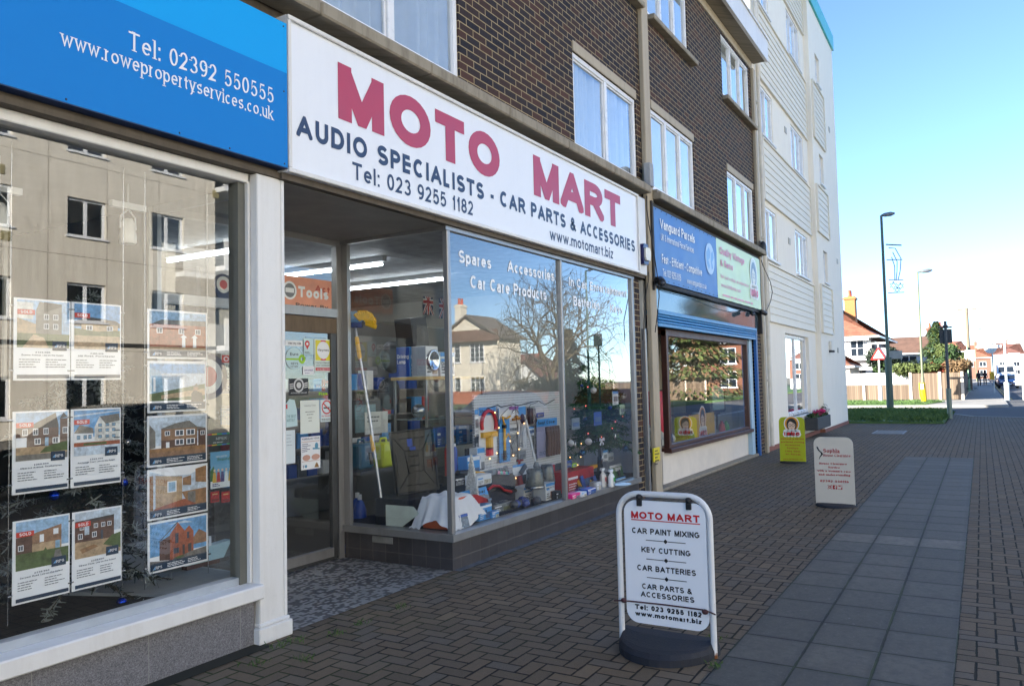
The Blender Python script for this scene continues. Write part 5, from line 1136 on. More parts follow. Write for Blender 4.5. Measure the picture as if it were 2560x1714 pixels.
m_ = MB(); m_.tube([P_(.03,.02,.012), P_(.97,.02,.012), P_(.99,.98,.012), P_(.01,.98,.012), P_(.03,.02,.012)], .013, 8); m_.build('rim', BLK, tr)
m_ = MB()
for q in (((.08,.9),(.3,.68)),((.92,.9),(.72,.66)),((.08,.08),(.34,.32)),((.92,.1),(.7,.34)),((.3,.68),(.72,.66),(.7,.34),(.34,.32),(.3,.68)),((.2,.87),(.78,.86)),((.25,.13),(.75,.12)),((.1,.3),(.1,.65)),((.9,.3),(.9,.65)),((.38,.43),(.62,.43)),((.4,.58),(.6,.58))): m_.tube([P_(u, w_, .004) for u, w_ in q], .006, 6)
m_.build('ribs', BLK, tr)
m_ = MB()
for u0, u1, v0, v1 in ((.38,.5,.74,.86),(.42,.56,.67,.73)): m_.prism([P_(u0,v0,.006), P_(u1,v0,.006), P_(u1,v1,.006), P_(u0,v1,.006)], N_*.001)
m_.build('price_label', DBLUE, tr)
tag(MB().cbox(5.72, 6.2, 4.55, 4.95, PF, .555, .008).build('dark_crate', mat((24,28,40), .7, 0, .2, name='dark_crate')), 'dark crate under the black drip tray', 'crate')
wbk = MB(); wbk.prism([(5.70,4.80,PF),(5.70,4.62,PF),(5.70,4.42,.44),(5.70,4.48,.5),(5.70,4.80,.5)], (.012,0,0)); tag(wbk.build('white_board', mat((200,210,200), .6, name='white_board')), 'white cut board standing on the display floor under the brush', 'board')
br = thing('washing_brush', 'telescopic car washing brush with yellow head and silver pole leaning in the window', 'brush', (5.75,4.85,.33))
m_ = MB(); m_.tube([(5.75,4.86,.34),(5.75,5.03,1.35),(5.75,5.19,2.17)], .014, 10); m_.build('pole', mat((186,188,192), .3, .6, .05, name='silver_pole'), br)
for z0, z1 in ((1.86,2.08),(.98,1.14)):
    m_ = MB(); f = lambda z: (5.75, 4.86+.33*(z-.34)/1.83, z); m_.tube([f(z0), f(z0+.02), f(z1-.02), f(z1)], [.016,.022,.021,.016], 10); m_.build('grip', YELG, br)
m_ = MB(); m_.tube([(5.75,5.0,.86),(5.75,5.02,.97)], .02, 10); m_.build('clamp', BLK, br)
hd = dep(886,792,7.58); m_ = MB(); m_.obox(hd, RT*.085, FW*.05, np.array([0,0,.055])); m_.obox(hd+np.array([0,0,-.075])+RT*.01, RT*.07, FW*.04, np.array([0,0,.03]), 1); m_.build('wrapper', [mat((96,150,206), .25, 0, .5, 9, name='blue_wrapper'), mat((24,60,130), .3, 0, .4, 14, name='blue_wrapper_dark')], br, bevel=.012)
m_ = MB(); c0 = dep(908,808,7.56)
for k in range(13):
    a0 = R(128-k*12); d_ = RT*math.cos(a0)+np.array([0,0,1.0])*math.sin(a0)
    for o_ in (-.03, 0, .03): m_.tube([c0+d_*.03+FW*o_, c0+d_*(.118+.008*math.sin(k*2+o_*90))+FW*o_*1.3], [.014,.021], 6)
m_.build('bristles', mat((240,190,24), .7, 0, .15, 30, name='yellow_bristle'), br)
# front row by photograph position
px_carton('jack_box', 'blue and white jack carton lying beside the white cloth', Z8, (385,1424), (512,1406), 1275, .16, LBLUE, texts=(('Jack',.1,.5,.5,.2,1),), strip=0)
px_pack('bulb_pack', 'clear packet with blue card leaning low at the left of the window floor', Z8, 215,1335,300,1478, 4.04, CLEARG, DBLUE, lean=.3)
px_carton('small_white_box', 'small white carton under the red jack', Z8, (222,1330), (298,1316), 1262, .1, CARDW)
rj = thing('scissor_jack', 'red steel scissor jack lying on the cartons beside the white cloth', 'car jack', dep(*Z8(360,1270), 7.35))
a, b = at(*Z8(245,1262), 4.12), at(*Z8(475,1232), 4.12); m_ = MB(); m_.prism([a, b, b+np.array([0,0,.03]), (a+b)/2+np.array([0,0,.085]), a+np.array([0,0,.08])], (0,.05,0)); m_.build('body', REDG, rj); m_ = MB(); m_.tube([b+np.array([-.03,-.005,.02]), b+np.array([.03,-.005,.025])], .014, 8); m_.build('screw', SILV, rj)
px_pack('boot_liner_pack', 'boot liner packet with a blue header leaning behind the jack carton', Z8, 245,1070,500,1280, 4.22, CLEARG, LBLUE, 'Boot Liner', headh=.45, lean=.35)
px_carton('steering_lock_box', 'black steering lock carton with white lettering lying at the left', Z8, (140,1085), (362,1075), 985, .14, BLK, Z=.62, texts=(('STEERING LOCK',.1,.5,.8,.2,0),))
px_carton('white_lamp_box', 'plain white carton beside the black steering lock carton', Z8, (364,1078), (508,1062), 978, .14, CARDW, Z=.62)
tl = thing('hand_torch', 'black and yellow torch lying on the steering lock carton', 'torch', at(*Z8(300,950), 4.45)); m_ = MB(); m_.tube([at(*Z8(170,950), 4.42), at(*Z8(300,942), 4.42)], .028, 10); m_.build('head', BLK, tl); m_ = MB(); m_.tube([at(*Z8(302,942), 4.42), at(*Z8(415,950), 4.42), at(*Z8(450,958), 4.42)], [.018,.018,.012], 10); m_.build('handle', YELG, tl)
tag(MB().cbox(6.35, 7.3, 4.35, 4.70, PF, .615, .006).build('low_plinth', mat((34,38,52), .8, 0, .2, name='navy_plinth')), 'low dark plinth carrying the steering lock carton', 'plinth')
px_pack('boot_mat_pack', 'wide blue boot mat packet on a white hanger below the wheel clamp', Z8, 395,870,690,1035, 4.55, LBLUE, CLEARG, 'Boot Mat', lambda q, P, w_, h_: (q.tube([P(.02,1.0), P(.5,1.03), P(.8,1.0)], .008, 6, 0), q.tube([P(.32,1.02), P(.32,1.14), P(.36,1.22), P(.3,1.25)], .006, 6, 0), [q.ball(P(.62+.08*k,.6-.05*k), .03, .012, .03, 8, 1+k % 2) for k in range(4)]), [CARDW, mat((220,160,190), .4, name='pink_goods'), mat((120,200,190), .4, name='teal_goods')], headh=.5, lean=.3)
px_pack('wiper_pack', 'white and blue striped packet beside the red jack stand', Z8, 722,850,846,970, 4.5, CARDW, LBLUE, None, lambda q, P, w_, h_: q.obox(P(.65,.5), (w_*.2,0,.04), (0,.012,0), (-.02,0,h_*.15), 0), [mat((90,96,104), .4, name='grey_goods')], headh=.2, lean=.1)
px_carton('status_box', 'black carton with white print lying in the middle of the window floor', Z8, (490,1255), (800,1205), 1165, .2, BLK, texts=(('STATUS',.04,.55,.36,.22,0),))
rc = thing('bumper_piece', 'black and red moulded car part lying on the black carton', 'car part', at(*Z8(600,1110), 4.4)); m_ = MB(); m_.tube([at(*Z8(x, y), 4.38) for x, y in ((470,1135),(530,1085),(590,1090),(650,1120),(740,1118))], [.03,.05,.055,.05,.02], 10); m_.build('shell', BLK, rc); m_ = MB(); m_.tube([at(*Z8(x, y), 4.32) for x, y in ((470,1110),(520,1072),(580,1075),(630,1115),(700,1130))], .014, 8); m_.build('red_edge', REDG, rc)
js = thing('jack_stand', 'red painted jack stand standing behind the induction kit cartons', 'jack stand', onz(*Z8(780,1140), PF)); p = np.array(js.location); hh = .32
m_ = MB(); m_.lathe([(.09,0),(.07,.01),(.045,.12),(.03,.26)], p, 8); m_.build('legs', mat((150,40,44), .4, 0, .1, name='dull_red'), js); m_ = MB(); m_.tube([p+np.array([0,0,.2]), p+np.array([0,0,hh+.05])], .022, 8); m_.obox(p+np.array([0,0,hh+.06]), (.06,0,0), (0,.03,0), (0,0,.012)); m_.build('saddle', mat((150,40,44), .4, 0, .1, name='dull_red'), js)
px_carton('induction_kit_box', 'white and blue induction kit carton in front, under a bagged filter', Z8, (822,1225), (1028,1190), 1092, .16, CARDW, texts=(('Induction Kit',.06,.6,.86,.14,1),), strip=2)
px_carton('induction_kit_box', 'taller white and blue induction kit carton beside the mullion', Z8, (1040,1222), (1128,1210), 1052, .16, CARDW, texts=(('Induction Kit',.06,.68,.86,.09,1),('OO',.3,.12,.5,.14,1)), strip=2)
for k, (x, y, r_, lb) in enumerate(((930,1085,.105,'cone air filter in a clear bag on the front induction kit carton'),(1050,1040,.09,'cone air filter in a clear bag on the taller induction kit carton'))):
    p = at(*Z8(x, y), 4.24+.02*k); m_ = MB(); m_.lathe([(r_*.95,0),(r_,.02),(r_*.95,.07),(r_*.8,.17),(r_*.7,.2),(.02,.205)], p, 18); q = thing('air_filter', lb, 'air filter', p); m_.build('cone', mat((110,114,112), .3, .3, .2, 20, name='filter_mesh'), q); m_ = MB(); m_.lathe([(r_*1.02,-.012),(r_*1.06,.0),(r_*1.02,.014)], p, 18); m_.build('collar', SILV, q)
m_ = MB(); rg = random.Random(4); p = onz(*Z8(900,1290), PF)
for k in range(9): m_.ball((p[0]-.12+k*.04+rg.gauss(0,.01), p[1]+.12+rg.gauss(0,.04), PF+.045), .06, .05, .045, 8, k % 2)
tag(m_.build('bagged_cable', [mat((70,74,84), .2, 0, .4, 30, name='clear_bag'), mat((60,76,140), .25, 0, .3, 20, name='blue_cable')]), 'crumpled clear bag with blue cable in front of the induction kit cartons', 'bag')
px_carton('grey_packet', 'flat grey packet lying near the glass left of the bagged cable', Z8, (530,1345), (718,1312), 1265, .12, CLEARG)
px_carton('small_roll_box', 'tiny blue and white carton at the very front of the window floor', Z8, (512,1395), (582,1382), 1330, .08, LBLUE, strip=0)
rb = px_carton('red_toolbox', 'red toolbox with a yellow lid edge at the right of the mullion', Z8, (1242,1150), (1512,1085), 945, .22, REDG)
a = at(*Z8(1115,912), 4.42); b = at(*Z8(1532,938), 4.42); m_ = MB(); m_.obox((a+b)/2, (abs(b[0]-a[0])/2,0,0), (0,.02,0), (0,0,.022)); tag(m_.build('spirit_level', YELG), 'long yellow bar lying across the red toolbox', 'bar')
m_ = MB(); p = at(*Z8(1065,905), 4.46); m_.obox(p, (.06,0,0), (0,.05,0), (0,0,.05)); m_.obox(p+np.array([.0,-.03,.055]), (.065,0,0), (0,.03,0), (0,0,.006), 1); tag(m_.build('red_case', [REDG, CARDW]), 'little red and white case on the yellow bar by the mullion', 'case')
for k, (x0, y0, x1, y1, lb) in enumerate(((1285,895,1390,1110,'ice scraper with black shaft and yellow collar, nearer the mullion'),(1392,905,1520,1100,'ice scraper with black shaft and yellow collar, nearer the spray bottles'))):
    a = at(*Z8(x0, y0), 4.34); b = at(*Z8(x1, y1), 4.10); q = thing('ice_scraper', lb, 'ice scraper', b, group='ice scrapers'); f = lambda t_: a+(b-a)*t_
    m_ = MB(); m_.tube([f(0), f(.5)], .016, 8); m_.build('shaft', BLK, q); m_ = MB(); m_.tube([f(.5), f(.62), f(.86)], [.014,.02,.02], 8); m_.build('collar', YELG, q)
    m_ = MB(); m_.prism([f(.84)+np.array([-.05,-.01,0]), f(.84)+np.array([.06,-.01,0]), f(1)+np.array([.09,-.02,-.02]), f(1)+np.array([-.07,-.02,-.02])], (0,.012,0)); m_.build('blade', BLK, q)
    m_ = MB(); c_ = f(.75)+np.array([.08,.0,.02]); m_.prism([c_+np.array([-.05,0,.06]), c_+np.array([.03,0,.07]), c_+np.array([.09,-.02,-.09]), c_+np.array([0,-.02,-.1])], (0,.004,0)); m_.build('label_card', DBLUE, q)
px_carton('pink_box', 'bright pink and black carton at the foot of the red toolbox', Z8, (1296,1208), (1378,1190), 1158, .1, mat((220,50,130), .4, name='pink_box'))
for nm, lb, bl, br_, ty, dp_, c, st_ in (('small_carton','dark blue carton lying between the black carton and the grey packet',(640,1300),(700,1288),1262,.1,DBLUE,0),('small_carton','white blue topped carton behind the red jack stand',(700,1120),(760,1110),1040,.1,CARDW,2),('small_carton','light blue carton in front of the black carton',(560,1262),(640,1245),1215,.08,LBLUE,0),('small_carton','red carton half hidden behind the cone filters',(1000,1120),(1040,1110),1010,.1,REDG,0),('small_carton','black carton beside the mullion foot',(1140,1210),(1190,1196),1130,.12,BLK,None),('small_carton','yellow carton behind the grey packet',(600,1240),(650,1230),1205,.07,YELG,None),('small_carton','white carton beside the pink carton',(1390,1185),(1440,1172),1140,.1,CARDW,2),('small_carton','dark blue carton under the ice scrapers',(1450,1165),(1530,1140),1110,.1,DBLUE,0),('small_carton','pale grey carton left of the white spray bottles',(1540,1120),(1580,1108),1040,.1,mat((176,180,184), .5, name='grey_pack2'),None)):
    px_carton(nm, lb, Z8, bl, br_, ty, dp_, c, strip=st_)
def spray(label, x, y, ty, dot):
    p = onz(*Z8(x, y), PF); h_ = max(.2, at(*Z8(x, ty), p[1])[2]-PF); t = thing('spray_bottle', label, 'bottle', p); w_ = .052
    m_ = MB(); m_.lathe([(w_*.96,0),(w_,.015),(w_,h_*.58),(w_*.7,h_*.68),(.018,h_*.76),(.018,h_*.82)], p, 14, sy=.7); m_.build('body', mat((222,224,222), .35, 0, .03, name='white_bottle'), t)
    m_ = MB(); m_.obox(p+np.array([-.012,0,h_*.91]), (.045,0,0), (0,.014,0), (0,0,h_*.06)); m_.tube([p+np.array([.0,0,h_*.8]), p+np.array([0,0,h_*.86])], .02, 8); m_.tube([p+np.array([-.03,0,h_*.87]), p+np.array([-.02,0,h_*.74])], .007, 6); m_.build('trigger', CARDW, t)
    m_ = MB(); rectp(m_, (p[0]-.024,p[1]-w_*.7,PF+h_*.3), FU, FV, 0, .048, 0, .05, 0, .004); bars(m_, (p[0]-.03,p[1]-w_*.7,PF+h_*.22), FU, FV, 0, .06, 0, 3, .016, .006, random.Random(x), 1, .004, 'c'); m_.build('label', [dot, BLACK_I], t)
spray('white trigger spray bottle with a red label square in the right corner', 1600, 1085, 890, ink(190,40,40)); spray('white trigger spray bottle with a green label square in the right corner', 1682, 1082, 905, ink(50,150,70))
px_pack('squeegee_pack', 'green carded scraper packet leaning against the white sheet', Z8, 1690,850,1800,985, 4.2, mat((90,140,80), .4, 0, .2, name='green_card'), CARDW, None, lambda q, P, w_, h_: (q.tube([P(.5,.1), P(.55,.55)], .02, 8, 0), q.obox(P(.5,.65), (w_*.2,0,0), (0,.012,0), (0,0,h_*.12), 1)), [BLK, CARDW], lean=.25)
px_pack('sponge_pack', 'white packet of beige sponges on a blue tray at the right corner', Z8, 1742,975,1835,1055, 4.08, CARDW, LBLUE, None, lambda q, P, w_, h_: [q.ball(P(.25+.5*k,.4), .03, .015, .022, 10, 0) for k in range(2)], [mat((206,176,150), .8, name='sponge')], lean=.3)
m_ = MB(); p = onz(*Z8(1790,1072), PF); m_.lathe([(.10,0),(.14,.012),(.145,.02)], p, 20, sy=.7); tag(m_.build('clear_tray', mat((170,184,200), .2, 0, .1, name='pale_tray')), 'shallow pale tray under the sponge packet', 'tray')
for i, (x0, y0, x1, y1, c, lb) in enumerate(((1240,820,1290,890,DBLUE,'dark blue packet standing behind the red toolbox'),(1300,850,1340,890,mat((170,220,50), .4, name='lime_card'),'lime green packet standing behind the red toolbox'),(1600,720,1642,830,CARDW,'white packet hanging under the tree near the silver bauble'),(1645,745,1700,835,mat((180,190,196), .4, name='grey_card'),'grey white packet hanging under the tree by the sheet'),(1292,405,1368,520,mat((120,130,140), .35, 0, .2, 8, name='clear_card'),'clear grey packet hanging at the left of the Christmas tree'),(1512,345,1582,480,DBLUE,'blue carded packet hanging in the middle of the Christmas tree'),(1695,145,1745,280,CARDW,'white and blue packet hanging high on the right of the Christmas tree'),(1765,275,1810,375,mat((180,200,180), .5, name='pale_green_card'),'long pale green packet hanging on the right of the Christmas tree'))):
    px_pack('hanging_packet', lb, Z8, x0, y0, x1, y1, 4.10 if i > 3 else 4.3, c, LBLUE if i in (6, 2) else None)
# white sheet on the side wall
m_ = MB(); n = 24; v = [(10.33-.012*math.sin(j*1.7), 3.99+1.0*j/n, z) for z in (PF, 2.05) for j in range(n+1)]; m_.add(v, [(j, j+1, n+2+j, n+1+j) for j in range(n)], 0, True)
tag(m_.build('white_sheet', mat((206,212,228), .8, 0, .04, name='white_sheet')), 'white sheet hanging on the side wall behind the Christmas tree', 'sheet')
# Christmas tree in the right corner
def fir(name, label, c, h, rad, seed, mats, sy=1.0, nb=90, needles=26, z0=.25, nw=.011, nl=.055):
    rg = random.Random(seed); t = thing(name, label, 'Christmas tree', c); m_ = MB(); tw = MB()
    tw.tube([c, (c[0],c[1],c[2]+h*.98)], [.022,.006], 8)
    for k in range(nb):
        f = (k+.5)/nb; z = c[2]+h*(z0+(1-z0)*f); L = rad*(1-f)**.8+.04; a = k*2.39996+rg.gauss(0,.2); L *= .8+.35*rg.random()
        tip = np.array([c[0]+L*math.cos(a), c[1]+sy*L*math.sin(a), z-L*.25+rg.gauss(0,.02)]); base = np.array([c[0],c[1],z]); tw.tube([base, tip], [.006,.003], 4, cap=False)
        for j in range(needles):
            s = .12+.88*j/needles; p = base+(tip-base)*s; q = np.array([rg.gauss(0,1), rg.gauss(0,1), rg.gauss(0,.7)]); q /= np.linalg.norm(q); d = (tip-base)/np.linalg.norm(tip-base)*.6+q; d = d/np.linalg.norm(d)*(nl+.03*rg.random())
            sd = np.cross(d, q+np.array([.1,.2,.3])); sd = sd/(np.linalg.norm(sd)+1e-9)*nw
            mi = 1 if (len(mats) > 1 and s > .62 and rg.random() < .75) else 0
            m_.add([p-sd, p+sd, p+d+sd*.4, p+d-sd*.4], [(0,1,2,3)], mi)
    tw.build('branches', mat((44,36,26), .8, name='twig'), t); m_.build('needles', mats, t); return t
TC = (9.72,4.46,.55); fir('christmas_tree', 'dark green Christmas tree with baubles at the right of the car parts window', TC, 1.62, .46, 21, [mat((52,98,60), .6, 0, .35, 20, name='fir_needle')], nb=130, needles=70, z0=.12)
m_ = MB(); m_.lathe([(.17,0),(.17,.03),(.05,.05),(.03,.28)], (TC[0],TC[1],PF), 14); tag(m_.build('tree_stand', BLK), 'black stand under the Christmas tree in the car parts window', 'stand')
SB = mat((176,178,182), .15, .85, 0, name='silver_bauble'); BB = mat((20,70,110), .15, .7, 0, name='teal_bauble'); WBB = mat((200,204,208), .3, .1, .05, name='pearl_bauble'); DB = mat((24,40,150), .12, .6, 0, name='blue_bauble')
def bauble(x, y, Y, rpx, m_, lb, long=False, zf=Z8, s=3.92):
    p = at(*zf(x, y), Y); r_ = rpx/s/F_PX*float(np.dot(p-CAM, FW)); b = thing('bauble', lb, 'bauble', p, group='baubles on the window tree')
    q = MB()
    if long: q.lathe([(.002,-r_*2.4),(r_*.5,-r_),(r_*.8,0),(r_*.5,r_),(.003,r_*2.2)], p, 12)
    else: q.ball(p, r_, n=16)
    q.build('ball', m_, b); q = MB(); q.tube([p+np.array([0,0,r_*.95]), p+np.array([0,0,r_*1.3])], r_*.2, 8); q.tube([p+np.array([0,0,r_*1.3]), p+np.array([0,.0,r_*1.3+.05])], .0015, 5); q.build('cap', SILV, b)
for a in ((1282,655,4.14,33,WBB,'pearl white bauble low at the left of the window tree'),(1455,640,4.1,34,WBB,'pearl white bauble low in the middle of the window tree'),(1505,138,4.16,31,WBB,'pearl white bauble high on the left of the window tree'),(1795,198,4.16,33,WBB,'pearl white bauble high on the right of the window tree'),(1815,708,4.1,33,BB,'teal bauble hanging low at the right of the window tree'),(1392,750,4.2,30,BB,'teal bauble hanging lowest at the left of the window tree'),(1422,420,4.12,20,BB,'small teal bauble on the left side of the window tree'),(1665,310,4.1,22,DB,'royal blue bauble in the middle of the window tree'),(1388,92,4.2,16,DB,'small royal blue bauble near the top of the window tree')): bauble(*a)
bauble(1716,595,4.1,17,SB,'long silver drop bauble on the right of the window tree', True); bauble(1588,810,4.1,18,SB,'long silver drop bauble hanging lowest under the window tree', True); bauble(1325,675,4.14,14,SB,'little silver teardrop bauble beside the left pearl bauble', True)
bw = thing('ribbon_bow', 'white satin bow on the lower front of the window tree', 'bow', at(*Z8(1580,630), 4.08)); p = np.array(bw.location); m_ = MB()
for s in (-1, 1): m_.prism([p, p+np.array([s*.055,0,.035]), p+np.array([s*.06,0,-.005])], (0,-.02,0)); m_.prism([p, p+np.array([s*.035,0,-.06]), p+np.array([s*.06,0,-.045])], (0,-.012,0))
m_.build('loops', mat((220,226,236), .4, name='satin'), bw)
tl_ = thing('tree_lights', 'red and amber fairy lights on the window tree', 'fairy lights', TC); m_ = MB(); rg = random.Random(2); pts = []
for k in range(60): f = k/60; r_ = .42*(1-f)+.04; pts.append((TC[0]+r_*math.cos(k*.7), TC[1]+r_*math.sin(k*.7), TC[2]+.25+1.3*f))
m_.tube(pts, .002, 4); m_.build('wire', BLK, tl_); REDL = emit((255,70,40), .9, 'red_bulb')
for x, y in ((1452,560),(1450,105),(1718,445),(1688,510),(1582,595),(1790,395),(1428,290),(1316,320),(1385,660),(1380,790),(1275,795),(1350,868)):
    p = at(*Z8(x, y), 4.09 if y < 600 else 4.3); q = MB(); q.ball(p, .0065, n=8); q.build('bulb', REDL if y < 600 else WARM, tl_)
# glass display cabinet with the driving lamps on top
gc = thing('glass_cabinet', 'glass display cabinet with pale wooden top deep in the car parts shop', 'cabinet', (7.35,5.4,0))
m_ = MB(); m_.cbox(6.79, 7.95, 5.13, 5.62, 1.655, 1.69, .004); m_.build('top', mat((196,170,116), .5, 0, .1, name='pale_wood'), gc)
for x, y in ((6.81,5.15),(7.92,5.15),(6.81,5.58),(7.92,5.58)): m_ = MB(); m_.box(x-.012, x+.012, y-.012, y+.012, 0, 1.655); m_.build('post', ALU, gc)
SHG = glass_mat('cabinet_glass', (.9,.95,.93), .6)
for z in (.9, 1.22): m_ = MB(); m_.box(6.83, 7.9, 5.17, 5.57, z, z+.008); m_.build('shelf', mat((150,170,168), .1, name='glass_shelf'), gc)
m_ = MB(); m_.box(6.8, 7.94, 5.14, 5.6, 0, .62); m_.build('base', mat((70,70,74), .6, name='cabinet_base'), gc)
m_ = MB(); m_.poly([(6.8,5.14,.62),(7.93,5.14,.62),(7.93,5.14,1.655),(6.8,5.14,1.655)]); m_.build('front_glass', SHG, gc)
carton('driving_lamp_box', 'dark blue driving lamp carton at the left end of the glass cabinet', 6.82, 7.08, 5.37, 5.56, 1.692, 2.02, LBLUE, pal=(DBLUE,), side=(('Driving',.08,.62,.84,.13,0),('Lamp',.08,.44,.6,.13,0)))
dl = carton('driving_lamp_box', 'white driving lamp carton with a round chrome lamp on the glass cabinet', 6.82, 7.04, 5.15, 5.35, 1.692, 2.02, CARDW, pal=(mat((150,160,176), .5, name='grey_card2'),), side=())
m_ = MB(); m_.lathe([(.001,0),(.05,-.012),(.085,-.03),(.10,-.035),(.108,-.028),(.108,0)], (0,0,0), 24); V_ = [(6.93+x, 5.148+z, 1.865+y*1.1) for x, y, z in m_.v]; m_.v = V_; m_.build('lamp_face', mat((200,206,214), .08, .9, 0, name='chrome_lamp'), dl)
carton('driving_lamp_box', 'white and blue driving lamp carton at the right on the glass cabinet', 7.08, 7.36, 5.15, 5.35, 1.692, 1.96, CARDW, texts=(('Driving',.08,.45,.84,.14,1),('Lamp',.08,.24,.6,.14,1)), strip=2)
carton('black_box', 'small black carton behind on top of the lamp cartons', 7.0, 7.2, 5.42, 5.58, 1.692, 2.06, BLK)
for k, (x, c) in enumerate(((6.86,DBLUE),(7.06,DBLUE),(7.26,LBLUE),(7.48,LBLUE),(7.7,CARDW))): carton('cabinet_box', ['dark blue boxed tool set at the left on the cabinet shelf','dark blue boxed tool set second from left on the cabinet shelf','light blue lock carton in the middle of the cabinet shelf','light blue lock carton right of the middle of the cabinet shelf','white carton at the right end of the cabinet shelf'][k], x, x+.17, 5.2, 5.35, .91, 1.12, c, strip=0 if k > 1 else None)
m_ = MB(); m_.ball((7.0,5.4,1.31), .08, n=16); tag(m_.build('chrome_mirror', SILV), 'round chrome mirror on the upper cabinet shelf', 'mirror')
for k, (y, z, r_) in enumerate(((6.3,1.95,.2),(6.35,1.5,.2))):
    m_ = MB(); m_.lathe([(r_*.6,0),(r_,.02),(r_,.05),(r_*.5,.06),(.01,.06)], (0,0,0), 24); m_.v = [(7.6+x, y-zz, z+yy) for x, yy, zz in m_.v]; tag(m_.build('wheel_trim', mat((60,62,66), .35, .3, name='grey_trim')), ['dark round wheel trim hanging on the wall, upper one','dark round wheel trim hanging on the wall, lower one'][k], 'wheel trim')
# things deeper in the shop
bk = mat((104,106,108), .8, 0, .08, 2, name='slatwall')
tag(MB().box(5.75, 10.38, 7.45, 7.5, 0, 2.5).build('back_partition', bk), 'pale slatted partition across the car parts shop', 'partition')
def blue_stack(label, x, y, z0, n):
    t = thing('packet_rack', label, 'rack', (x,y,z0)); m_ = MB(); m_.tube([(x,y,0.0),(x,y,z0+n*.13)], .012, 6); m_.build('stem', SILV, t)
    rg = random.Random(int(x*100))
    for k in range(n):
        m_ = MB(); m_.obox((x-.03+.02*rg.random(), y-.03, z0+.07+k*.13), (.05,0,0), (0,.04,0), (0,0,.052)); m_.build('packet', [DBLUE, mat((40,60,120), .4, name='pack_navy'), mat((90,110,150), .4, name='pack_grey')][k % 3], t)
blue_stack('upright rack of small blue packets just inside the porch glass', 5.82, 5.42, .8, 6)
blue_stack('rack of dark blue packets behind the washing brush', 6.15, 5.9, 1.0, 7)
for k in range(4):
    x, y = 5.78+.13*(k % 2)+.05*k, 5.35+.12*(k//2); t = thing('screenwash_bottle', ['front left blue screenwash bottle on the shop floor','front right blue screenwash bottle on the shop floor','rear left blue screenwash bottle on the shop floor','rear right blue screenwash bottle on the shop floor'][k], 'bottle', (x,y,.0)); m_ = MB(); m_.lathe([(.06,0),(.065,.02),(.065,.38),(.04,.46),(.02,.48)], (x,y,0), 12); m_.build('body', DBLUE, t); m_ = MB(); m_.tube([(x,y,.48),(x,y,.53)], .022, 10); m_.build('cap', CARDW, t)
for k, (x, y, c, lb) in enumerate(((6.0,5.35,mat((24,90,120), .4, name='teal_can'),'teal plastic can on the shelf behind the drip tray'),(6.22,5.25,mat((200,210,30), .4, name='lime_can'),'lime yellow plastic can on the shelf behind the drip tray'))):
    t = thing('fuel_can', lb, 'can', (x,y,.78)); m_ = MB(); m_.cbox(x-.1, x+.1, y-.07, y+.07, .78, 1.03, .02); m_.build('body', c, t); m_ = MB(); m_.tube([(x-.06,y,1.03),(x-.05,y,1.07),(x+.03,y,1.07),(x+.04,y,1.03)], .012, 8); m_.build('handle', c, t)
tag(MB().box(5.8, 6.5, 5.18, 5.5, .74, .775).build('shelf_board', mat((90,90,92), .6, name='grey_shelf')), 'grey shelf carrying two plastic cans behind the drip tray', 'shelf')
Notice_ = MB(); Notice_.cbox(6.0, 6.35, 5.30, 5.31, 1.12, 1.34, .002); nb = tag(Notice_.build('price_notice', mat((170,172,166), .7, name='price_card')), 'grey white price notice standing behind the brush pole', 'notice'); m_ = MB(); bars(m_, (6.03,5.3,1.28), FU, FV, 0, .28, 0, 2, .04, .014, random.Random(3), 0); m_.build('print', BLACK_I, nb)
for k, (x, z) in enumerate(((at(1058,785,7.43)[0],at(1058,785,7.43)[2]),(at(1098,795,7.43)[0],at(1098,795,7.43)[2]))):
    t = thing('union_flag', ['red white and blue flag hanging left on the shop wall','red white and blue flag hanging right on the shop wall','small red white and blue flag behind the brush head'][k], 'flag', (x,7.4,z)); m_ = MB(); o = (x,7.43,z); rectp(m_, o, FU, FV, 0, .26, 0, .4, 0, 0)
    for a, b, w_, mi in (((0,0),(.26,.4),.05,1),((0,.4),(.26,0),.05,1),((0,.2),(.26,.2),.09,1),((.13,0),(.13,.4),.07,1),((0,.2),(.26,.2),.05,2),((.13,0),(.13,.4),.035,2),((0,0),(.26,.4),.02,2),((0,.4),(.26,0),.02,2)):
        d = np.array([b[0]-a[0], b[1]-a[1]]); d /= np.hypot(*d); n_ = np.array([-d[1], d[0]])*w_/2; m_l = .001+.0006*(len(m_.f)); polyp(m_, o, FU, FV, [tuple(np.array(a)-n_), tuple(np.array(b)-n_), tuple(np.array(b)+n_), tuple(np.array(a)+n_)], mi, m_l)
    m_.build('cloth', [ink(36,44,96), ink(220,220,222), ink(186,36,44)], t)
sp_ = thing('loudspeaker', 'black loudspeaker tilted high in the car parts shop', 'speaker', (7.35,5.75,2.05)); m_ = MB(); m_.obox((7.35,5.75,2.2), (.15,0,.02), (0,.12,0), (-.03,0,.19)); m_.build('cabinet', BLK, sp_); m_ = MB(); m_.lathe([(.09,0),(.08,-.01),(.02,-.02)], (0,0,0), 20); m_.v = [(7.35+x, 5.63+z, 2.18+y) for x, y, z in m_.v]; m_.build('cone', mat((50,50,54), .7, name='cone'), sp_)
ps = thing('wall_poster', 'dark picture poster on the pale wall behind the lamps', 'poster', (7.45,7.43,2.0)); m_ = MB(); m_.box(7.3, 7.65, 7.42, 7.44, 2.0, 2.25); m_.build('sheet', [mat((30,40,62), .4, 0, .5, 8, name='dark_poster')], ps)
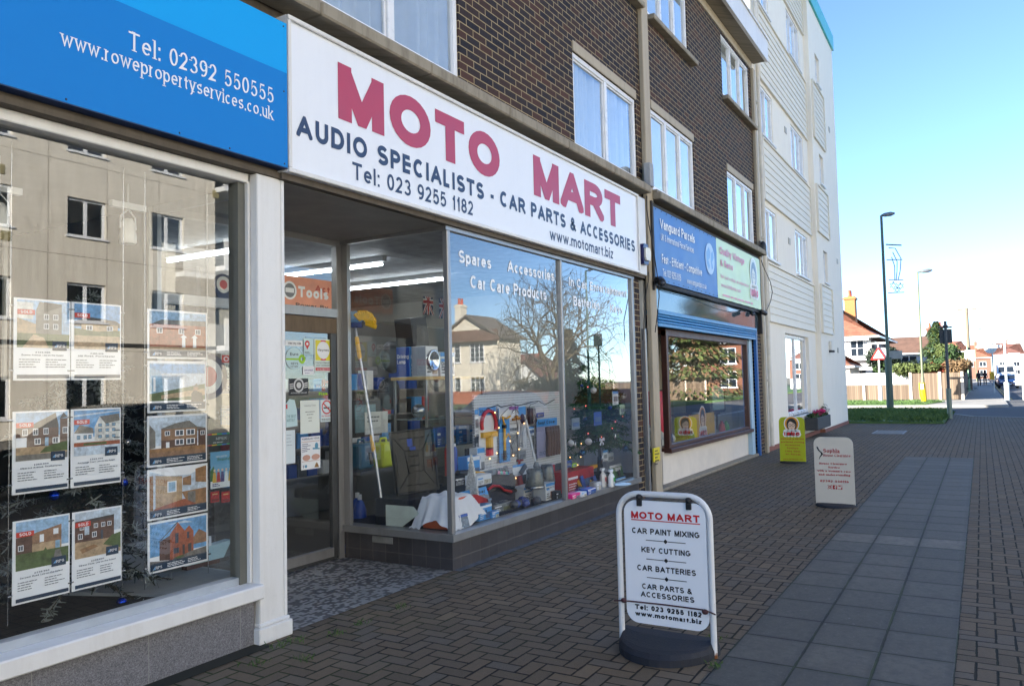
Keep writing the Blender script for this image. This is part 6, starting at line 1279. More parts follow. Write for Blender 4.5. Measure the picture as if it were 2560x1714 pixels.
tv = thing('boxed_kit', 'black case with a pale printed front behind the brush pole', 'case', (6.55,5.85,1.1)); m_ = MB(); m_.cbox(6.35, 6.85, 5.8, 6.0, 1.05, 1.45, .01); m_.build('case', BLK, tv); m_ = MB(); m_.tube([(6.5,5.82,1.45),(6.5,5.82,1.52),(6.66,5.82,1.52),(6.66,5.82,1.45)], .012, 6); m_.build('handle', BLK, tv); m_ = MB(); rectp(m_, (6.4,5.799,1.1), FU, FV, 0, .34, 0, .3, 0, .001); m_.build('print', mat((96,130,140), .4, 0, .4, 6, name='printed_front'), tv)
lop = MB(); lop.prism([(6.32,4.36,PF+.0),(6.32,4.16,PF),(6.32,4.2,.62),(6.32,4.26,.92),(6.32,4.32,.62)], (.03,0,0)); tag(lop.build('spotted_duster', mat((200,200,196), .8, 0, .5, 70, name='spotted_fabric')), 'white speckled duster standing inside the window corner post', 'duster')
carton('blue_kit_box', 'light blue carton standing left of the pegboard', 6.62, 6.85, 4.5, 4.62, .62, .86, LBLUE, strip=0)
carton('charger_box', 'white carton with black loops printed, standing left of the wheel clamp', 6.95, 7.1, 4.6, 4.7, .62, .92, CARDW, texts=(('oo',.3,.12,.5,.2,1),), strip=2)
for k, (x, c) in enumerate(((6.45,REDG),(6.56,DBLUE))): t = thing('spray_can', ['tall red can standing behind the spotted duster','tall blue can standing behind the spotted duster'][k], 'can', (x,4.62,.62)); m_ = MB(); m_.lathe([(.032,0),(.033,.01),(.033,.32),(.02,.35)], (x,4.62,.62), 12); m_.build('body', c, t); m_ = MB(); m_.tube([(x,4.62,.97),(x,4.62,1.0)], .02, 10); m_.build('cap', [YELG, CARDW][k], t)
# shelving and racks on the back partition: rows of packs
rg = random.Random(9); k_ = 0; cols = [DBLUE, LBLUE, BLK, CARDW, mat((70,76,84), .5, name='grey_pack'), REDG]
for zz in (.5, .85, 1.2, 1.55):
    s = thing('goods_shelf', 'wall shelf filled with %s packs, %s on the pale partition' % (('mixed dark','lowest'),('blue and black','second lowest'),('blue and white','second highest'),('grey and blue','highest'))[k_], 'shelf', (7.6,7.35,zz)); k_ += 1
    m_ = MB(); m_.box(5.9, 9.6, 7.2, 7.44, zz-.02, zz); m_.build('board', mat((120,122,124), .6, name='shelf_steel'), s)
    x = 5.95
    while x < 9.5:
        w_ = rg.uniform(.09,.2); h_ = rg.uniform(.14,.28); m_ = MB(); m_.cbox(x, x+w_, 7.24, 7.4, zz+.002, zz+h_, .004); m_.build('pack', cols[rg.randrange(6)], s); x += w_+rg.uniform(.01,.1)
# fluorescent tubes
FLU = emit((240,248,255), 6.5, 'fluorescent_tube')
for x, y0, y1, lb in ((6.47,5.45,7.0,'bright fluorescent tube on the ceiling, middle one of the car parts shop'),(7.87,5.6,7.4,'bright fluorescent tube on the ceiling, nearest the display window'),(4.97,5.7,6.95,'bright fluorescent tube on the ceiling above the door')):
    if x == 7.87: y1 = 7.25
    t = thing('fluorescent_light', lb, 'light', (x,(y0+y1)/2,2.9)); m_ = MB(); m_.box(x-.03, x+.03, y0-.04, y1+.02, 2.925, 2.979); m_.build('batten', mat((170,172,174), .5, name='batten'), t); m_ = MB(); m_.tube([(x,y0,2.897),(x,y1,2.897)], .016, 8); m_.build('tube', FLU, t)
tag(MB().box(3.70, 5.72, 8.0, 8.05, 0, 2.97).box(5.68, 5.73, 7.45, 8.0, 0, 2.97).build('rear_screen', mat((90,90,92), .8, name='rear_screen')), 'grey screen closing the passage behind the door', 'screen')
cn = thing('shop_counter', 'dark counter with bottles seen through the glass door', 'counter', (4.6,7,0)); m_ = MB(); m_.cbox(3.9, 5.4, 6.8, 7.4, 0, .9, .01); m_.build('body', mat((50,48,46), .6, name='counter_dark'), cn); m_ = MB(); m_.cbox(3.85, 5.45, 6.75, 7.45, .9, .94, .006); m_.build('worktop', mat((130,128,122), .4, name='worktop'), cn)
for k in range(6): c = [REDG, DBLUE, CARDW, BLK, LBLUE, REDG][k]; x = 3.98+k*.27; t = thing('counter_bottle', 'bottle standing on the counter behind the door, %s' % ['red at far left','dark blue, second','white, third','black, fourth','light blue, fifth','red at far right'][k], 'bottle', (x,7.0,.94)); m_ = MB(); m_.lathe([(.05,0),(.052,.02),(.052,.2),(.02,.26),(.02,.3)], (x,7.0,.94), 10); m_.build('body', c, t)
# ------------------------------------------------------------------ estate agent's window display
Z0a = zm(0,740,3.1375); Z0b = zm(0,960,2.0793); Z0c = zm(340,760,2.3067); YC = 4.23
SKY1, SKY2, SKY3 = ink(104,168,226), ink(150,190,228), ink(196,212,228)
PH_ = lambda *c: mat(c, .4, 0, .38, 38, name='photo_print')
PALF = [ink(244,246,250), PH_(108,160,208), PH_(150,184,216), PH_(192,206,222), PH_(96,70,60), PH_(146,112,86), PH_(216,216,212), PH_(82,98,56), PH_(70,66,64), PH_(180,154,122), ink(24,52,78), ink(206,62,46), ink(240,242,246), PH_(64,74,88), PH_(158,88,60), PH_(120,116,110), PH_(140,176,204), PH_(150,112,76)]
P_ED, P_S1, P_S2, P_S3, P_BRK, P_TAN, P_WH, P_GR, P_DK, P_SAND, P_NV, P_RED, P_PW, P_WIN, P_ORB, P_GY, P_GLS, P_WD = range(18)
def flyer(label, zf, TL, TR, BR, BL, land, draw, sold, price='', addr=''):
    a, b, c, d = (at(*zf(*q), YC) for q in (TL, TR, BR, BL)); x0, x1 = (a[0]+d[0])/2, (b[0]+c[0])/2; z1, z0 = (a[2]+b[2])/2, (c[2]+d[2])/2; w_, h_ = x1-x0, z1-z0; o = np.array([x0,YC-.006,z0])
    t = thing('property_card', label, 'property card', (x0+w_/2,YC,z0)); m_ = MB(); m_.cbox(x0, x1, YC-.005, YC, z0, z1, .001); m_.build('acrylic_panel', mat((244,246,250), .2, 0, .01, name='card_white'), t)
    p = MB(); PH = (.03,.97,.04,.96) if land else (.05,.97,.40,.98); L = [.0008]
    def q(pts, m):
        L[0] += .00006; polyp(p, o, FU, FV, [((PH[0]+(PH[1]-PH[0])*x)*w_, (PH[2]+(PH[3]-PH[2])*y)*h_) for x, y in pts], m, L[0])
    r = lambda x0_, x1_, y0_, y1_, m: q([(x0_,y0_),(x1_,y0_),(x1_,y1_),(x0_,y1_)], m)
    draw(q, r); p.build('photo', PALF, t)
    x = MB(); R2 = lambda x0_, x1_, y0_, y1_, m, l=.004: rectp(x, o, FU, FV, x0_*w_, x1_*w_, y0_*h_, y1_*h_, m, l)
    T = lambda s, x0_, y, wd, cp, m, wt=.18, sf=False: put_text(x, s, o+FU*x0_*w_+FV*y*h_, FU, FV, wd*w_, cp*h_, wt, sf, m, .0046)
    rg = random.Random(int(x0*1000+z0*77))
    if land:
        R2(.03,.97,.04,.19,P_NV); R2(.03,.97,.165,.19,P_WIN,.0042); polyp(x, o, FU, FV, [(.07*w_,.07*h_),(.11*w_,.07*h_),(.11*w_,.14*h_)], P_S1, .0046); T('RPS',.115,.075,.1,.055,P_PW,.2,True); bars(x, o, FU, FV, .3*w_, .6*w_, .13*h_, 3, .03*h_, .012*h_, rg, P_PW, .0046); bars(x, o, FU, FV, .64*w_, .92*w_, .13*h_, 3, .03*h_, .012*h_, rg, P_PW, .0046)
    else:
        R2(.05,.97,.025,.07,P_NV); R2(.66,.92,.37,.485,P_NV); polyp(x, o, FU, FV, [(.69*w_,.41*h_),(.74*w_,.41*h_),(.74*w_,.45*h_)], P_S1, .0046); T('RPS',.745,.41,.14,.035,P_PW,.2,True)
        T(price,.36,.335,.26,.018,P_NV,.2); T(addr,.12,.30,.74,.02,P_NV,.2); bars(x, o, FU, FV, .08*w_, .46*w_, .25*h_, 4, .03*h_, .009*h_, rg, P_WIN, .0046); bars(x, o, FU, FV, .54*w_, .92*w_, .25*h_, 4, .03*h_, .009*h_, rg, P_WIN, .0046)
        if sold: R2(.05,.35,.80,.862,P_RED); T('SOLD',.1,.815,.2,.034,P_PW,.2)
    x.build('print', PALF, t)
    cl = MB()
    for zz in (z0+h_*.12, z1-h_*.1):
        for xx, s in ((x0,-1),(x1,1)): cl.tube([(xx,YC-.003,zz),(xx+s*.022,YC-.003,zz)], .005, 6)
    cl.build('cable_clips', SILV, t)
def wins_(r, xs, ys, w_, h_, m=P_PW, g=P_WIN):
    for x in xs:
        for y in ys: r(x, x+w_, y, y+h_, m); r(x+w_*.12, x+w_*.46, y+h_*.12, y+h_*.88, g); r(x+w_*.54, x+w_*.88, y+h_*.12, y+h_*.88, g)
def dA(q, r): r(0,1,.3,1,P_S2); r(0,.3,.6,.95,P_WH); q([(.35,.3),(.85,.3),(.85,.9),(.42,.98),(.35,.8)],P_GY); q([(.5,.75),(.85,.9),(.85,.95),(.5,.98)],P_DK); wins_(r,(.5,.68),(.4,.6),.1,.12); q([(0,.3),(.35,.3),(.35,.5),(0,.62)],P_SAND); r(0,1,0,.3,P_GR); q([(.1,0),(.6,0),(.5,.22),(.3,.28)],P_SAND)
def dB(q, r): r(0,1,.35,1,P_S1); q([(0,.62),(.3,.72),(.9,.66),(1,.6),(1,.5),(0,.5)],P_DK); r(.15,.95,.38,.56,P_SAND); wins_(r,(.25,.7),(.42,),.14,.11); q([(0,.3),(1,.3),(1,.44),(.5,.4),(0,.46)],P_GR); r(0,1,0,.3,P_SAND)
def dC(q, r): r(0,1,.5,1,P_S2); q([(0,.68),(.3,.74),(.76,.98),(.82,.72),(.82,.28),(0,.28)],P_DK); r(0,.82,.28,.66,P_BRK); r(.85,1,.3,.85,P_BRK); q([(.84,.85),(.92,.98),(1,.88)],P_DK); wins_(r,(.12,.32,.52,.9),(.52,),.1,.14); wins_(r,(.35,.7),(.32,),.12,.13); r(.55,.62,.28,.46,P_GLS); r(0,.2,.28,.48,P_PW); r(0,1,.12,.28,P_SAND); q([(.45,.14),(.55,.25),(.8,.32),(1,.36),(1,.16)],P_GR); r(0,1,0,.12,P_GY)
def dD(q, r): r(0,1,.4,1,P_S1); q([(0,.86),(1,.95),(1,.98),(0,.9)],P_S3); q([(.44,.3),(.44,.62),(.55,.85),(.78,.72),(1,.8),(1,.28)],P_WH); q([(.55,.85),(.98,.9),(1,.74),(.68,.68)],P_GY); wins_(r,(.52,.68,.82),(.36,.5,.62),.08,.07,P_WIN,P_GLS); r(.86,1,.34,.36,P_NV); r(.86,1,.5,.52,P_NV); q([(0,.3),(0,.52),(.12,.66),(.4,.5),(.42,.3)],P_PW); q([(.0,.5),(.12,.68),(.4,.6),(.42,.48)],P_GY); wins_(r,(.06,.2,.3),(.36,),.07,.09,P_WIN,P_GLS); r(0,1,.2,.29,P_ORB); r(.2,.7,.22,.27,P_GR); r(0,1,0,.2,P_S3)
def dE(q, r): r(0,1,.4,1,P_S2); q([(.3,.3),(.3,.72),(.86,.84),(.86,.3)],P_TAN); r(.3,.86,.3,.5,P_SAND); r(.44,.52,.52,.68,P_PW); r(.7,.8,.64,.76,P_PW); r(.74,.83,.3,.5,P_GLS); q([(0,.3),(0,.68),(.3,.7),(.3,.3)],P_BRK); wins_(r,(.04,),(.4,),.1,.12); r(0,1,0,.34,P_GR); q([(.68,0),(.9,0),(.84,.3),(.74,.3)],P_GY); q([(.5,.3),(.55,.4),(.6,.3)],P_GR)
def dF(q, r): r(0,1,.5,1,P_S3); r(0,.85,.34,.82,P_BRK); q([(0,.82),(.85,.86),(.85,.8),(0,.74)],P_DK); wins_(r,(.1,.4,.56,.7),(.62,),.09,.1); r(.2,.3,.5,.8,P_S3); wins_(r,(.06,.36),(.42,),.1,.12); r(.55,.6,.34,.55,P_WIN); q([(0,0),(1,0),(1,.34),(0,.36)],P_SAND); q([(.6,.22),(1,.08),(1,.44),(.8,.4)],P_GR); q([(.15,.1),(.5,.2),(.4,.26),(.1,.2)],P_WD)
ZL = Z0a
flyer('top left pale property card with a grey tall house and a sold strip', ZL, (103,10),(550,42),(548,660),(103,660), False, dA, True, '\u00a3325,000', 'Queens Avenue, Lee-on-the-Solent')
flyer('top right property card of the left pair with bungalow and sold strip', ZL, (556,45),(947,72),(945,655),(555,660), False, dB, True, '\u00a3385,000', 'Hill Road, Portchester')
flyer('property card of brown brick terrace, middle row, marked sold', ZL, (88,905),(530,890),(540,1505),(98,1560), False, dC, True, '\u00a3260,000', 'Albacore Avenue, Southampton')
flyer('property card of white flats under a deep blue sky, middle row, marked sold', ZL, (548,887),(938,872),(950,1455),(555,1505), False, dD, True, '\u00a3265,000', 'Anchorage Court, Lee-on-the-Solent')
flyer('bottom left property card of a tan house with green lawn, marked sold', Z0b, (58,712),(358,672),(362,1083),(65,1148), False, dE, True, '\u00a3239,950', 'Derwent Road, Lee-on-the-Solent')
flyer('bottom row property card of a brick terrace with sandy drive, marked sold', Z0b, (372,665),(625,630),(635,1015),(372,1078), False, dF, True, '\u00a3239,000', 'Gibson Close, Lee-on-the-Solent')
def dG(q, r): r(0,1,.5,1,P_S2); q([(0,.7),(.2,.82),(1,.84),(1,.7)],P_GY); r(0,1,.2,.72,P_ORB); wins_(r,(.12,.5,.8),(.52,),.1,.12); r(.56,.62,.2,.44,P_PW); r(.76,.82,.2,.44,P_PW); q([(.53,.44),(.59,.52),(.65,.44)],P_PW); q([(.73,.44),(.79,.52),(.85,.44)],P_PW); r(0,1,.16,.22,P_SAND)
def dH(q, r): r(0,1,.3,1,P_S3); r(0,1,.78,.98,P_S1); q([(0,.2),(0,.9),(.2,.82),(.24,.3)],P_GLS); q([(0,.35),(1,.55),(1,.2),(0,.2)],P_GR); q([(.2,.32),(1,.45),(1,.3),(.2,.24)],P_SAND); r(.06,.1,.4,.7,P_PW); q([(.74,.15),(.74,.34),(.8,.42),(.94,.34),(.97,.15)],P_DK); q([(.78,.4),(.78,.5),(.86,.52),(.88,.42)],P_TAN); q([(.77,.48),(.84,.56),(.89,.48)],P_GY)
def dI(q, r): r(0,1,.4,1,P_S3); q([(.2,.76),(.45,.86),(.7,.9),(.84,.76),(1,.72),(1,.66),(.2,.68)],P_GY); r(.2,.84,.34,.74,P_TAN); r(.2,.84,.34,.5,P_BRK); wins_(r,(.44,.64),(.38,.58),.16,.13); wins_(r,(.26,),(.6,),.09,.1); r(.28,.34,.32,.46,P_PW); r(.86,1,.34,.7,P_BRK); wins_(r,(.9,),(.56,),.08,.1); q([(0,.86),(.1,.7),(.1,.36),(0,.34)],P_GY); r(0,1,.2,.34,P_WD); r(0,1,.1,.26,P_TAN)
def dJ(q, r): r(0,1,.1,1,P_S3); q([(0,1),(1,1),(.7,.84),(.3,.86)],P_PW); q([(.3,.86),(.56,.82),(.56,.3),(.1,.2),(.1,.9)],P_SAND); r(.3,.46,.5,.74,P_PW); r(.32,.44,.52,.72,P_GLS); q([(.57,.78),(.72,.82),(.72,.6),(.57,.62)],P_WD); q([(.8,.95),(1,1),(1,.62),(.8,.66)],P_WD); q([(.55,.48),(1,.5),(1,.12),(.66,.2)],P_WD); r(.66,.8,.2,.46,P_GY); q([(.1,.2),(.6,.32),(.9,.1),(0,.1)],P_ORB); r(0,.06,.12,.9,P_WD)
def dK(q, r): r(0,1,.3,1,P_S1); q([(.3,.94),(.75,.9),(.6,.97)],P_S3); q([(.16,.2),(.16,.6),(.34,.7),(.34,.16)],P_BRK); q([(.34,.14),(.34,.72),(.48,.95),(.6,.74),(.6,.2)],P_ORB); q([(.6,.22),(.6,.74),(.68,.84),(.76,.7),(.76,.26)],P_ORB); q([(.16,.6),(.48,.95),(.46,.96),(.14,.6)],P_DK); q([(.76,.56),(.86,.72),(1,.6),(1,.4),(.76,.4)],P_TAN); r(.43,.49,.5,.72,P_WIN); r(.64,.68,.56,.7,P_WIN); r(.4,.5,.28,.4,P_WIN); r(.56,.6,.22,.44,P_DK); r(.66,.72,.26,.44,P_DK); q([(0,.1),(0,.22),(.4,.14),(.7,.26),(1,.3),(1,.05)],P_GY); q([(.36,.12),(.6,.18),(.56,.22),(.42,.2)],P_GR)
for lb, TL, TR, BR, BL, d_ in (('landscape property card of orange brick cottages at the top of the right column',(60,22),(410,55),(405,320),(65,312),dG),('landscape property card with a man by the coast, second in the right column',(62,332),(403,325),(402,615),(65,625),dH),('landscape property card of a brown semi with white bays, third in the right column',(58,645),(405,628),(408,905),(65,942),dI),('landscape property card of an empty fitted kitchen, fourth in the right column',(60,952),(408,918),(412,1195),(65,1245),dJ),('landscape property card of gabled red brick houses at the foot of the right column',(62,1258),(410,1205),(412,1478),(68,1555),dK)): flyer(lb, Z0c, TL, TR, BR, BL, True, d_, False)
for k, px in enumerate((22, 307, 362, 520)):
    p = at(px, 1200, YC); b = MB(); b.tube([(p[0],YC,.45),(p[0],YC,2.9)], .0022, 5); tag(b.build('display_cable', SILV), ['thin steel display cable at the far left of the card pairs','thin steel display cable right of the card pairs','thin steel display cable left of the landscape cards','thin steel display cable right of the landscape cards'][k], 'cable')
# window bottom, tree, lamps
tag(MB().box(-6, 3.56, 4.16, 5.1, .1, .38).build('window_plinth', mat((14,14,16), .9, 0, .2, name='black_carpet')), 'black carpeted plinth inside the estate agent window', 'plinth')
wb_ = MB(); wb_.prism([(3.0,4.18,.382),(3.54,4.18,.382),(3.54,4.9,.382),(2.7,4.9,.382)], (0,0,.02)); wb_.box(2.75,3.54,4.86,4.9,.403,.6); tag(wb_.build('white_tray', mat((150,156,160), .6, 0, .1, name='white_board2')), 'pale board lying at the right end of the estate agent window', 'board')
fir('christmas_tree', 'snow tipped dark Christmas tree behind the property cards', (2.85,4.80,.40), 1.8, .62, 5, [mat((26,42,34), .7, 0, .3, 20, name='dark_needle'), mat((140,150,150), .8, 0, .3, 30, name='snowy_needle')], nb=150, needles=110, z0=.04, nw=.0065, nl=.03)
for px, py, r_, lb in ((398,1490,.035,'shiny blue bauble low on the right of the snowy tree'),(304,1505,.03,'shiny blue bauble low on the left of the snowy tree'),(135,1238,.028,'shiny blue bauble between the left property cards'),(310,1205,.024,'shiny blue bauble right of the middle property cards')):
    p = at(px, py, 4.36); b = thing('bauble', lb, 'bauble', p, group='baubles on the snowy tree'); q = MB(); q.ball(p, r_); q.build('ball', mat((10,60,190), .1, .8, 0, name='shiny_blue'), b); q = MB(); q.tube([p+np.array([0,0,r_]), p+np.array([0,0,r_*1.35])], .008, 8); q.tube([p+np.array([0,0,r_*1.3]), p+np.array([0,.03,r_+.06])], .0015, 4); q.build('cap', SILV, b)
p = at(319, 1105, 4.4); b = thing('bauble', 'silver grey bauble right of the white flats card on the snowy tree', 'bauble', p, group='baubles on the snowy tree'); q = MB(); q.ball(p, .022); q.build('ball', SB, b)
bt_ = thing('model_boat', 'small model fishing boat with white and blue hull on the window board', 'model boat', at(520,1435,4.6)); p = np.array([*at(520,1430,4.6)[:2], .403]); q = MB(); q.prism([p+np.array([-.18,0,.03]), p+np.array([.13,0,.03]), p+np.array([.2,0,.14]), p+np.array([-.2,0,.11])], (0,.07,0)); q.build('hull', mat((170,200,206), .5, name='boat_hull'), bt_); q = MB(); q.box(p[0]-.06,p[0]+.04,p[1]+.015,p[1]+.055,p[2]+.11,p[2]+.19); q.build('cabin', CARDW, bt_); q = MB(); q.box(p[0]-.16,p[0]+.1,p[1]+.005,p[1]+.065,p[2]-.0,p[2]+.03); q.build('keel', mat((92,64,54), .6, name='boat_keel'), bt_)
def spot(label, px, py, Y):
    p = at(px, py, Y); t = thing('spotlight', label, 'spotlight', p); q = MB(); q.lathe([(.048,-.075),(.052,-.07),(.05,-.02),(.042,.05),(.03,.085),(.01,.09)], p, 18); q.build('body', mat((224,224,222), .4, name='white_lamp_body'), t)
    q = MB(); q.lathe([(.045,-.078),(.03,-.07),(.01,-.068)], p, 18); q.build('lens', mat((230,234,238), .1, .2, 0, name='spot_lens'), t)
    q = MB(); q.tube([p+np.array([-.055,0,.02]), p+np.array([-.05,0,.1]), p+np.array([0,0,.15]), p+np.array([.05,0,.1]), p+np.array([.055,0,.02])], .006, 6); q.box(p[0]-.12,p[0]+.12,p[1]-.02,p[1]+.02,p[2]+.15,p[2]+.19); q.tube([p+np.array([0,0,.19]), (p[0],p[1],2.96)], .008, 6); q.build('bracket', CARDW, t)
spot('white spotlight with a yoke hanging in the estate agent window', 320, 580, 4.75); spot('white spotlight cut off by the left edge of the picture', -4, 545, 4.75)
tag(MB().box(3.06, 3.085, 6.2, 6.225, 1.7, 2.96).build('white_post', WHITE_P), 'slim white post hanging inside the estate agent office', 'post')
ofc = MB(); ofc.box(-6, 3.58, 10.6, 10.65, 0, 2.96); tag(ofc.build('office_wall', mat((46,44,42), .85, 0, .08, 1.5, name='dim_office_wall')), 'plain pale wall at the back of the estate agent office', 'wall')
tag(MB().box(-6, 3.55, 5.12, 10.5, .001, .012).build('floor_shade_sheet', mat((24,24,26), .95, 0, .2, name='floor_shade_dark')), 'dark carpet on the estate agent office floor', 'carpet')  # added sheet, its near-black colour stands in for the unlit office floor
dk = thing('office_desk', 'dark desk at the back of the estate agent office', 'desk', (1.5,6.6,0)); q = MB(); q.cbox(.4,2.6,6.2,7.0,.70,.74,.006); q.build('top', mat((90,66,50), .5, name='desk_wood'), dk); q = MB(); q.box(.45,.5,6.25,6.95,0,.7); q.box(2.5,2.55,6.25,6.95,0,.7); q.box(.5,2.5,6.9,6.93,.1,.7); q.build('frame', BLK, dk)
# ------------------------------------------------------------------ vintage shop window
ZP = zm(1560,760,3.2675); SH = .582
def vin(name, label, px, py, cat): return thing(name, label, cat, (*onz(px, py, SH)[:2], SH))
pz = lambda x, y, Y: at(*ZP(x, y), Y)
a = pz(500,1010,4.95); b = pz(600,770,4.95); cbn = thing('red_cabinet', 'tall red cabinet inside the vintage shop window', 'cabinet', (12.6,4.85,SH)); a = (12.45,0); q = MB(); q.cbox(a[0], a[0]+.55, 4.62, 4.95, SH, 1.4, .01); q.build('carcass', mat((196,40,54), .5, 0, .1, name='red_paint'), cbn); q = MB(); q.cbox(a[0]+.02, a[0]+.53, 4.60, 4.62, SH+.03, 1.37, .006); q.build('door', mat((206,48,60), .5, 0, .1, name='red_paint2'), cbn)
tvs = thing('old_television', 'old grey screened television at the right of the vintage window', 'television', (15.3,4.8,1.0)); q = MB(); q.cbox(14.65, 15.65, 4.4, 4.9, .93, 1.5, .03); q.build('case', mat((60,52,46), .5, name='tv_case'), tvs); q = MB(); q.cbox(14.72, 15.45, 4.38, 4.4, .99, 1.45, .008); q.build('screen', mat((160,180,178), .15, name='tv_screen'), tvs)
tb = thing('side_table', 'small dark table carrying the old television', 'table', (15.15,4.85,0)); q = MB(); q.cbox(14.55,15.75,4.55,5.15,.88,.925,.006); q.build('top', mat((96,60,40), .5, name='table_wood'), tb)
for x in (14.6,15.68):
    for y in (4.6,5.08): q = MB(); q.box(x-.02,x+.02,y-.02,y+.02,0,.88); q.build('leg', mat((60,42,32), .5, name='leg_wood'), tb)
ck = pz(830,630,4.6); c_ = thing('wall_clock', 'round white clock high in the vintage window', 'clock', ck); q = MB(); q.lathe([(.15,0),(.15,.03),(.135,.035),(.135,.03)], (0,0,0), 24); q.v = [(ck[0]+x, ck[1]-z, ck[2]+y) for x, y, z in q.v]; q.build('case', mat((180,176,166), .4, name='clock_rim'), c_); q = MB(); discp(q, (ck[0],ck[1]-.034,ck[2]), FU, FV, 0, 0, .134, .134, 0, .001); rectp(q, (ck[0],ck[1]-.034,ck[2]), FU, FV, -.006, .006, 0, .09, 1, .002); rectp(q, (ck[0],ck[1]-.034,ck[2]), FU, FV, 0, .07, -.006, .006, 1, .003); q.build('dial', [WHITE_I, BLACK_I], c_)
lmp = thing('table_lamp', 'small white shaded table lamp in front of the television', 'lamp', (14.1,4.5,SH)); q = MB(); q.lathe([(.09,0),(.09,.02),(.03,.06),(.05,.14),(.02,.2),(.015,.26)], (14.1,4.5,SH), 14); q.build('base', CARDW, lmp); q = MB(); q.lathe([(.16,.22),(.09,.40)], (14.1,4.5,SH), 18); q.build('lamp_shade', mat((214,208,196), .8, name='shade_cloth'), lmp)
tw_ = thing('typewriter', 'cream typewriter at the left end of the vintage window', 'typewriter', (11.75,4.4,SH)); q = MB(); q.prism([(11.55,4.25,SH),(11.55,4.65,SH),(11.55,4.65,SH+.24),(11.55,4.5,SH+.26),(11.55,4.25,SH+.09)], (.42,0,0)); q.build('body', mat((196,192,176), .5, name='cream_metal'), tw_); q = MB(); q.tube([(11.5,4.56,SH+.27),(12.02,4.56,SH+.27)], .03, 10); q.build('platen', BLK, tw_)
sg = thing('shop_sign_board', 'yellow and orange board with the portrait emblem inside the vintage window', 'sign', (12.95,4.25,SH)); a, b = pz(540,1098,4.25), pz(738,915,4.25); q = MB(); q.cbox(a[0], b[0], 4.25, 4.27, SH, max(b[2], SH+.4), .006); q.build('board', mat((206,160,20), .5, 0, .25, 2.5, name='yellow_orange_board'), sg); emblem(sg, ((a[0]+b[0])/2,4.249,SH+.27), FU, FV, .48, PAL_E)
rg = random.Random(12)
names = ['small dark blue vase','white jug','green glass bottle','pile of white cards','pale leaning book','teal ornament','white china plate','silver picture frame','red toy','green toy','brown wooden box','cream teapot']
for k in range(12):
    x = 12.2+.31*k; y = 4.2+.35*rg.random(); h_ = .1+.14*rg.random(); c = [(40,60,110),(220,218,212),(60,120,70),(226,226,222),(200,190,170),(40,120,120),(224,220,214),(170,172,176),(190,40,40),(60,150,60),(110,76,50),(214,200,170)][k]
    q = MB()
    if k in (3,4,7,10): q.cbox(x-.07, x+.07, y, y+.06, SH, SH+h_, .006)
    elif k == 6: q.lathe([(.04,0),(.09,.02),(.1,.03)], (x,y,SH), 16)
    else: q.lathe([(.05,0),(.065,h_*.3),(.05,h_*.7),(.02,h_*.85),(.028,h_)], (x,y,SH), 14)
    tag(q.build('ornament', mat(c, .4, 0, .1, name='ornament')), names[k]+' on the vintage window shelf', 'ornament')
shv = thing('display_shelves', 'dark shelving with bright toys behind the yellow sign in the vintage window', 'shelves', (13.8,5.3,0)); q = MB()
for z in (.6, .9, 1.2): q.box(13.2, 14.5, 5.2, 5.5, z, z+.025)
q.box(13.17,13.2,5.2,5.5,0,1.4); q.box(14.5,14.53,5.2,5.5,0,1.4); q.build('frame', mat((40,44,60), .6, name='dark_shelf'), shv)
for k in range(12): q = MB(); x = 13.3+.2*(k % 6); z = .925 if k < 6 else 1.225; q.ball((x,5.3,z+.07), .06, .06, .07, 10); tag(q.build('toy', mat([(40,160,70),(200,40,40),(40,70,160),(220,190,40),(180,60,140),(230,230,226)][k % 6], .5, name='toy')), ['green','red','blue','yellow','purple','white'][k % 6]+' round toy on the '+('middle' if k < 6 else 'top')+' shelf of the vintage window', 'toy')
tag(MB().box(10.6, 16.4, 5.75, 5.8, 0, 2.62).build('shop_partition', mat((176,166,146), .8, 0, .1, 2, name='dim_wall')), 'dim brown partition behind the vintage window', 'partition')
for k, z in enumerate((1.0,1.45,1.85)):
    q = MB(); q.lathe([(.05,0),(.06,.12),(.03,.2)], (11.0,4.85,z), 12); tag(q.build('ornament', mat([(220,220,216),(70,130,70),(190,40,50)][k], .5, name='ornament2')), ['white pot','green pot','red pot'][k]+' on the narrow shelf at the left side pane', 'ornament')
    q = MB(); q.box(10.75, 11.25, 4.7, 5.0, z-.02, z); tag(q.build('wall_shelf', mat((60,90,50), .6, name='green_shelf')), ['lowest','middle','highest'][k]+' narrow green shelf at the left of the vintage window', 'shelf')
vd = thing('shop_door', 'dark recessed shop door left of the brown bay window', 'door', (11.0,5.2,0)); q = MB(); q.cbox(10.62, 11.3, 5.2, 5.25, .05, 2.3, .006); q.build('leaf', mat((56,40,34), .5, name='door_brown'), vd); q = MB(); q.ball((10.75,5.18,1.05), .03); q.build('knob', SILV, vd)
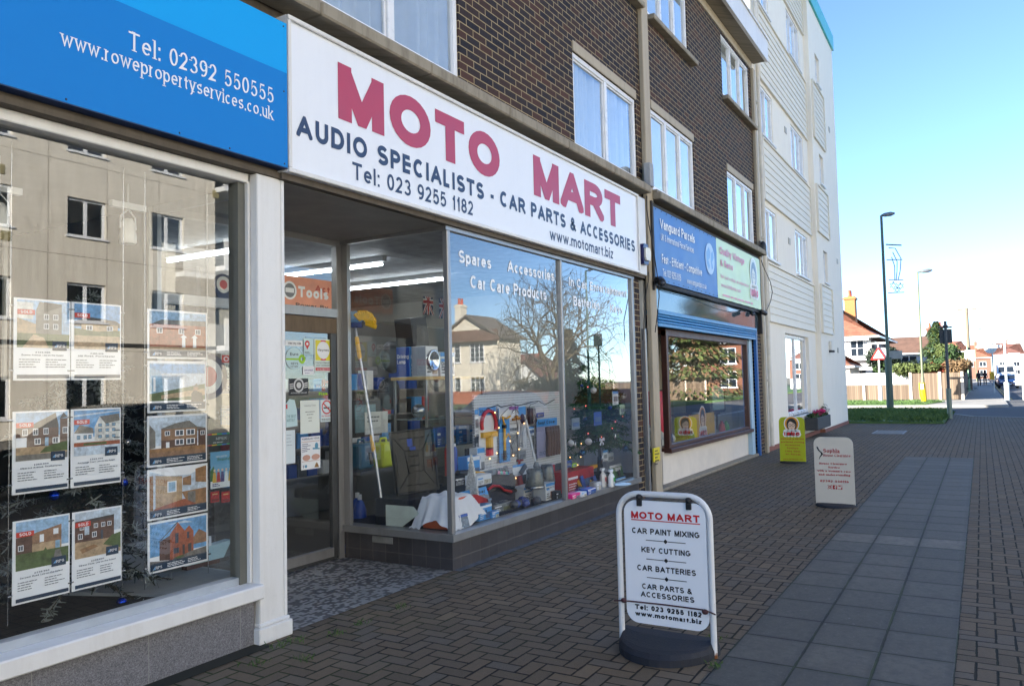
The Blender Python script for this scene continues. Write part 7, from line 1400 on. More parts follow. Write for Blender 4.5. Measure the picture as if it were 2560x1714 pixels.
# ------------------------------------------------------------------ background: street corner, houses
def roof_tiles(c, name):
    t = NT(name); x, y, z = t.xyz(t.pos())[:3]; f = t.M('FRACT', t.M('DIVIDE', z, .22)); n1 = t.noise(1.6, 5, .7); c0 = rgb(*c)[:3]
    cc = t.ramp(n1, [(.3, tuple(q*.65 for q in c0)), (.7, tuple(min(1, q*1.25) for q in c0))]); t.base(t.mix(t.map(f, 0, .2, .45, 0), cc, tuple(q*.4 for q in c0)+(1,))); t.rough(.85); t.bump(f, .4, .03); return t.m
T_OR = roof_tiles((146,94,72), 'orange_tiles'); T_BR = roof_tiles((112,84,68), 'brown_tiles'); T_GY = roof_tiles((120,112,104), 'grey_tiles'); T_RD = roof_tiles((118,80,70), 'red_tiles')
RED_B = mat((126,90,76), .85, 0, .25, 8, name='red_house_brick'); DKB = mat((72,50,44), .85, 0, .25, 8, name='dark_house_brick'); RENDW = mat((214,214,212), .8, 0, .06, name='white_house_render'); RENDC = mat((224,216,198), .8, 0, .08, 2, name='cream_house_render')
DGL = mat((40,48,58), .08, .2, 0, name='dark_glazing'); GUT = mat((30,30,34), .5, name='black_gutter')
def house(name, label, x0, x1, y0, y1, eave, ridge, wallm, roofm, hip=True, along='y', chim=(), wins=(), over=.35, base=0.0, cat='house', inset=None):
    t = thing(name, label, cat, ((x0+x1)/2,(y0+y1)/2,base)); q = MB(); q.box(x0, x1, y0, y1, base, eave)
    if not hip:
        if along == 'x': q.prism([(x0,y0,eave),(x0,y1,eave),(x0,(y0+y1)/2,ridge)], (x1-x0,0,0))
        else: q.prism([(x0,y0,eave),(x1,y0,eave),((x0+x1)/2,y0,ridge)], (0,y1-y0,0))
    q.build('wall', wallm, t)
    X0, X1, Y0, Y1 = x0-over, x1+over, y0-over, y1+over; e = eave-.05; r = ridge+.12; q = MB(); th = .14
    if along == 'y': ins = (0 if not hip else (inset or (X1-X0)/2)); A, B = ((X0+X1)/2, Y0+ins, r), ((X0+X1)/2, Y1-ins, r); F = [[(X0,Y0,e),(X0,Y1,e),B,A],[(X1,Y1,e),(X1,Y0,e),A,B]]; E = [[(X0,Y0,e),A,(X1,Y0,e)],[(X1,Y1,e),B,(X0,Y1,e)]]
    else: ins = (0 if not hip else (inset or (Y1-Y0)/2)); A, B = (X0+ins, (Y0+Y1)/2, r), (X1-ins, (Y0+Y1)/2, r); F = [[(X0,Y0,e),(X1,Y0,e),B,A],[(X1,Y1,e),(X0,Y1,e),A,B]]; E = [[(X0,Y1,e),A,(X0,Y0,e)],[(X1,Y0,e),B,(X1,Y1,e)]]
    for f in F+(E if hip else []): q.prism(f, (0,0,-th))
    ro = q.build('roof', roofm, t)
    for cx, cy, cz, w_, mm_ in chim:
        k = MB(); k.box(cx-w_, cx+w_, cy-w_*.7, cy+w_*.7, eave, cz); k.box(cx-w_*1.15, cx+w_*1.15, cy-w_*.85, cy+w_*.85, cz-.25, cz-.1); co = k.build('chimney', mm_, ro)
        k = MB(); k.lathe([(.13,0),(.16,.05),(.12,.1),(.11,.5),(.13,.55)], (cx-w_*.5,cy,cz), 10); k.lathe([(.13,0),(.16,.05),(.12,.1),(.11,.5),(.13,.55)], (cx+w_*.5,cy,cz), 10); k.build('chimney_pots', mat((190,90,60), .8, name='terracotta'), ro)
    g = MB(); g.box(X0-.05, X1+.05, Y0-.06, Y0, e-.14, e); g.box(X0-.06, X0, Y0, Y1, e-.14, e) if (hip or along == 'y') else None; g.build('gutter', UPVC, t)
    for ax, u0, u1, z0, z1, nx, nz in wins:      # ax: 'x' face x0 (-X), 'y' face y0, 'Y' face y1
        w_ = MB(); p_ = MB()
        def bx_(mb, a, b, c, d, o0, o1): 
            if ax == 'x': mb.box(x0-o1, x0-o0, a, b, c, d)
            elif ax == 'y': mb.box(a, b, y0-o1, y0-o0, c, d)
            else: mb.box(a, b, y1+o0, y1+o1, c, d)
        fw = .06; bx_(w_, u0, u1, z0, z0+fw, .0, .06); bx_(w_, u0, u1, z1-fw, z1, .0, .06); bx_(w_, u0-.1, u1+.1, z0-.08, z0, 0, .1)
        for i in range(nx+1): m_ = u0+(u1-u0-fw)*i/nx; bx_(w_, m_, m_+fw, z0+fw, z1-fw, .002, .058)
        for j in range(1, nz): m_ = z0+(z1-z0)*j/nz; bx_(w_, u0+fw, u1-fw, m_-.02, m_+.02, .004, .05)
        wo = w_.build('window', UPVC, t); bx_(p_, u0+.02, u1-.02, z0+.02, z1-.02, .003, .02); p_.build('pane', DGL, wo)
    return t
h1 = house('corner_house', 'white rendered house with steep orange tiled hip roof behind the white wall', 66, 80, 7.2, 19, 4.6, 8.5, RENDW, T_OR, True, 'y', [(73,9.45,8.3,.6,mat((176,112,64), .8, 0, .2, 10, name='orange_chimney_brick'))], [('x',7.7,8.7,3.0,4.3,2,2),('x',10.5,12.5,3.0,4.3,3,2),('x',7.6,9,.6,2.0,2,1),('y',68,69.5,3,4.2,2,1),('y',72,74,3,4.2,2,1)], .6)
MB().box(66.05, 80.02, 7.17, 7.2, 0, 4.5).build('brick_side', DKB, h1); dp = MB(); dp.tube([(65.95,9.4,4.5),(65.95,9.4,.1)], .06, 6); dp.build('drainpipe', GUT, h1)
bayr = MB(); bayr.prism([(65.4,7.3,4.35),(65.4,9.1,4.35),(66,9.1,4.5),(66,7.3,4.5)], (0,0,-.12)); bayr.box(65.5,66,7.5,8.9,2.7,2.82); bayr.build('oriel_trim', UPVC, h1)
house('garden_room', 'low cream garden room with orange roof beside the corner house', 60, 65, 8.0, 11.5, 2.3, 3.2, RENDC, T_OR, True, 'y', over=.3)
house('garage_house', 'low house with brown roof and white garage wall beyond the dark bush', 84, 95, 4.5, 8.6, 3.6, 5.2, RENDW, T_BR, False, 'y', [], [('x',5.2,6.6,2.4,3.3,2,1)], .4)
house('brick_cottage', 'brick cottage with grey brown gable roof beside the conifer', 100, 112, 3.6, 6.2, 4.2, 6.3, RED_B, T_GY, False, 'x', [(104,5,6.9,.5,RED_B)], [('x',4.2,5.4,2.6,3.7,2,1)], .3)
house('orange_roofed_house', 'house with bright orange roof behind the conifer', 118, 130, 2.2, 7, 4.4, 7.2, RED_B, T_OR, True, 'x', [(122,4.6,8,.5,RED_B)], [('x',3,4.4,2.6,3.8,2,1)])
for k, (x, y0, y1, e, r, wm_, rm, lb) in enumerate(((165,1.8,9,4.6,7.4,RED_B,T_RD,'far house with red roof just right of the telegraph pole'),(215,-2.0,4,5.0,8.0,RED_B,T_OR,'distant orange roofed house over the parked van'),(190,-16,-9.5,5.0,8.2,RED_B,T_BR,'distant brown roofed house on the right of the far street'),(240,-9.5,-3,6,9,RENDC,T_RD,'distant cream house closing the far street'),(150,-22,-12,4.8,7.8,RED_B,T_RD,'red roofed house at the right edge of the far street'))):
    house('far_house', lb, x, x+12, y0, y1, e, r, wm_, rm, True, 'y', [(x+6,(y0+y1)/2,r+.8,.5,RED_B)], [('x',y0+1,y0+2.4,2.8,4,2,1),('x',y1-2.4,y1-1,2.8,4,2,1),('x',y0+1,y0+2.4,.6,2,2,1)])
# fence and walls
WOODF = NT('fence_boards'); fx_, fy_, fz_ = WOODF.xyz(WOODF.pos())[:3]; ff = WOODF.M('FRACT', WOODF.M('DIVIDE', WOODF.M('ADD', fx_, fy_), .11)); idb = WOODF.white(WOODF.comb(WOODF.M('FLOOR', WOODF.M('DIVIDE', WOODF.M('ADD', fx_, fy_), .11)), 1.0)); WOODF.base(WOODF.mix(WOODF.map(WOODF.M('MINIMUM', ff, WOODF.M('SUBTRACT', 1.0, ff)), 0, .12, 1, 0), WOODF.ramp(idb, [(0,rgb(94,80,66)[:3]),(1,rgb(130,112,94)[:3])]), rgb(70,54,42))); WOODF.rough(.85); WOODF = WOODF.m
CPOST = mat((190,178,164), .85, 0, .15, 5, name='concrete_post')
fn = thing('wooden_fence', 'sunlit vertical board fence with concrete posts beyond the side road', 'fence', (53,4,0))
ys = [1.0,2.15,3.7,5.0,6.3,7.6,8.9,10.2,11.5]
for i in range(len(ys)-1):
    h_ = 1.6 if i < 2 else .95; q = MB(); q.box(53.0, 53.04, ys[i]+.08, ys[i+1]-.08, .03, h_); q.build('board_panel', WOODF, fn)
for i, y in enumerate(ys): q = MB(); q.cbox(52.94, 53.1, y-.08, y+.08, 0, 1.66 if i < 3 else 1.02, .02); q.build('post', CPOST, fn)
q = MB(); q.box(53.1, 73, .98, 1.02, .03, 1.6); q.build('board_panel', WOODF, fn)
ww_ = MB(); ww_.box(57, 57.25, 3.95, 8.2, 0, 1.62); ww_.box(56.97, 57.28, 3.92, 8.2, 1.62, 1.68); tag(ww_.build('white_wall', RENDW), 'bright white rendered garden wall behind the low wooden fence', 'wall')
# plants
LEAF = mat((50,74,34), .7, 0, .35, 4, name='leaf_green'); LEAF2 = mat((82,94,46), .7, 0, .3, 4, name='leaf_light'); LEAFD = mat((26,42,26), .7, 0, .35, 4, name='leaf_dark'); BARK = mat((92,80,64), .9, 0, .3, 8, .4, 20, name='bark'); BRN = mat((120,96,66), .8, 0, .3, 4, name='brown_leaf')
def bush(name, label, c, rad, n, size, mats, seed, cat='bush', clumps=9):
    rg = random.Random(seed); t = thing(name, label, cat, (c[0],c[1],0)); q = MB()
    for k in range(clumps):
        d = np.array([rg.uniform(-1,1), rg.uniform(-1,1), rg.uniform(-.6,1)]); cc = np.array(c)+d*np.array(rad)*.55; q.leaves(cc, np.array(rad)*.5, n//clumps, size, rg, rg.randrange(len(mats)) if len(mats) > 1 else 0, .3)
    q.build('crown', mats, t); w_ = MB()
    for k in range(4): w_.tube([(c[0],c[1],0),(c[0]+rg.uniform(-.4,.4)*rad[0], c[1]+rg.uniform(-.4,.4)*rad[1], c[2])], [.05,.02], 5)
    w_.build('stems', BARK, t); return t
def conifer(name, label, c, h, rad, seed, mats, n=3600, size=.2):
    rg = random.Random(seed); t = thing(name, label, 'tree', c); q = MB()
    for k in range(n):
        f = rg.random()**.75; z = h*(.08+.92*f); L = rad*(1-f)**.85*(.75+.3*math.sin(z*5+seed))*(.35+.65*rg.random()**.4); a = rg.random()*6.283; p = np.array([c[0]+L*math.cos(a), c[1]+L*math.sin(a), c[2]+z-L*.2]); d = np.array([math.cos(a), math.sin(a), -.35+rg.gauss(0,.3)])*size*(.6+.8*rg.random()); s = np.cross(d, [0,0,1])*.35
        q.add([p-s, p+d*.4+s*.6, p+d, p+d*.4-s*.9], [(0,1,2,3)], rg.randrange(len(mats)))
    q.build('crown', mats, t); w_ = MB(); w_.tube([c, (c[0],c[1],c[2]+h*.95)], [rad*.07,.02], 7); w_.build('trunk', BARK, t); return t
conifer('conifer', 'tall blue green conifer behind the high wooden fence', (66,2.75,0), 5.4, 2.6, 3, [LEAF, mat((84,106,82), .7, 0, .3, name='needle_blue'), LEAF2], 8000, .24)
bush('dark_bush', 'dark rounded evergreen bush left of the garage house', (64,6.2,2.3), (1.2,1.4,1.3), 2600, .14, [LEAFD, LEAFD, LEAF], 6)
bush('light_hedge', 'bright yellow green bush rising over the fence', (56,3.5,1.75), (.8,1.5,.6), 2600, .1, [LEAF2, LEAF2, LEAF], 7, 'hedge')
bush('dark_shrub', 'low dark shrub behind the bright bush', (60,4.0,1.9), (.9,2,.6), 1800, .12, [LEAFD], 8)
bush('red_shrub', 'small red stemmed shrub above the fence', (56,2.35,1.75), (.4,.55,.5), 900, .1, [mat((150,66,44), .8, 0, .2, name='red_twig')], 9)
bush('brown_hedge', 'brown and yellow clipped hedge over the right end of the fence', (56.5,1.45,1.75), (1.2,1.0,.75), 3000, .09, [BRN, BRN, LEAF2], 10, 'hedge')
bush('small_tree', 'small thin tree right of the conifer', (62,2.0,2.6), (.9,1.0,1.1), 1500, .12, [LEAF2, BRN, LEAF], 12, 'tree')
bush('street_hedge', 'dark hedge along the shaded far pavement', (78,1.5,1.2), (6,.6,1.1), 3000, .16, [LEAFD, LEAF], 13, 'hedge', 16)
bush('far_tree', 'green tree at the right edge of the far street', (120,-9.5,3), (2.5,2.5,2.6), 2400, .26, [LEAF, LEAF2], 14, 'tree', 14)
bush('garden_bush', 'green bushes in front of the far red roofs', (100,2.0,2), (2,1,1.8), 1800, .2, [LEAF, LEAF2], 15)
# lamp posts and signs
GALV = mat((120,130,120), .45, .5, .1, name='galvanised'); GRNP = mat((74,92,84), .45, .2, .1, name='green_grey_paint'); PALEP = mat((112,120,96), .5, .2, .1, name='pale_green_paint'); DKP = mat((70,76,82), .5, .3, .1, name='dark_grey_paint')
def lamp_post(label, c, h, base_h, m_, arm=1.0, ang=0, r=(.1,.06), head=.9):
    t = thing('street_lamp', label, 'street lamp', c); q = MB(); q.tube([c, (c[0],c[1],base_h)], r[0], 10); q.build('base', m_, t); q = MB(); q.tube([(c[0],c[1],base_h),(c[0],c[1],h)], [r[1],r[1]*.75], 10); q.build('pole', m_, t)
    d = np.array([math.cos(ang), math.sin(ang), .12]); p = np.array([c[0],c[1],h]); q = MB(); q.tube([p, p+d*arm*.3], r[1]*.6, 8); q.build('arm', m_, t); q = MB(); e = p+d*arm*.25; u = d*head/2; q.tube([e, e+u*.4, e+u*1.4, e+u*2], [.05,.085,.095,.04], 10); q.build('lantern', mat((120,124,128), .4, .3, name='lantern_grey'), t); return t
l1 = lamp_post('tall green grey street lamp standing in the near verge beyond the white block', (36.4,3.35,.0), 8.3, 2.3, GRNP, .15, -1.2, (.14,.07), .5)
dc = thing('star_decoration', 'wire star and comet Christmas frame fixed to the tall lamp post', 'decoration', (36.4,3.1,4.9)); q = MB(); yy = 3.23
def st(pts, r=.019): q.tube([(36.4, yy-y, z) for y, z in pts], r, 5)
st([(0,7.05),(.6,6.95)], .03); st([(0,5.0),(.62,4.98)], .02); st([(0,6.4),(.6,6.35)]); st([(.1,6.9),(.35,6.85),(.55,6.4),(.5,5.9),(.4,5.5)]); st([(.25,6.7),(.4,6.3),(.38,5.9),(.33,5.5)]); st([(.2,6.5),(.3,6.1),(.28,5.5)]); st([(.05,5.55),(.6,5.5)])
for cy, cz, r_ in ((.22,5.3,.16),(.48,5.25,.14),(.35,5.1,.12)):
    pt = [(cy+(r_ if k % 2 == 0 else r_*.45)*math.sin(k*math.pi/6), cz+(r_ if k % 2 == 0 else r_*.45)*math.cos(k*math.pi/6)) for k in range(13)]; st(pt)
q.build('wire_frame', mat((110,126,146), .5, .3, name='wire'), dc)
sg2 = MB(); sg2.cbox(36.36, 36.44, 2.8, 3.3, 2.22, 2.56, .01); tag(sg2.build('street_plate', mat((150,152,150), .5, name='plate_back')), 'grey plate on the tall lamp post beside the warning triangle', 'plate')
lamp_post('slim pale street lamp rising behind the fence with a yellow sleeve at its foot', (47.2,2.72,0), 7.0, 1.4, PALEP, .7, -1.3, (.09,.06), .55)
ys_ = thing('yellow_sleeve', 'yellow and white plastic sleeve round the foot of the slim lamp', 'sleeve', (47.15,2.72,.15)); q = MB(); q.tube([(47.1,2.68,.12),(47.1,2.72,.4),(47.1,2.76,1.1)], [.12,.17,.16], 10); q.build('sleeve', mat((240,196,20), .4, 0, .05, name='yellow_plastic'), ys_); q = MB(); q.box(46.92, 46.94, 2.68, 2.82, .75, 1.05); q.build('panel', CARDW, ys_)
sb = thing('road_sign', 'dark square road sign back on a grey pole at the verge corner', 'road sign', (31.4,1.02,0)); q = MB(); q.tube([(31.4,1.02,0),(31.4,1.02,1.05)], .085, 10); q.build('base', GALV, sb); q = MB(); q.tube([(31.4,1.02,1.05),(31.4,1.02,3.4)], .05, 10); q.build('pole', DKP, sb); q = MB(); q.cbox(31.46, 31.5, .83, 1.22, 2.63, 3.12, .01); q.build('plate', mat((52,58,64), .6, name='plate_dark'), sb); q = MB(); q.tube([(31.4,.82,3.18),(31.4,1.24,3.18)], .03, 8); q.ball((31.4,1.02,3.23), .09, .09, .05, 10); q.build('sign_light', DKP, sb)
ws = thing('warning_sign', 'red bordered triangular warning sign on a white post in the far verge', 'road sign', (48.7,4.95,0)); WHP = mat((220,220,214), .5, 0, .05, name='white_post_paint'); q = MB(); q.tube([(48.7,4.95,0),(48.7,4.95,.95)], .11, 8); q.tube([(48.7,4.95,.95),(48.7,4.95,3.4)], .05, 8); q.build('post', WHP, ws)
q = MB(); q.prism([(48.6,4.95+.42,2.42),(48.6,4.95-.42,2.42),(48.6,4.95,3.15)], (.02,0,0)); q.build('border', mat((200,40,36), .4, name='sign_red'), ws); q = MB(); q.prism([(48.585,4.95+.28,2.5),(48.585,4.95-.28,2.5),(48.585,4.95,2.98)], (.01,0,0)); q.build('face', WHITE_I, ws); q = MB(); q.box(48.58,48.584,4.93,4.97,2.55,2.85); q.build('symbol', BLACK_I, ws)
q = MB(); q.cbox(48.66, 48.74, 4.55, 5.5, 3.3, 3.4, .01); q.build('arm', WHP, ws); q = MB(); q.lathe([(.34,0),(.34,.02)], (0,0,0), 20); q.v = [(48.72+z, 4.75+x, 2.75+y) for x, y, z in q.v]; q.build('disc', mat((200,202,204), .5, name='sign_back'), ws)
fpst = thing('finger_post', 'white finger post with pointing arms at the far corner', 'sign post', (51.3,-1.15,0)); q = MB(); q.tube([(51.3,-1.15,0),(51.3,-1.15,1.0)], .13, 8); q.tube([(51.3,-1.15,1.0),(51.3,-1.15,4.1)], .06, 8); q.build('post', mat((206,220,222), .5, name='pale_post'), fpst)
for z, y0, y1 in ((3.0,-1.0,.25),(3.65,-1.3,-2.2),(3.2,-1.3,-2.4),(2.5,-1.3,-1.9)): q = MB(); s = 1 if y1 > y0 else -1; q.prism([(51.3,y0,z-.09),(51.3,y1-s*.1,z-.09),(51.3,y1,z),(51.3,y1-s*.1,z+.09),(51.3,y0,z+.09)], (.03,0,0)); q.build('arm', WHP, fpst)
rs = thing('round_sign', 'back of a round white road sign on a pole in the far street', 'road sign', (70,-.75,0)); q = MB(); q.tube([(70,-.75,0),(70,-.75,3.9)], .05, 8); q.build('post', WHP, rs); q = MB(); q.lathe([(.42,0),(.42,.03)], (0,0,0), 20); q.v = [(70.06+z, -.65+x, 3.4+y) for x, y, z in q.v]; q.build('disc', WHP, rs); q = MB(); q.box(69.9,70.1,-.8,-.5,1.0,1.6); q.build('yellow_plate', YELG, rs)
p4 = thing('post_box_sign', 'short white post with a square plate at the right edge of the picture', 'sign post', (51.8,-1.95,0)); q = MB(); q.tube([(51.8,-1.95,0),(51.8,-1.95,.85)], .07, 8); q.build('post', WHP, p4); q = MB(); q.cbox(51.7, 51.85, -2.2, -1.55, .8, 1.45, .02); q.build('plate', WHP, p4)
tp = thing('telegraph_pole', 'wooden telegraph pole with crossbar along the far pavement', 'pole', (82,.9,0)); q = MB(); q.tube([(82,.9,0),(82,.9,7.4)], [.15,.1], 8); q.build('shaft', mat((120,108,92), .9, 0, .2, name='pole_wood'), tp); q = MB(); q.box(81.95,82.05,.15,1.65,7.2,7.32); q.build('crossbar', mat((120,108,92), .9, 0, .2, name='pole_wood'), tp)
gp = thing('street_name_post', 'green post with a white plate on the shaded far pavement', 'sign post', (74.7,.95,0)); q = MB(); q.tube([(74.7,.95,0),(74.7,.95,7.2)], .05, 8); q.tube([(74.7,.95,0),(74.7,.95,1.2)], .09, 8); q.build('post', mat((150,190,150), .5, name='green_post'), gp); q = MB(); q.cbox(74.6,74.65,.4,1.15,2.5,3.4,.02); q.build('plate', WHP, gp)
for k, (x, y, lb) in enumerate(((160,.8,'far lamp column left of the distant houses'),(150,-8.8,'far lamp column on the right of the distant street'))): lamp_post(lb, (x,y,0), 9, 1.5, PALEP, 1.2, -1.5, (.1,.07))
# vehicles: profile cut across, with cabin, glass, wheels and lights
def car(label, loc, rz, paint, prof='hatch', L=4.1, W_=1.72, H=1.45, cat='car', name='parked_car'):
    t = thing(name, label, cat, loc, rz); hw = W_/2
    top = [(-L/2,.45),(-L/2+.05,.72),(-L/2+.25,.86),(-L*.2,.95),(-L*.03,H-.05),(L*.12,H),(L*.3,H-.04),(L*.43,H*.72),(L*.49,.8),(L/2,.5)] if prof == 'hatch' else [(-L/2,.45),(-L/2+.05,.72),(-L/2+.3,.84),(-L*.22,.93),(-L*.05,H-.06),(L*.1,H),(L*.2,H-.04),(L*.34,.98),(L*.47,.92),(L/2,.5)]
    if prof == 'van': top = [(-L/2,.5),(-L/2+.08,.95),(-L/2+.5,1.15),(-L*.3,H-.15),(-L*.22,H),(L*.45,H),(L*.49,H-.1),(L/2,.5)]
    xs = np.linspace(-L/2, L/2, 37); tz = np.interp(xs, [p[0] for p in top], [p[1] for p in top]); q = MB(); rings = []
    for x, z in zip(xs, tz):
        e = 1-.12*max(0, abs(x)/(L/2)-.75)/.25; b = min(.86, z-.02); k = .80 if prof != 'van' else .93; s = max(0, (z-.86)/(H-.86)) if z > .86 else 0; wt = hw*e*(1-(1-k)*s)
        rings.append([(x,-hw*e*.94,.26),(x,-hw*e,.45),(x,-hw*e,b*.8),(x,-hw*e*.97,b),(x,-wt*.985,z-.05*min(1,s*3)),(x,-wt*.86,z),(x,wt*.86,z),(x,wt*.985,z-.05*min(1,s*3)),(x,hw*e*.97,b),(x,hw*e,b*.8),(x,hw*e,.45),(x,hw*e*.94,.26)])
    n = 12; v = [p for r in rings for p in r]; f = [(i*n+j, i*n+(j+1) % n, (i+1)*n+(j+1) % n, (i+1)*n+j) for i in range(36) for j in range(n)]; q.add(v, f, 0, True); q.add(rings[0], [tuple(range(n))], 0); q.add(rings[-1], [tuple(range(n-1, -1, -1))], 0)
    q.build('body', paint, t, True)
    def shell(u0, u1, side, lo, hi, name):
        g = MB(); uu = np.linspace(u0, u1, 9)
        for a, b in zip(uu[:-1], uu[1:]):
            pa = []
            for x in (a, b):
                z = float(np.interp(x, xs, tz)); s = max(0, (z-.86)/(H-.86)); k = .80 if prof != 'van' else .93; wt = hw*(1-(1-k)*s)
                z0_, z1_ = .9, max(.905, z-.1); y = lambda zz: side*(hw*.975+(wt*.985-hw*.975)*min(1, max(0, (zz-.86)/max(.01, z-.05-.86)))+.008)
                pa.append(((x, y(z0_), z0_), (x, y(z1_), z1_)))
            g.poly([pa[0][0], pa[1][0], pa[1][1], pa[0][1]])
        g.build(name, DGL, t, True)
    wl = (-L*.15, L*.38) if prof != 'van' else (-L*.36, -L*.12)
    if prof == 'sedan': wl = (-L*.17, L*.27)
    mid = (wl[0]+wl[1])/2
    for s in (-1, 1): shell(wl[0], mid-.04, s, 0, 0, 'side_window'); shell(mid+.04, wl[1], s, 0, 0, 'side_window')
    def screen(xa, xb, name):
        g = MB(); uu = np.linspace(xa, xb, 6)
        for a, b in zip(uu[:-1], uu[1:]):
            za, zb = (float(np.interp(x, xs, tz)) for x in (a, b)); wa, wb = (hw*(1-.2*max(0, (z-.86)/(H-.86)))*.84 for z in (za, zb)); nx, nz = -(zb-za), (b-a); l = math.hypot(nx, nz)*np.sign(b-a); nx, nz = nx/l*.012, abs(nz/l)*.012
            g.poly([(a+nx,-wa,za+nz),(b+nx,-wb,zb+nz),(b+nx,wb,zb+nz),(a+nx,wa,za+nz)])
        g.build(name, DGL, t, True)
    if prof == 'hatch': screen(-L*.19, -L*.045, 'windscreen'); screen(L*.32, L*.425, 'rear_window')
    elif prof == 'sedan': screen(-L*.21, -L*.065, 'windscreen'); screen(L*.215, L*.33, 'rear_window')
    else: screen(-L*.37, -L*.31, 'windscreen')
    for x in (-L*.31, L*.3):
        for s in (-1, 1):
            g = MB(); r_ = .31; m = MB(); m.lathe([(r_*.7,-.1),(r_*.97,-.09),(r_,-.05),(r_,.05),(r_*.97,.09),(r_*.7,.1)], (0,0,0), 20); m.v = [(x+a, s*(hw-.09)+c, r_+b) for a, b, c in m.v]; wo = m.build('wheel', mat((24,24,26), .8, name='tyre_rubber'), t, True); m = MB(); m.lathe([(r_*.66,-.02),(r_*.6,.02),(.05,.03),(.01,.03)], (0,0,0), 12); m.v = [(x+a, s*(hw-.005)+s*c*.5, r_+b) for a, b, c in m.v]; m.build('rim', SILV, wo, True)
    for s in (-1, 1):
        g = MB(); g.ball((-L/2+.09, s*hw*.68, .68), .07, .2, .09, 10); g.build('headlight', mat((200,206,212), .1, .3, 0, name='headlight'), t, True); g = MB(); g.ball((L/2-.06, s*hw*.76, .74), .06, .14, .11, 10); g.build('tail_light', mat((150,20,20), .2, 0, 0, name='tail_red'), t, True)
        g = MB(); g.ball((-L*.2, s*(hw+.08), .95), .06, .09, .07, 8); g.build('wing_mirror', paint, t, True)
    g = MB(); g.box(-L/2-.02, -L/2+.03, -hw*.88, hw*.88, .3, .5); g.build('bumper', mat((36,36,40), .6, name='bumper'), t, True); g = MB(); g.box(-L/2-.03, -L/2-.02, -.26, .26, .38, .49); g.build('number_plate', WHITE_I, t, True); g = MB(); g.box(-L/2-.005, -L/2+.05, -.4, .4, .55, .66); g.build('grille', BLK, t, True)
    return t
CARP = lambda c, n: mat(c, .25, .25, 0, name=n)
car('dark blue saloon car facing us, parked at the kerb of the far street', (95,-2.25,-.115), 0, CARP((20,52,104), 'blue_car_paint'), 'sedan', 4.4, 1.75, 1.4)
car('large white van parked behind the blue car in the far street', (108,-2.4,-.115), 0, CARP((226,228,230), 'white_van_paint'), 'van', 5.6, 2.0, 2.5, 'van', 'white_van')
car('small silver car parked farther along the far street', (125,-2.3,-.115), 0, CARP((170,172,176), 'silver_car_paint'), 'hatch')
# two people far down the pavement
def person(label, loc, coat, legs, seed):
    t = thing('person', label, 'person', loc); me = bpy.data.meshes.new('body'); x, y, z = 0, 0, 0
    J = [(0,0,.92,.15),(0,0,1.15,.16),(0,0,1.38,.17),(0,0,1.5,.06),(0,0,1.62,.1),(0,0,1.72,.09),(0,.1,.88,.1),(.06,.11,.48,.07),(-.05,.11,.06,.05),(-.14,.11,.03,.04),(0,-.1,.88,.1),(-.08,-.11,.48,.07),(.08,-.11,.08,.05),(0,-.11,.03,.04),(0,.2,1.38,.07),(.03,.24,1.1,.05),(-.05,.24,.86,.04),(0,-.2,1.38,.07),(-.03,-.24,1.1,.05),(.05,-.24,.86,.04)]
    E = [(0,1),(1,2),(2,3),(3,4),(4,5),(0,6),(6,7),(7,8),(8,9),(0,10),(10,11),(11,12),(12,13),(2,14),(14,15),(15,16),(2,17),(17,18),(18,19)]
    me.from_pydata([j[:3] for j in J], E, []); o = bpy.data.objects.new('body', me); COL.objects.link(o); o.parent = t; ABS[o] = ABS[t]; me.materials.append(coat)
    md = o.modifiers.new('skin', 'SKIN'); 
    for i, j in enumerate(J): me.skin_vertices[0].data[i].radius = (j[3], j[3])
    me.skin_vertices[0].data[0].use_root = True
    s = o.modifiers.new('sub', 'SUBSURF'); s.levels = s.render_levels = 1
    q = MB(); q.ball((0,0,1.7), .1, .1, .11, 10); q.build('hair', mat((40,30,24), .8, name='hair'), t, True)
person('person in a dark coat walking away on the far pavement', (104,.3,0), mat((30,32,40), .8, name='dark_coat'), None, 1)
person('person in a brown coat on the far pavement beside the dark coated one', (112,-.3,0), mat((84,56,48), .8, name='brown_coat'), None, 2)
# ------------------------------------------------------------------ across the road (seen mirrored in the shop glass)
GP = 3.985
def rf(px, py, Yv):                      # photograph pixel of a reflection -> the real place in front of the glass
    p = at(px, py, Yv); return np.array([p[0], 2*GP-p[1], p[2]])
ap = thing('apartment_block', 'beige rendered apartment block across the road with white framed windows and corner balconies', 'building', (6,-21,0)); AY = -15.6; YV = 2*GP-AY
bt_m = NT('beige_render_panels'); ex_, ey_, ez_ = bt_m.xyz(bt_m.pos())[:3]; ef = bt_m.M('FRACT', bt_m.M('DIVIDE', ex_, 1.85)); eg = bt_m.M('FRACT', bt_m.M('DIVIDE', ez_, 2.9)); el = bt_m.M('MAXIMUM', bt_m.M('LESS_THAN', ef, .012), bt_m.M('LESS_THAN', eg, .008))
es = bt_m.noise(1.4, 6, .7, bt_m.comb(bt_m.M('MULTIPLY', ex_, 3.0), bt_m.M('MULTIPLY', ez_, .4))); bt_m.base(bt_m.mix(el, bt_m.ramp(es, [(.35, rgb(206,199,184)[:3]), (.65, rgb(230,223,208)[:3])]), rgb(150,142,128))); bt_m.rough(.85); BEI = bt_m.m
aw = []
z0d = zm(0,440,2.8)
for (x0, y0, x1, y1) in ((500,145,790,405),(1090,240,1315,470),(470,785,740,1010),(1050,800,1270,1050)):
    a, b = rf(*z0d(x0, y1), YV), rf(*z0d(x1, y0), YV); aw.append((a[0], b[0], a[2], b[2]))
hA = aw[0][3]-aw[0][2]
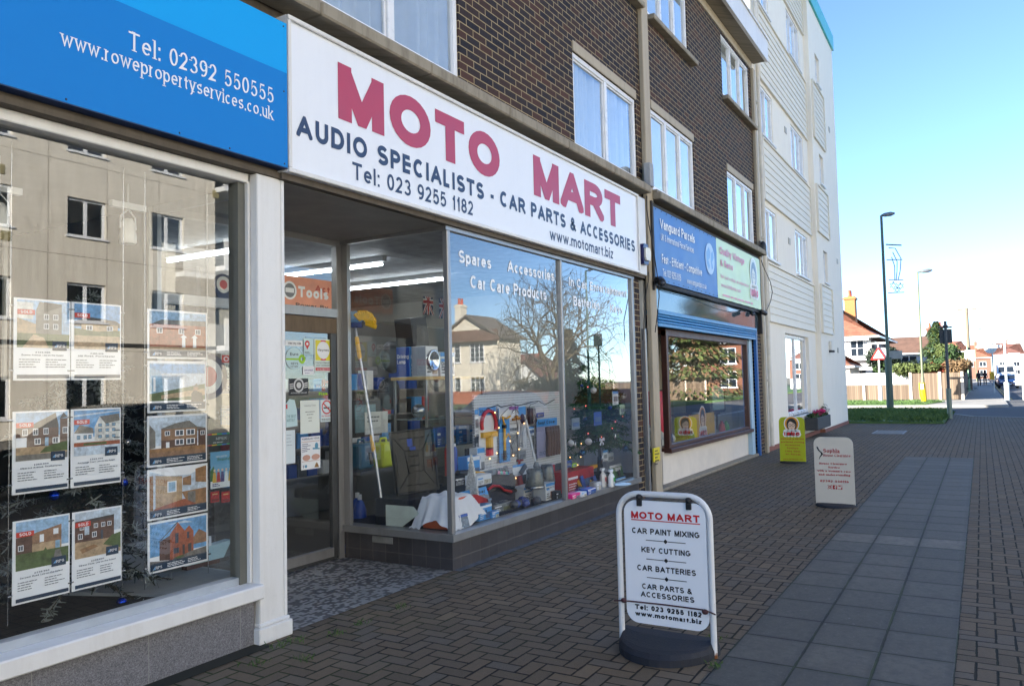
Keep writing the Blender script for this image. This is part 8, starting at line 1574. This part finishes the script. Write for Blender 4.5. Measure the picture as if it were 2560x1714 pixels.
cols = [(aw[0][0], aw[0][1]), (aw[1][0], aw[1][1])]; pitch = cols[1][0]-cols[0][0]; ztops = [aw[0][2], aw[2][2], .9, aw[0][2]+(aw[0][2]-aw[2][2])]
holes = []
for k in range(-7, 2):
    for z in ztops:
        x = cols[0][0]+k*pitch; holes.append((x, x+1.25, z, z+1.2))
q = MB(); AX1 = rf(548,620,YV)[0]
for h in holes: pass
wall_grid(q, -24, AX1, .1, 12.6, holes, AY, AY-.3); q.box(-24, AX1+3.2, AY-12, AY-11.7, 0, 12.6); q.box(-24.3, -24, AY-12, AY, 0, 12.6); q.build('front_wall', BEI, ap)
q = MB(); q.box(-24, AX1, AY+.0, AY+.05, 3.05, 3.16); q.build('string_course', mat((60,58,56), .8, name='dark_band'), ap)
q = MB(); q.box(-24.3, AX1+3.5, AY-12.2, AY+.35, 12.6, 12.85); q.build('roof', mat((96,94,90), .8, name='roof_grey'), ap)
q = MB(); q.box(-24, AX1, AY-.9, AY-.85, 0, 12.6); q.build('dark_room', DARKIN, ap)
for (a, b, c, d) in holes:
    f = MB()
    for u0, u1, w0, w1 in ((a,b,c,c+.07),(a,b,d-.07,d),(a,a+.07,c+.07,d-.07),(b-.07,b,c+.07,d-.07),((a+b)/2-.05,(a+b)/2+.05,c+.07,d-.07)): f.box(u0, u1, AY-.16, AY-.1, w0, w1)
    f.box(a-.05, b+.05, AY-.1, AY+.06, c-.05, c)
    o = f.build('window', UPVC, ap); g = MB(); g.poly([(a+.03,AY-.13,c+.03),(b-.03,AY-.13,c+.03),(b-.03,AY-.13,d-.03),(a+.03,AY-.13,d-.03)]); g.build('pane', GLASS_UP, o)
q = MB(); q.box(AX1, AX1+3.2, AY-11.7, AY-.8, 0, 12.6); q.build('recessed_wing', mat((222,214,196), .8, 0, .08, name='pale_wing'), ap)
for z in (3.0, 5.9, 8.8):
    q = MB(); q.box(AX1+.02, AX1+3.3, AY-.8, AY+.5, z, z+.18); q.build('balcony_floor', UPVC, ap); q = MB(); q.box(AX1+.02, AX1+3.3, AY+.44, AY+.5, z+.19, z+1.15); q.box(AX1+3.24, AX1+3.3, AY-.8, AY+.44, z+.19, z+1.15); q.build('balcony_panel', RENDW, ap)
    q = MB(); q.box(AX1+.4, AX1+2.6, AY-.8, AY-.77, z+.2, z+2.4); q.build('balcony_door', DGL, ap)
for k, (x, z) in enumerate(((cols[0][0]-2.1,7.9),(cols[1][1]+1.2,8.6),(cols[0][0]-1.9,6.0))): q = MB(); q.cbox(x, x+.28, AY-.02, AY+.03, z, z+.28, .01); q.build('air_vent', mat((150,140,100), .7, name='tan_vent'), ap)
# cream house, garden wall, trees
hs = house('cream_house', 'cream rendered house with a grey brown gable and tall chimney beyond the bare tree', 55, 58.4, -32, -26.0, 5.4, 7.3, RENDC, T_GY, False, 'x', [(56.6,-30.9,8.5,.45,RENDC)], [('x',-28.9,-27.5,3.4,5.0,3,4),('x',-30.5,-29.9,3.4,5.0,1,4),('x',-28.9,-27.5,.8,2.2,3,3),('x',-30.5,-29.9,.8,2.2,1,3)], .45)
q = MB(); q.prism([(54.3,-32.4,5.2),(54.3,-25.6,5.2),(55,-26.2,6.1),(55,-31.8,6.1)], (0,0,-.12)); q.build('tile_skirt', T_BR, hs)
gw_ = MB(); gw_.box(51.6, 51.85, -40, -13, 0, .92); gw_.box(51.56, 51.89, -40, -13, .92, 1.0); tag(gw_.build('garden_wall', mat((168,92,60), .85, 0, .3, 9, name='orange_brick_wall')), 'low orange brick garden wall in front of the cream house', 'wall')
house('long_red_house', 'long low house with a red brown roof behind the garden wall', 82, 86, -48, -36, 3.0, 5.0, RED_B, T_RD, True, 'y')
house('white_gabled_house', 'small white gabled house with a red chimney between the cream house and the bare tree', 66, 72, -31.6, -28.2, 2.0, 3.7, RENDW, T_RD, False, 'x', [(69,-29.9,4.3,.35,RED_B)], [('x',-30.3,-29.4,.8,1.7,2,1)])
house('red_brick_house', 'red brown brick house with white windows behind the board fence across the far street', 74, 86, -17, -10.5, 5.0, 8.2, mat((112,72,54), .85, 0, .25, 8, name='red_house_brick2'), T_RD, False, 'y', [(78,-14,9,.5,RED_B)], [('x',-13,-11.5,2.9,4.4,2,2),('x',-16.5,-15,2.9,4.4,2,2),('x',-13,-11.5,.7,2.2,2,2)])
f2 = thing('board_fence', 'weathered tall board fence across the far street', 'fence', (57,-11,0))
for k in range(9): q = MB(); q.box(57, 57.04, -9.3-1.5*(k+1)+.06, -9.3-1.5*k-.06, .02, 1.4); q.build('board_panel', WOODF, f2)
for k in range(10): q = MB(); q.cbox(56.95, 57.08, -9.3-1.5*k-.06, -9.3-1.5*k+.06, 0, 1.45, .01); q.build('post', CPOST, f2)
conifer('spruce', 'tall dark spruce beside the bare tree across the junction', (50.5,-17.4,0), 5.4, 2.2, 31, [LEAFD, LEAF, LEAFD], 4200, .3)
conifer('yellow_conifer', 'broad golden green conifer behind the board fence', (60.5,-10.9,0), 9.0, 5.4, 32, [LEAF2, BRN, LEAF, LEAF2], 14000, .4)
conifer('dark_conifer', 'dark conifer at the left of the golden one behind the board fence', (61,-13.8,0), 6.5, 1.8, 33, [LEAFD, LEAF], 3600, .32)
bush('garden_shrubs', 'row of green shrubs along the orange garden wall', (54,-20,1.1), (1,4.6,1.0), 4200, .14, [LEAF, LEAFD, LEAF2], 34, 'bush', 18)
def bare_tree(label, c, h, seed):
    rg = random.Random(seed); t = thing('bare_tree', label, 'tree', c); tr = MB(); tw = MB(); bk2 = mat((86,74,50), .9, 0, .35, 6, .4, 20, name='lichen_bark'); NB = (6,4,3,3,2,2,2)
    def grow(p, d, L, r, lv):
        n = 4 if lv < 4 else 2; pts = [p]; q = p
        for i in range(n):
            up = .10 if lv < 3 else -.02
            d = d+np.array([rg.gauss(0,.13), rg.gauss(0,.13), rg.gauss(0,.08)+up*.5]); d = d/np.linalg.norm(d); q = q+d*L/n; pts.append(q)
        (tr if lv < 2 else tw).tube(pts, [max(.017, r*(1-.4*i/n)) for i in range(n+1)], 7 if lv < 2 else (5 if lv < 4 else 3), cap=False)
        if lv >= 6: return
        for k in range(NB[lv]):
            a = (k+rg.random()*.7)*6.283/NB[lv]; s = (.55+.4*rg.random()) if lv else (.45+.55*rg.random()); u = np.cross(d, [0,0,1.0] if abs(d[2]) < .9 else [1.0,0,0]); u /= np.linalg.norm(u); v = np.cross(d, u); nd = d*(1-s*.3)+(u*math.cos(a)+v*math.sin(a))*s; nd /= np.linalg.norm(nd)
            grow(pts[-1-(k % 2)] if lv else pts[-1-(k % 2)*2], nd, L*(.72+.2*rg.random()) if lv else h*.26*(.8+.4*rg.random()), r*(.6 if lv else .5), lv+1)
    grow(np.array(c, float), np.array([0,0,1.0]), h*.24, .36, 0)
    V = np.array(tw.v); hz = V[:,2].max(); hx = np.percentile(np.hypot(V[:,0]-c[0], V[:,1]-c[1]), 97); k = 5.4/hx
    for g_ in (tr, tw): g_.v = [(c[0]+(x-c[0])*k, c[1]+(y-c[1])*k, z*h/hz) for x, y, z in g_.v]
    tr.build('trunk', bk2, t); tw.build('crown', bk2, t); return t
bare_tree('large bare spreading tree with lichen on its limbs across the junction', (46.5,-16.8,0), 10.5, 4)
lamp_post('tall street lamp across the junction beside the bare tree', (46,-13.75,0), 8.7, 1.6, GRNP, .8, 1.9, (.12,.07))
sgb = thing('traffic_sign', 'dark square sign back on a pole beside the lamp across the junction', 'road sign', (46,-13.0,0)); q = MB(); q.tube([(46,-13.0,0),(46,-13.0,4.6)], .06, 8); q.build('pole', DKP, sgb); q = MB(); q.cbox(45.9,45.95,-13.3,-12.7,3.8,4.6,.02); q.build('plate', mat((50,56,62), .6, name='plate_dark2'), sgb)
# parked cars at the kerb of the shopping street
car('dark red hatchback parked at the opposite kerb with its roof in the window glass', (21.4,-5.35,-.115), 0, CARP((110,22,30), 'red_car_paint'), 'hatch', 4.1, 1.7, 1.45)
car('black estate car parked in front of the estate agent, mirrored in its window', (8.4,-5.5,-.115), 0, CARP((16,17,20), 'black_car_paint'), 'hatch', 4.6, 1.8, 1.5)
car('dark grey car parked behind the black one', (2.6,-5.5,-.115), 0, CARP((50,54,60), 'grey_car_paint'), 'hatch', 4.3, 1.75, 1.45)
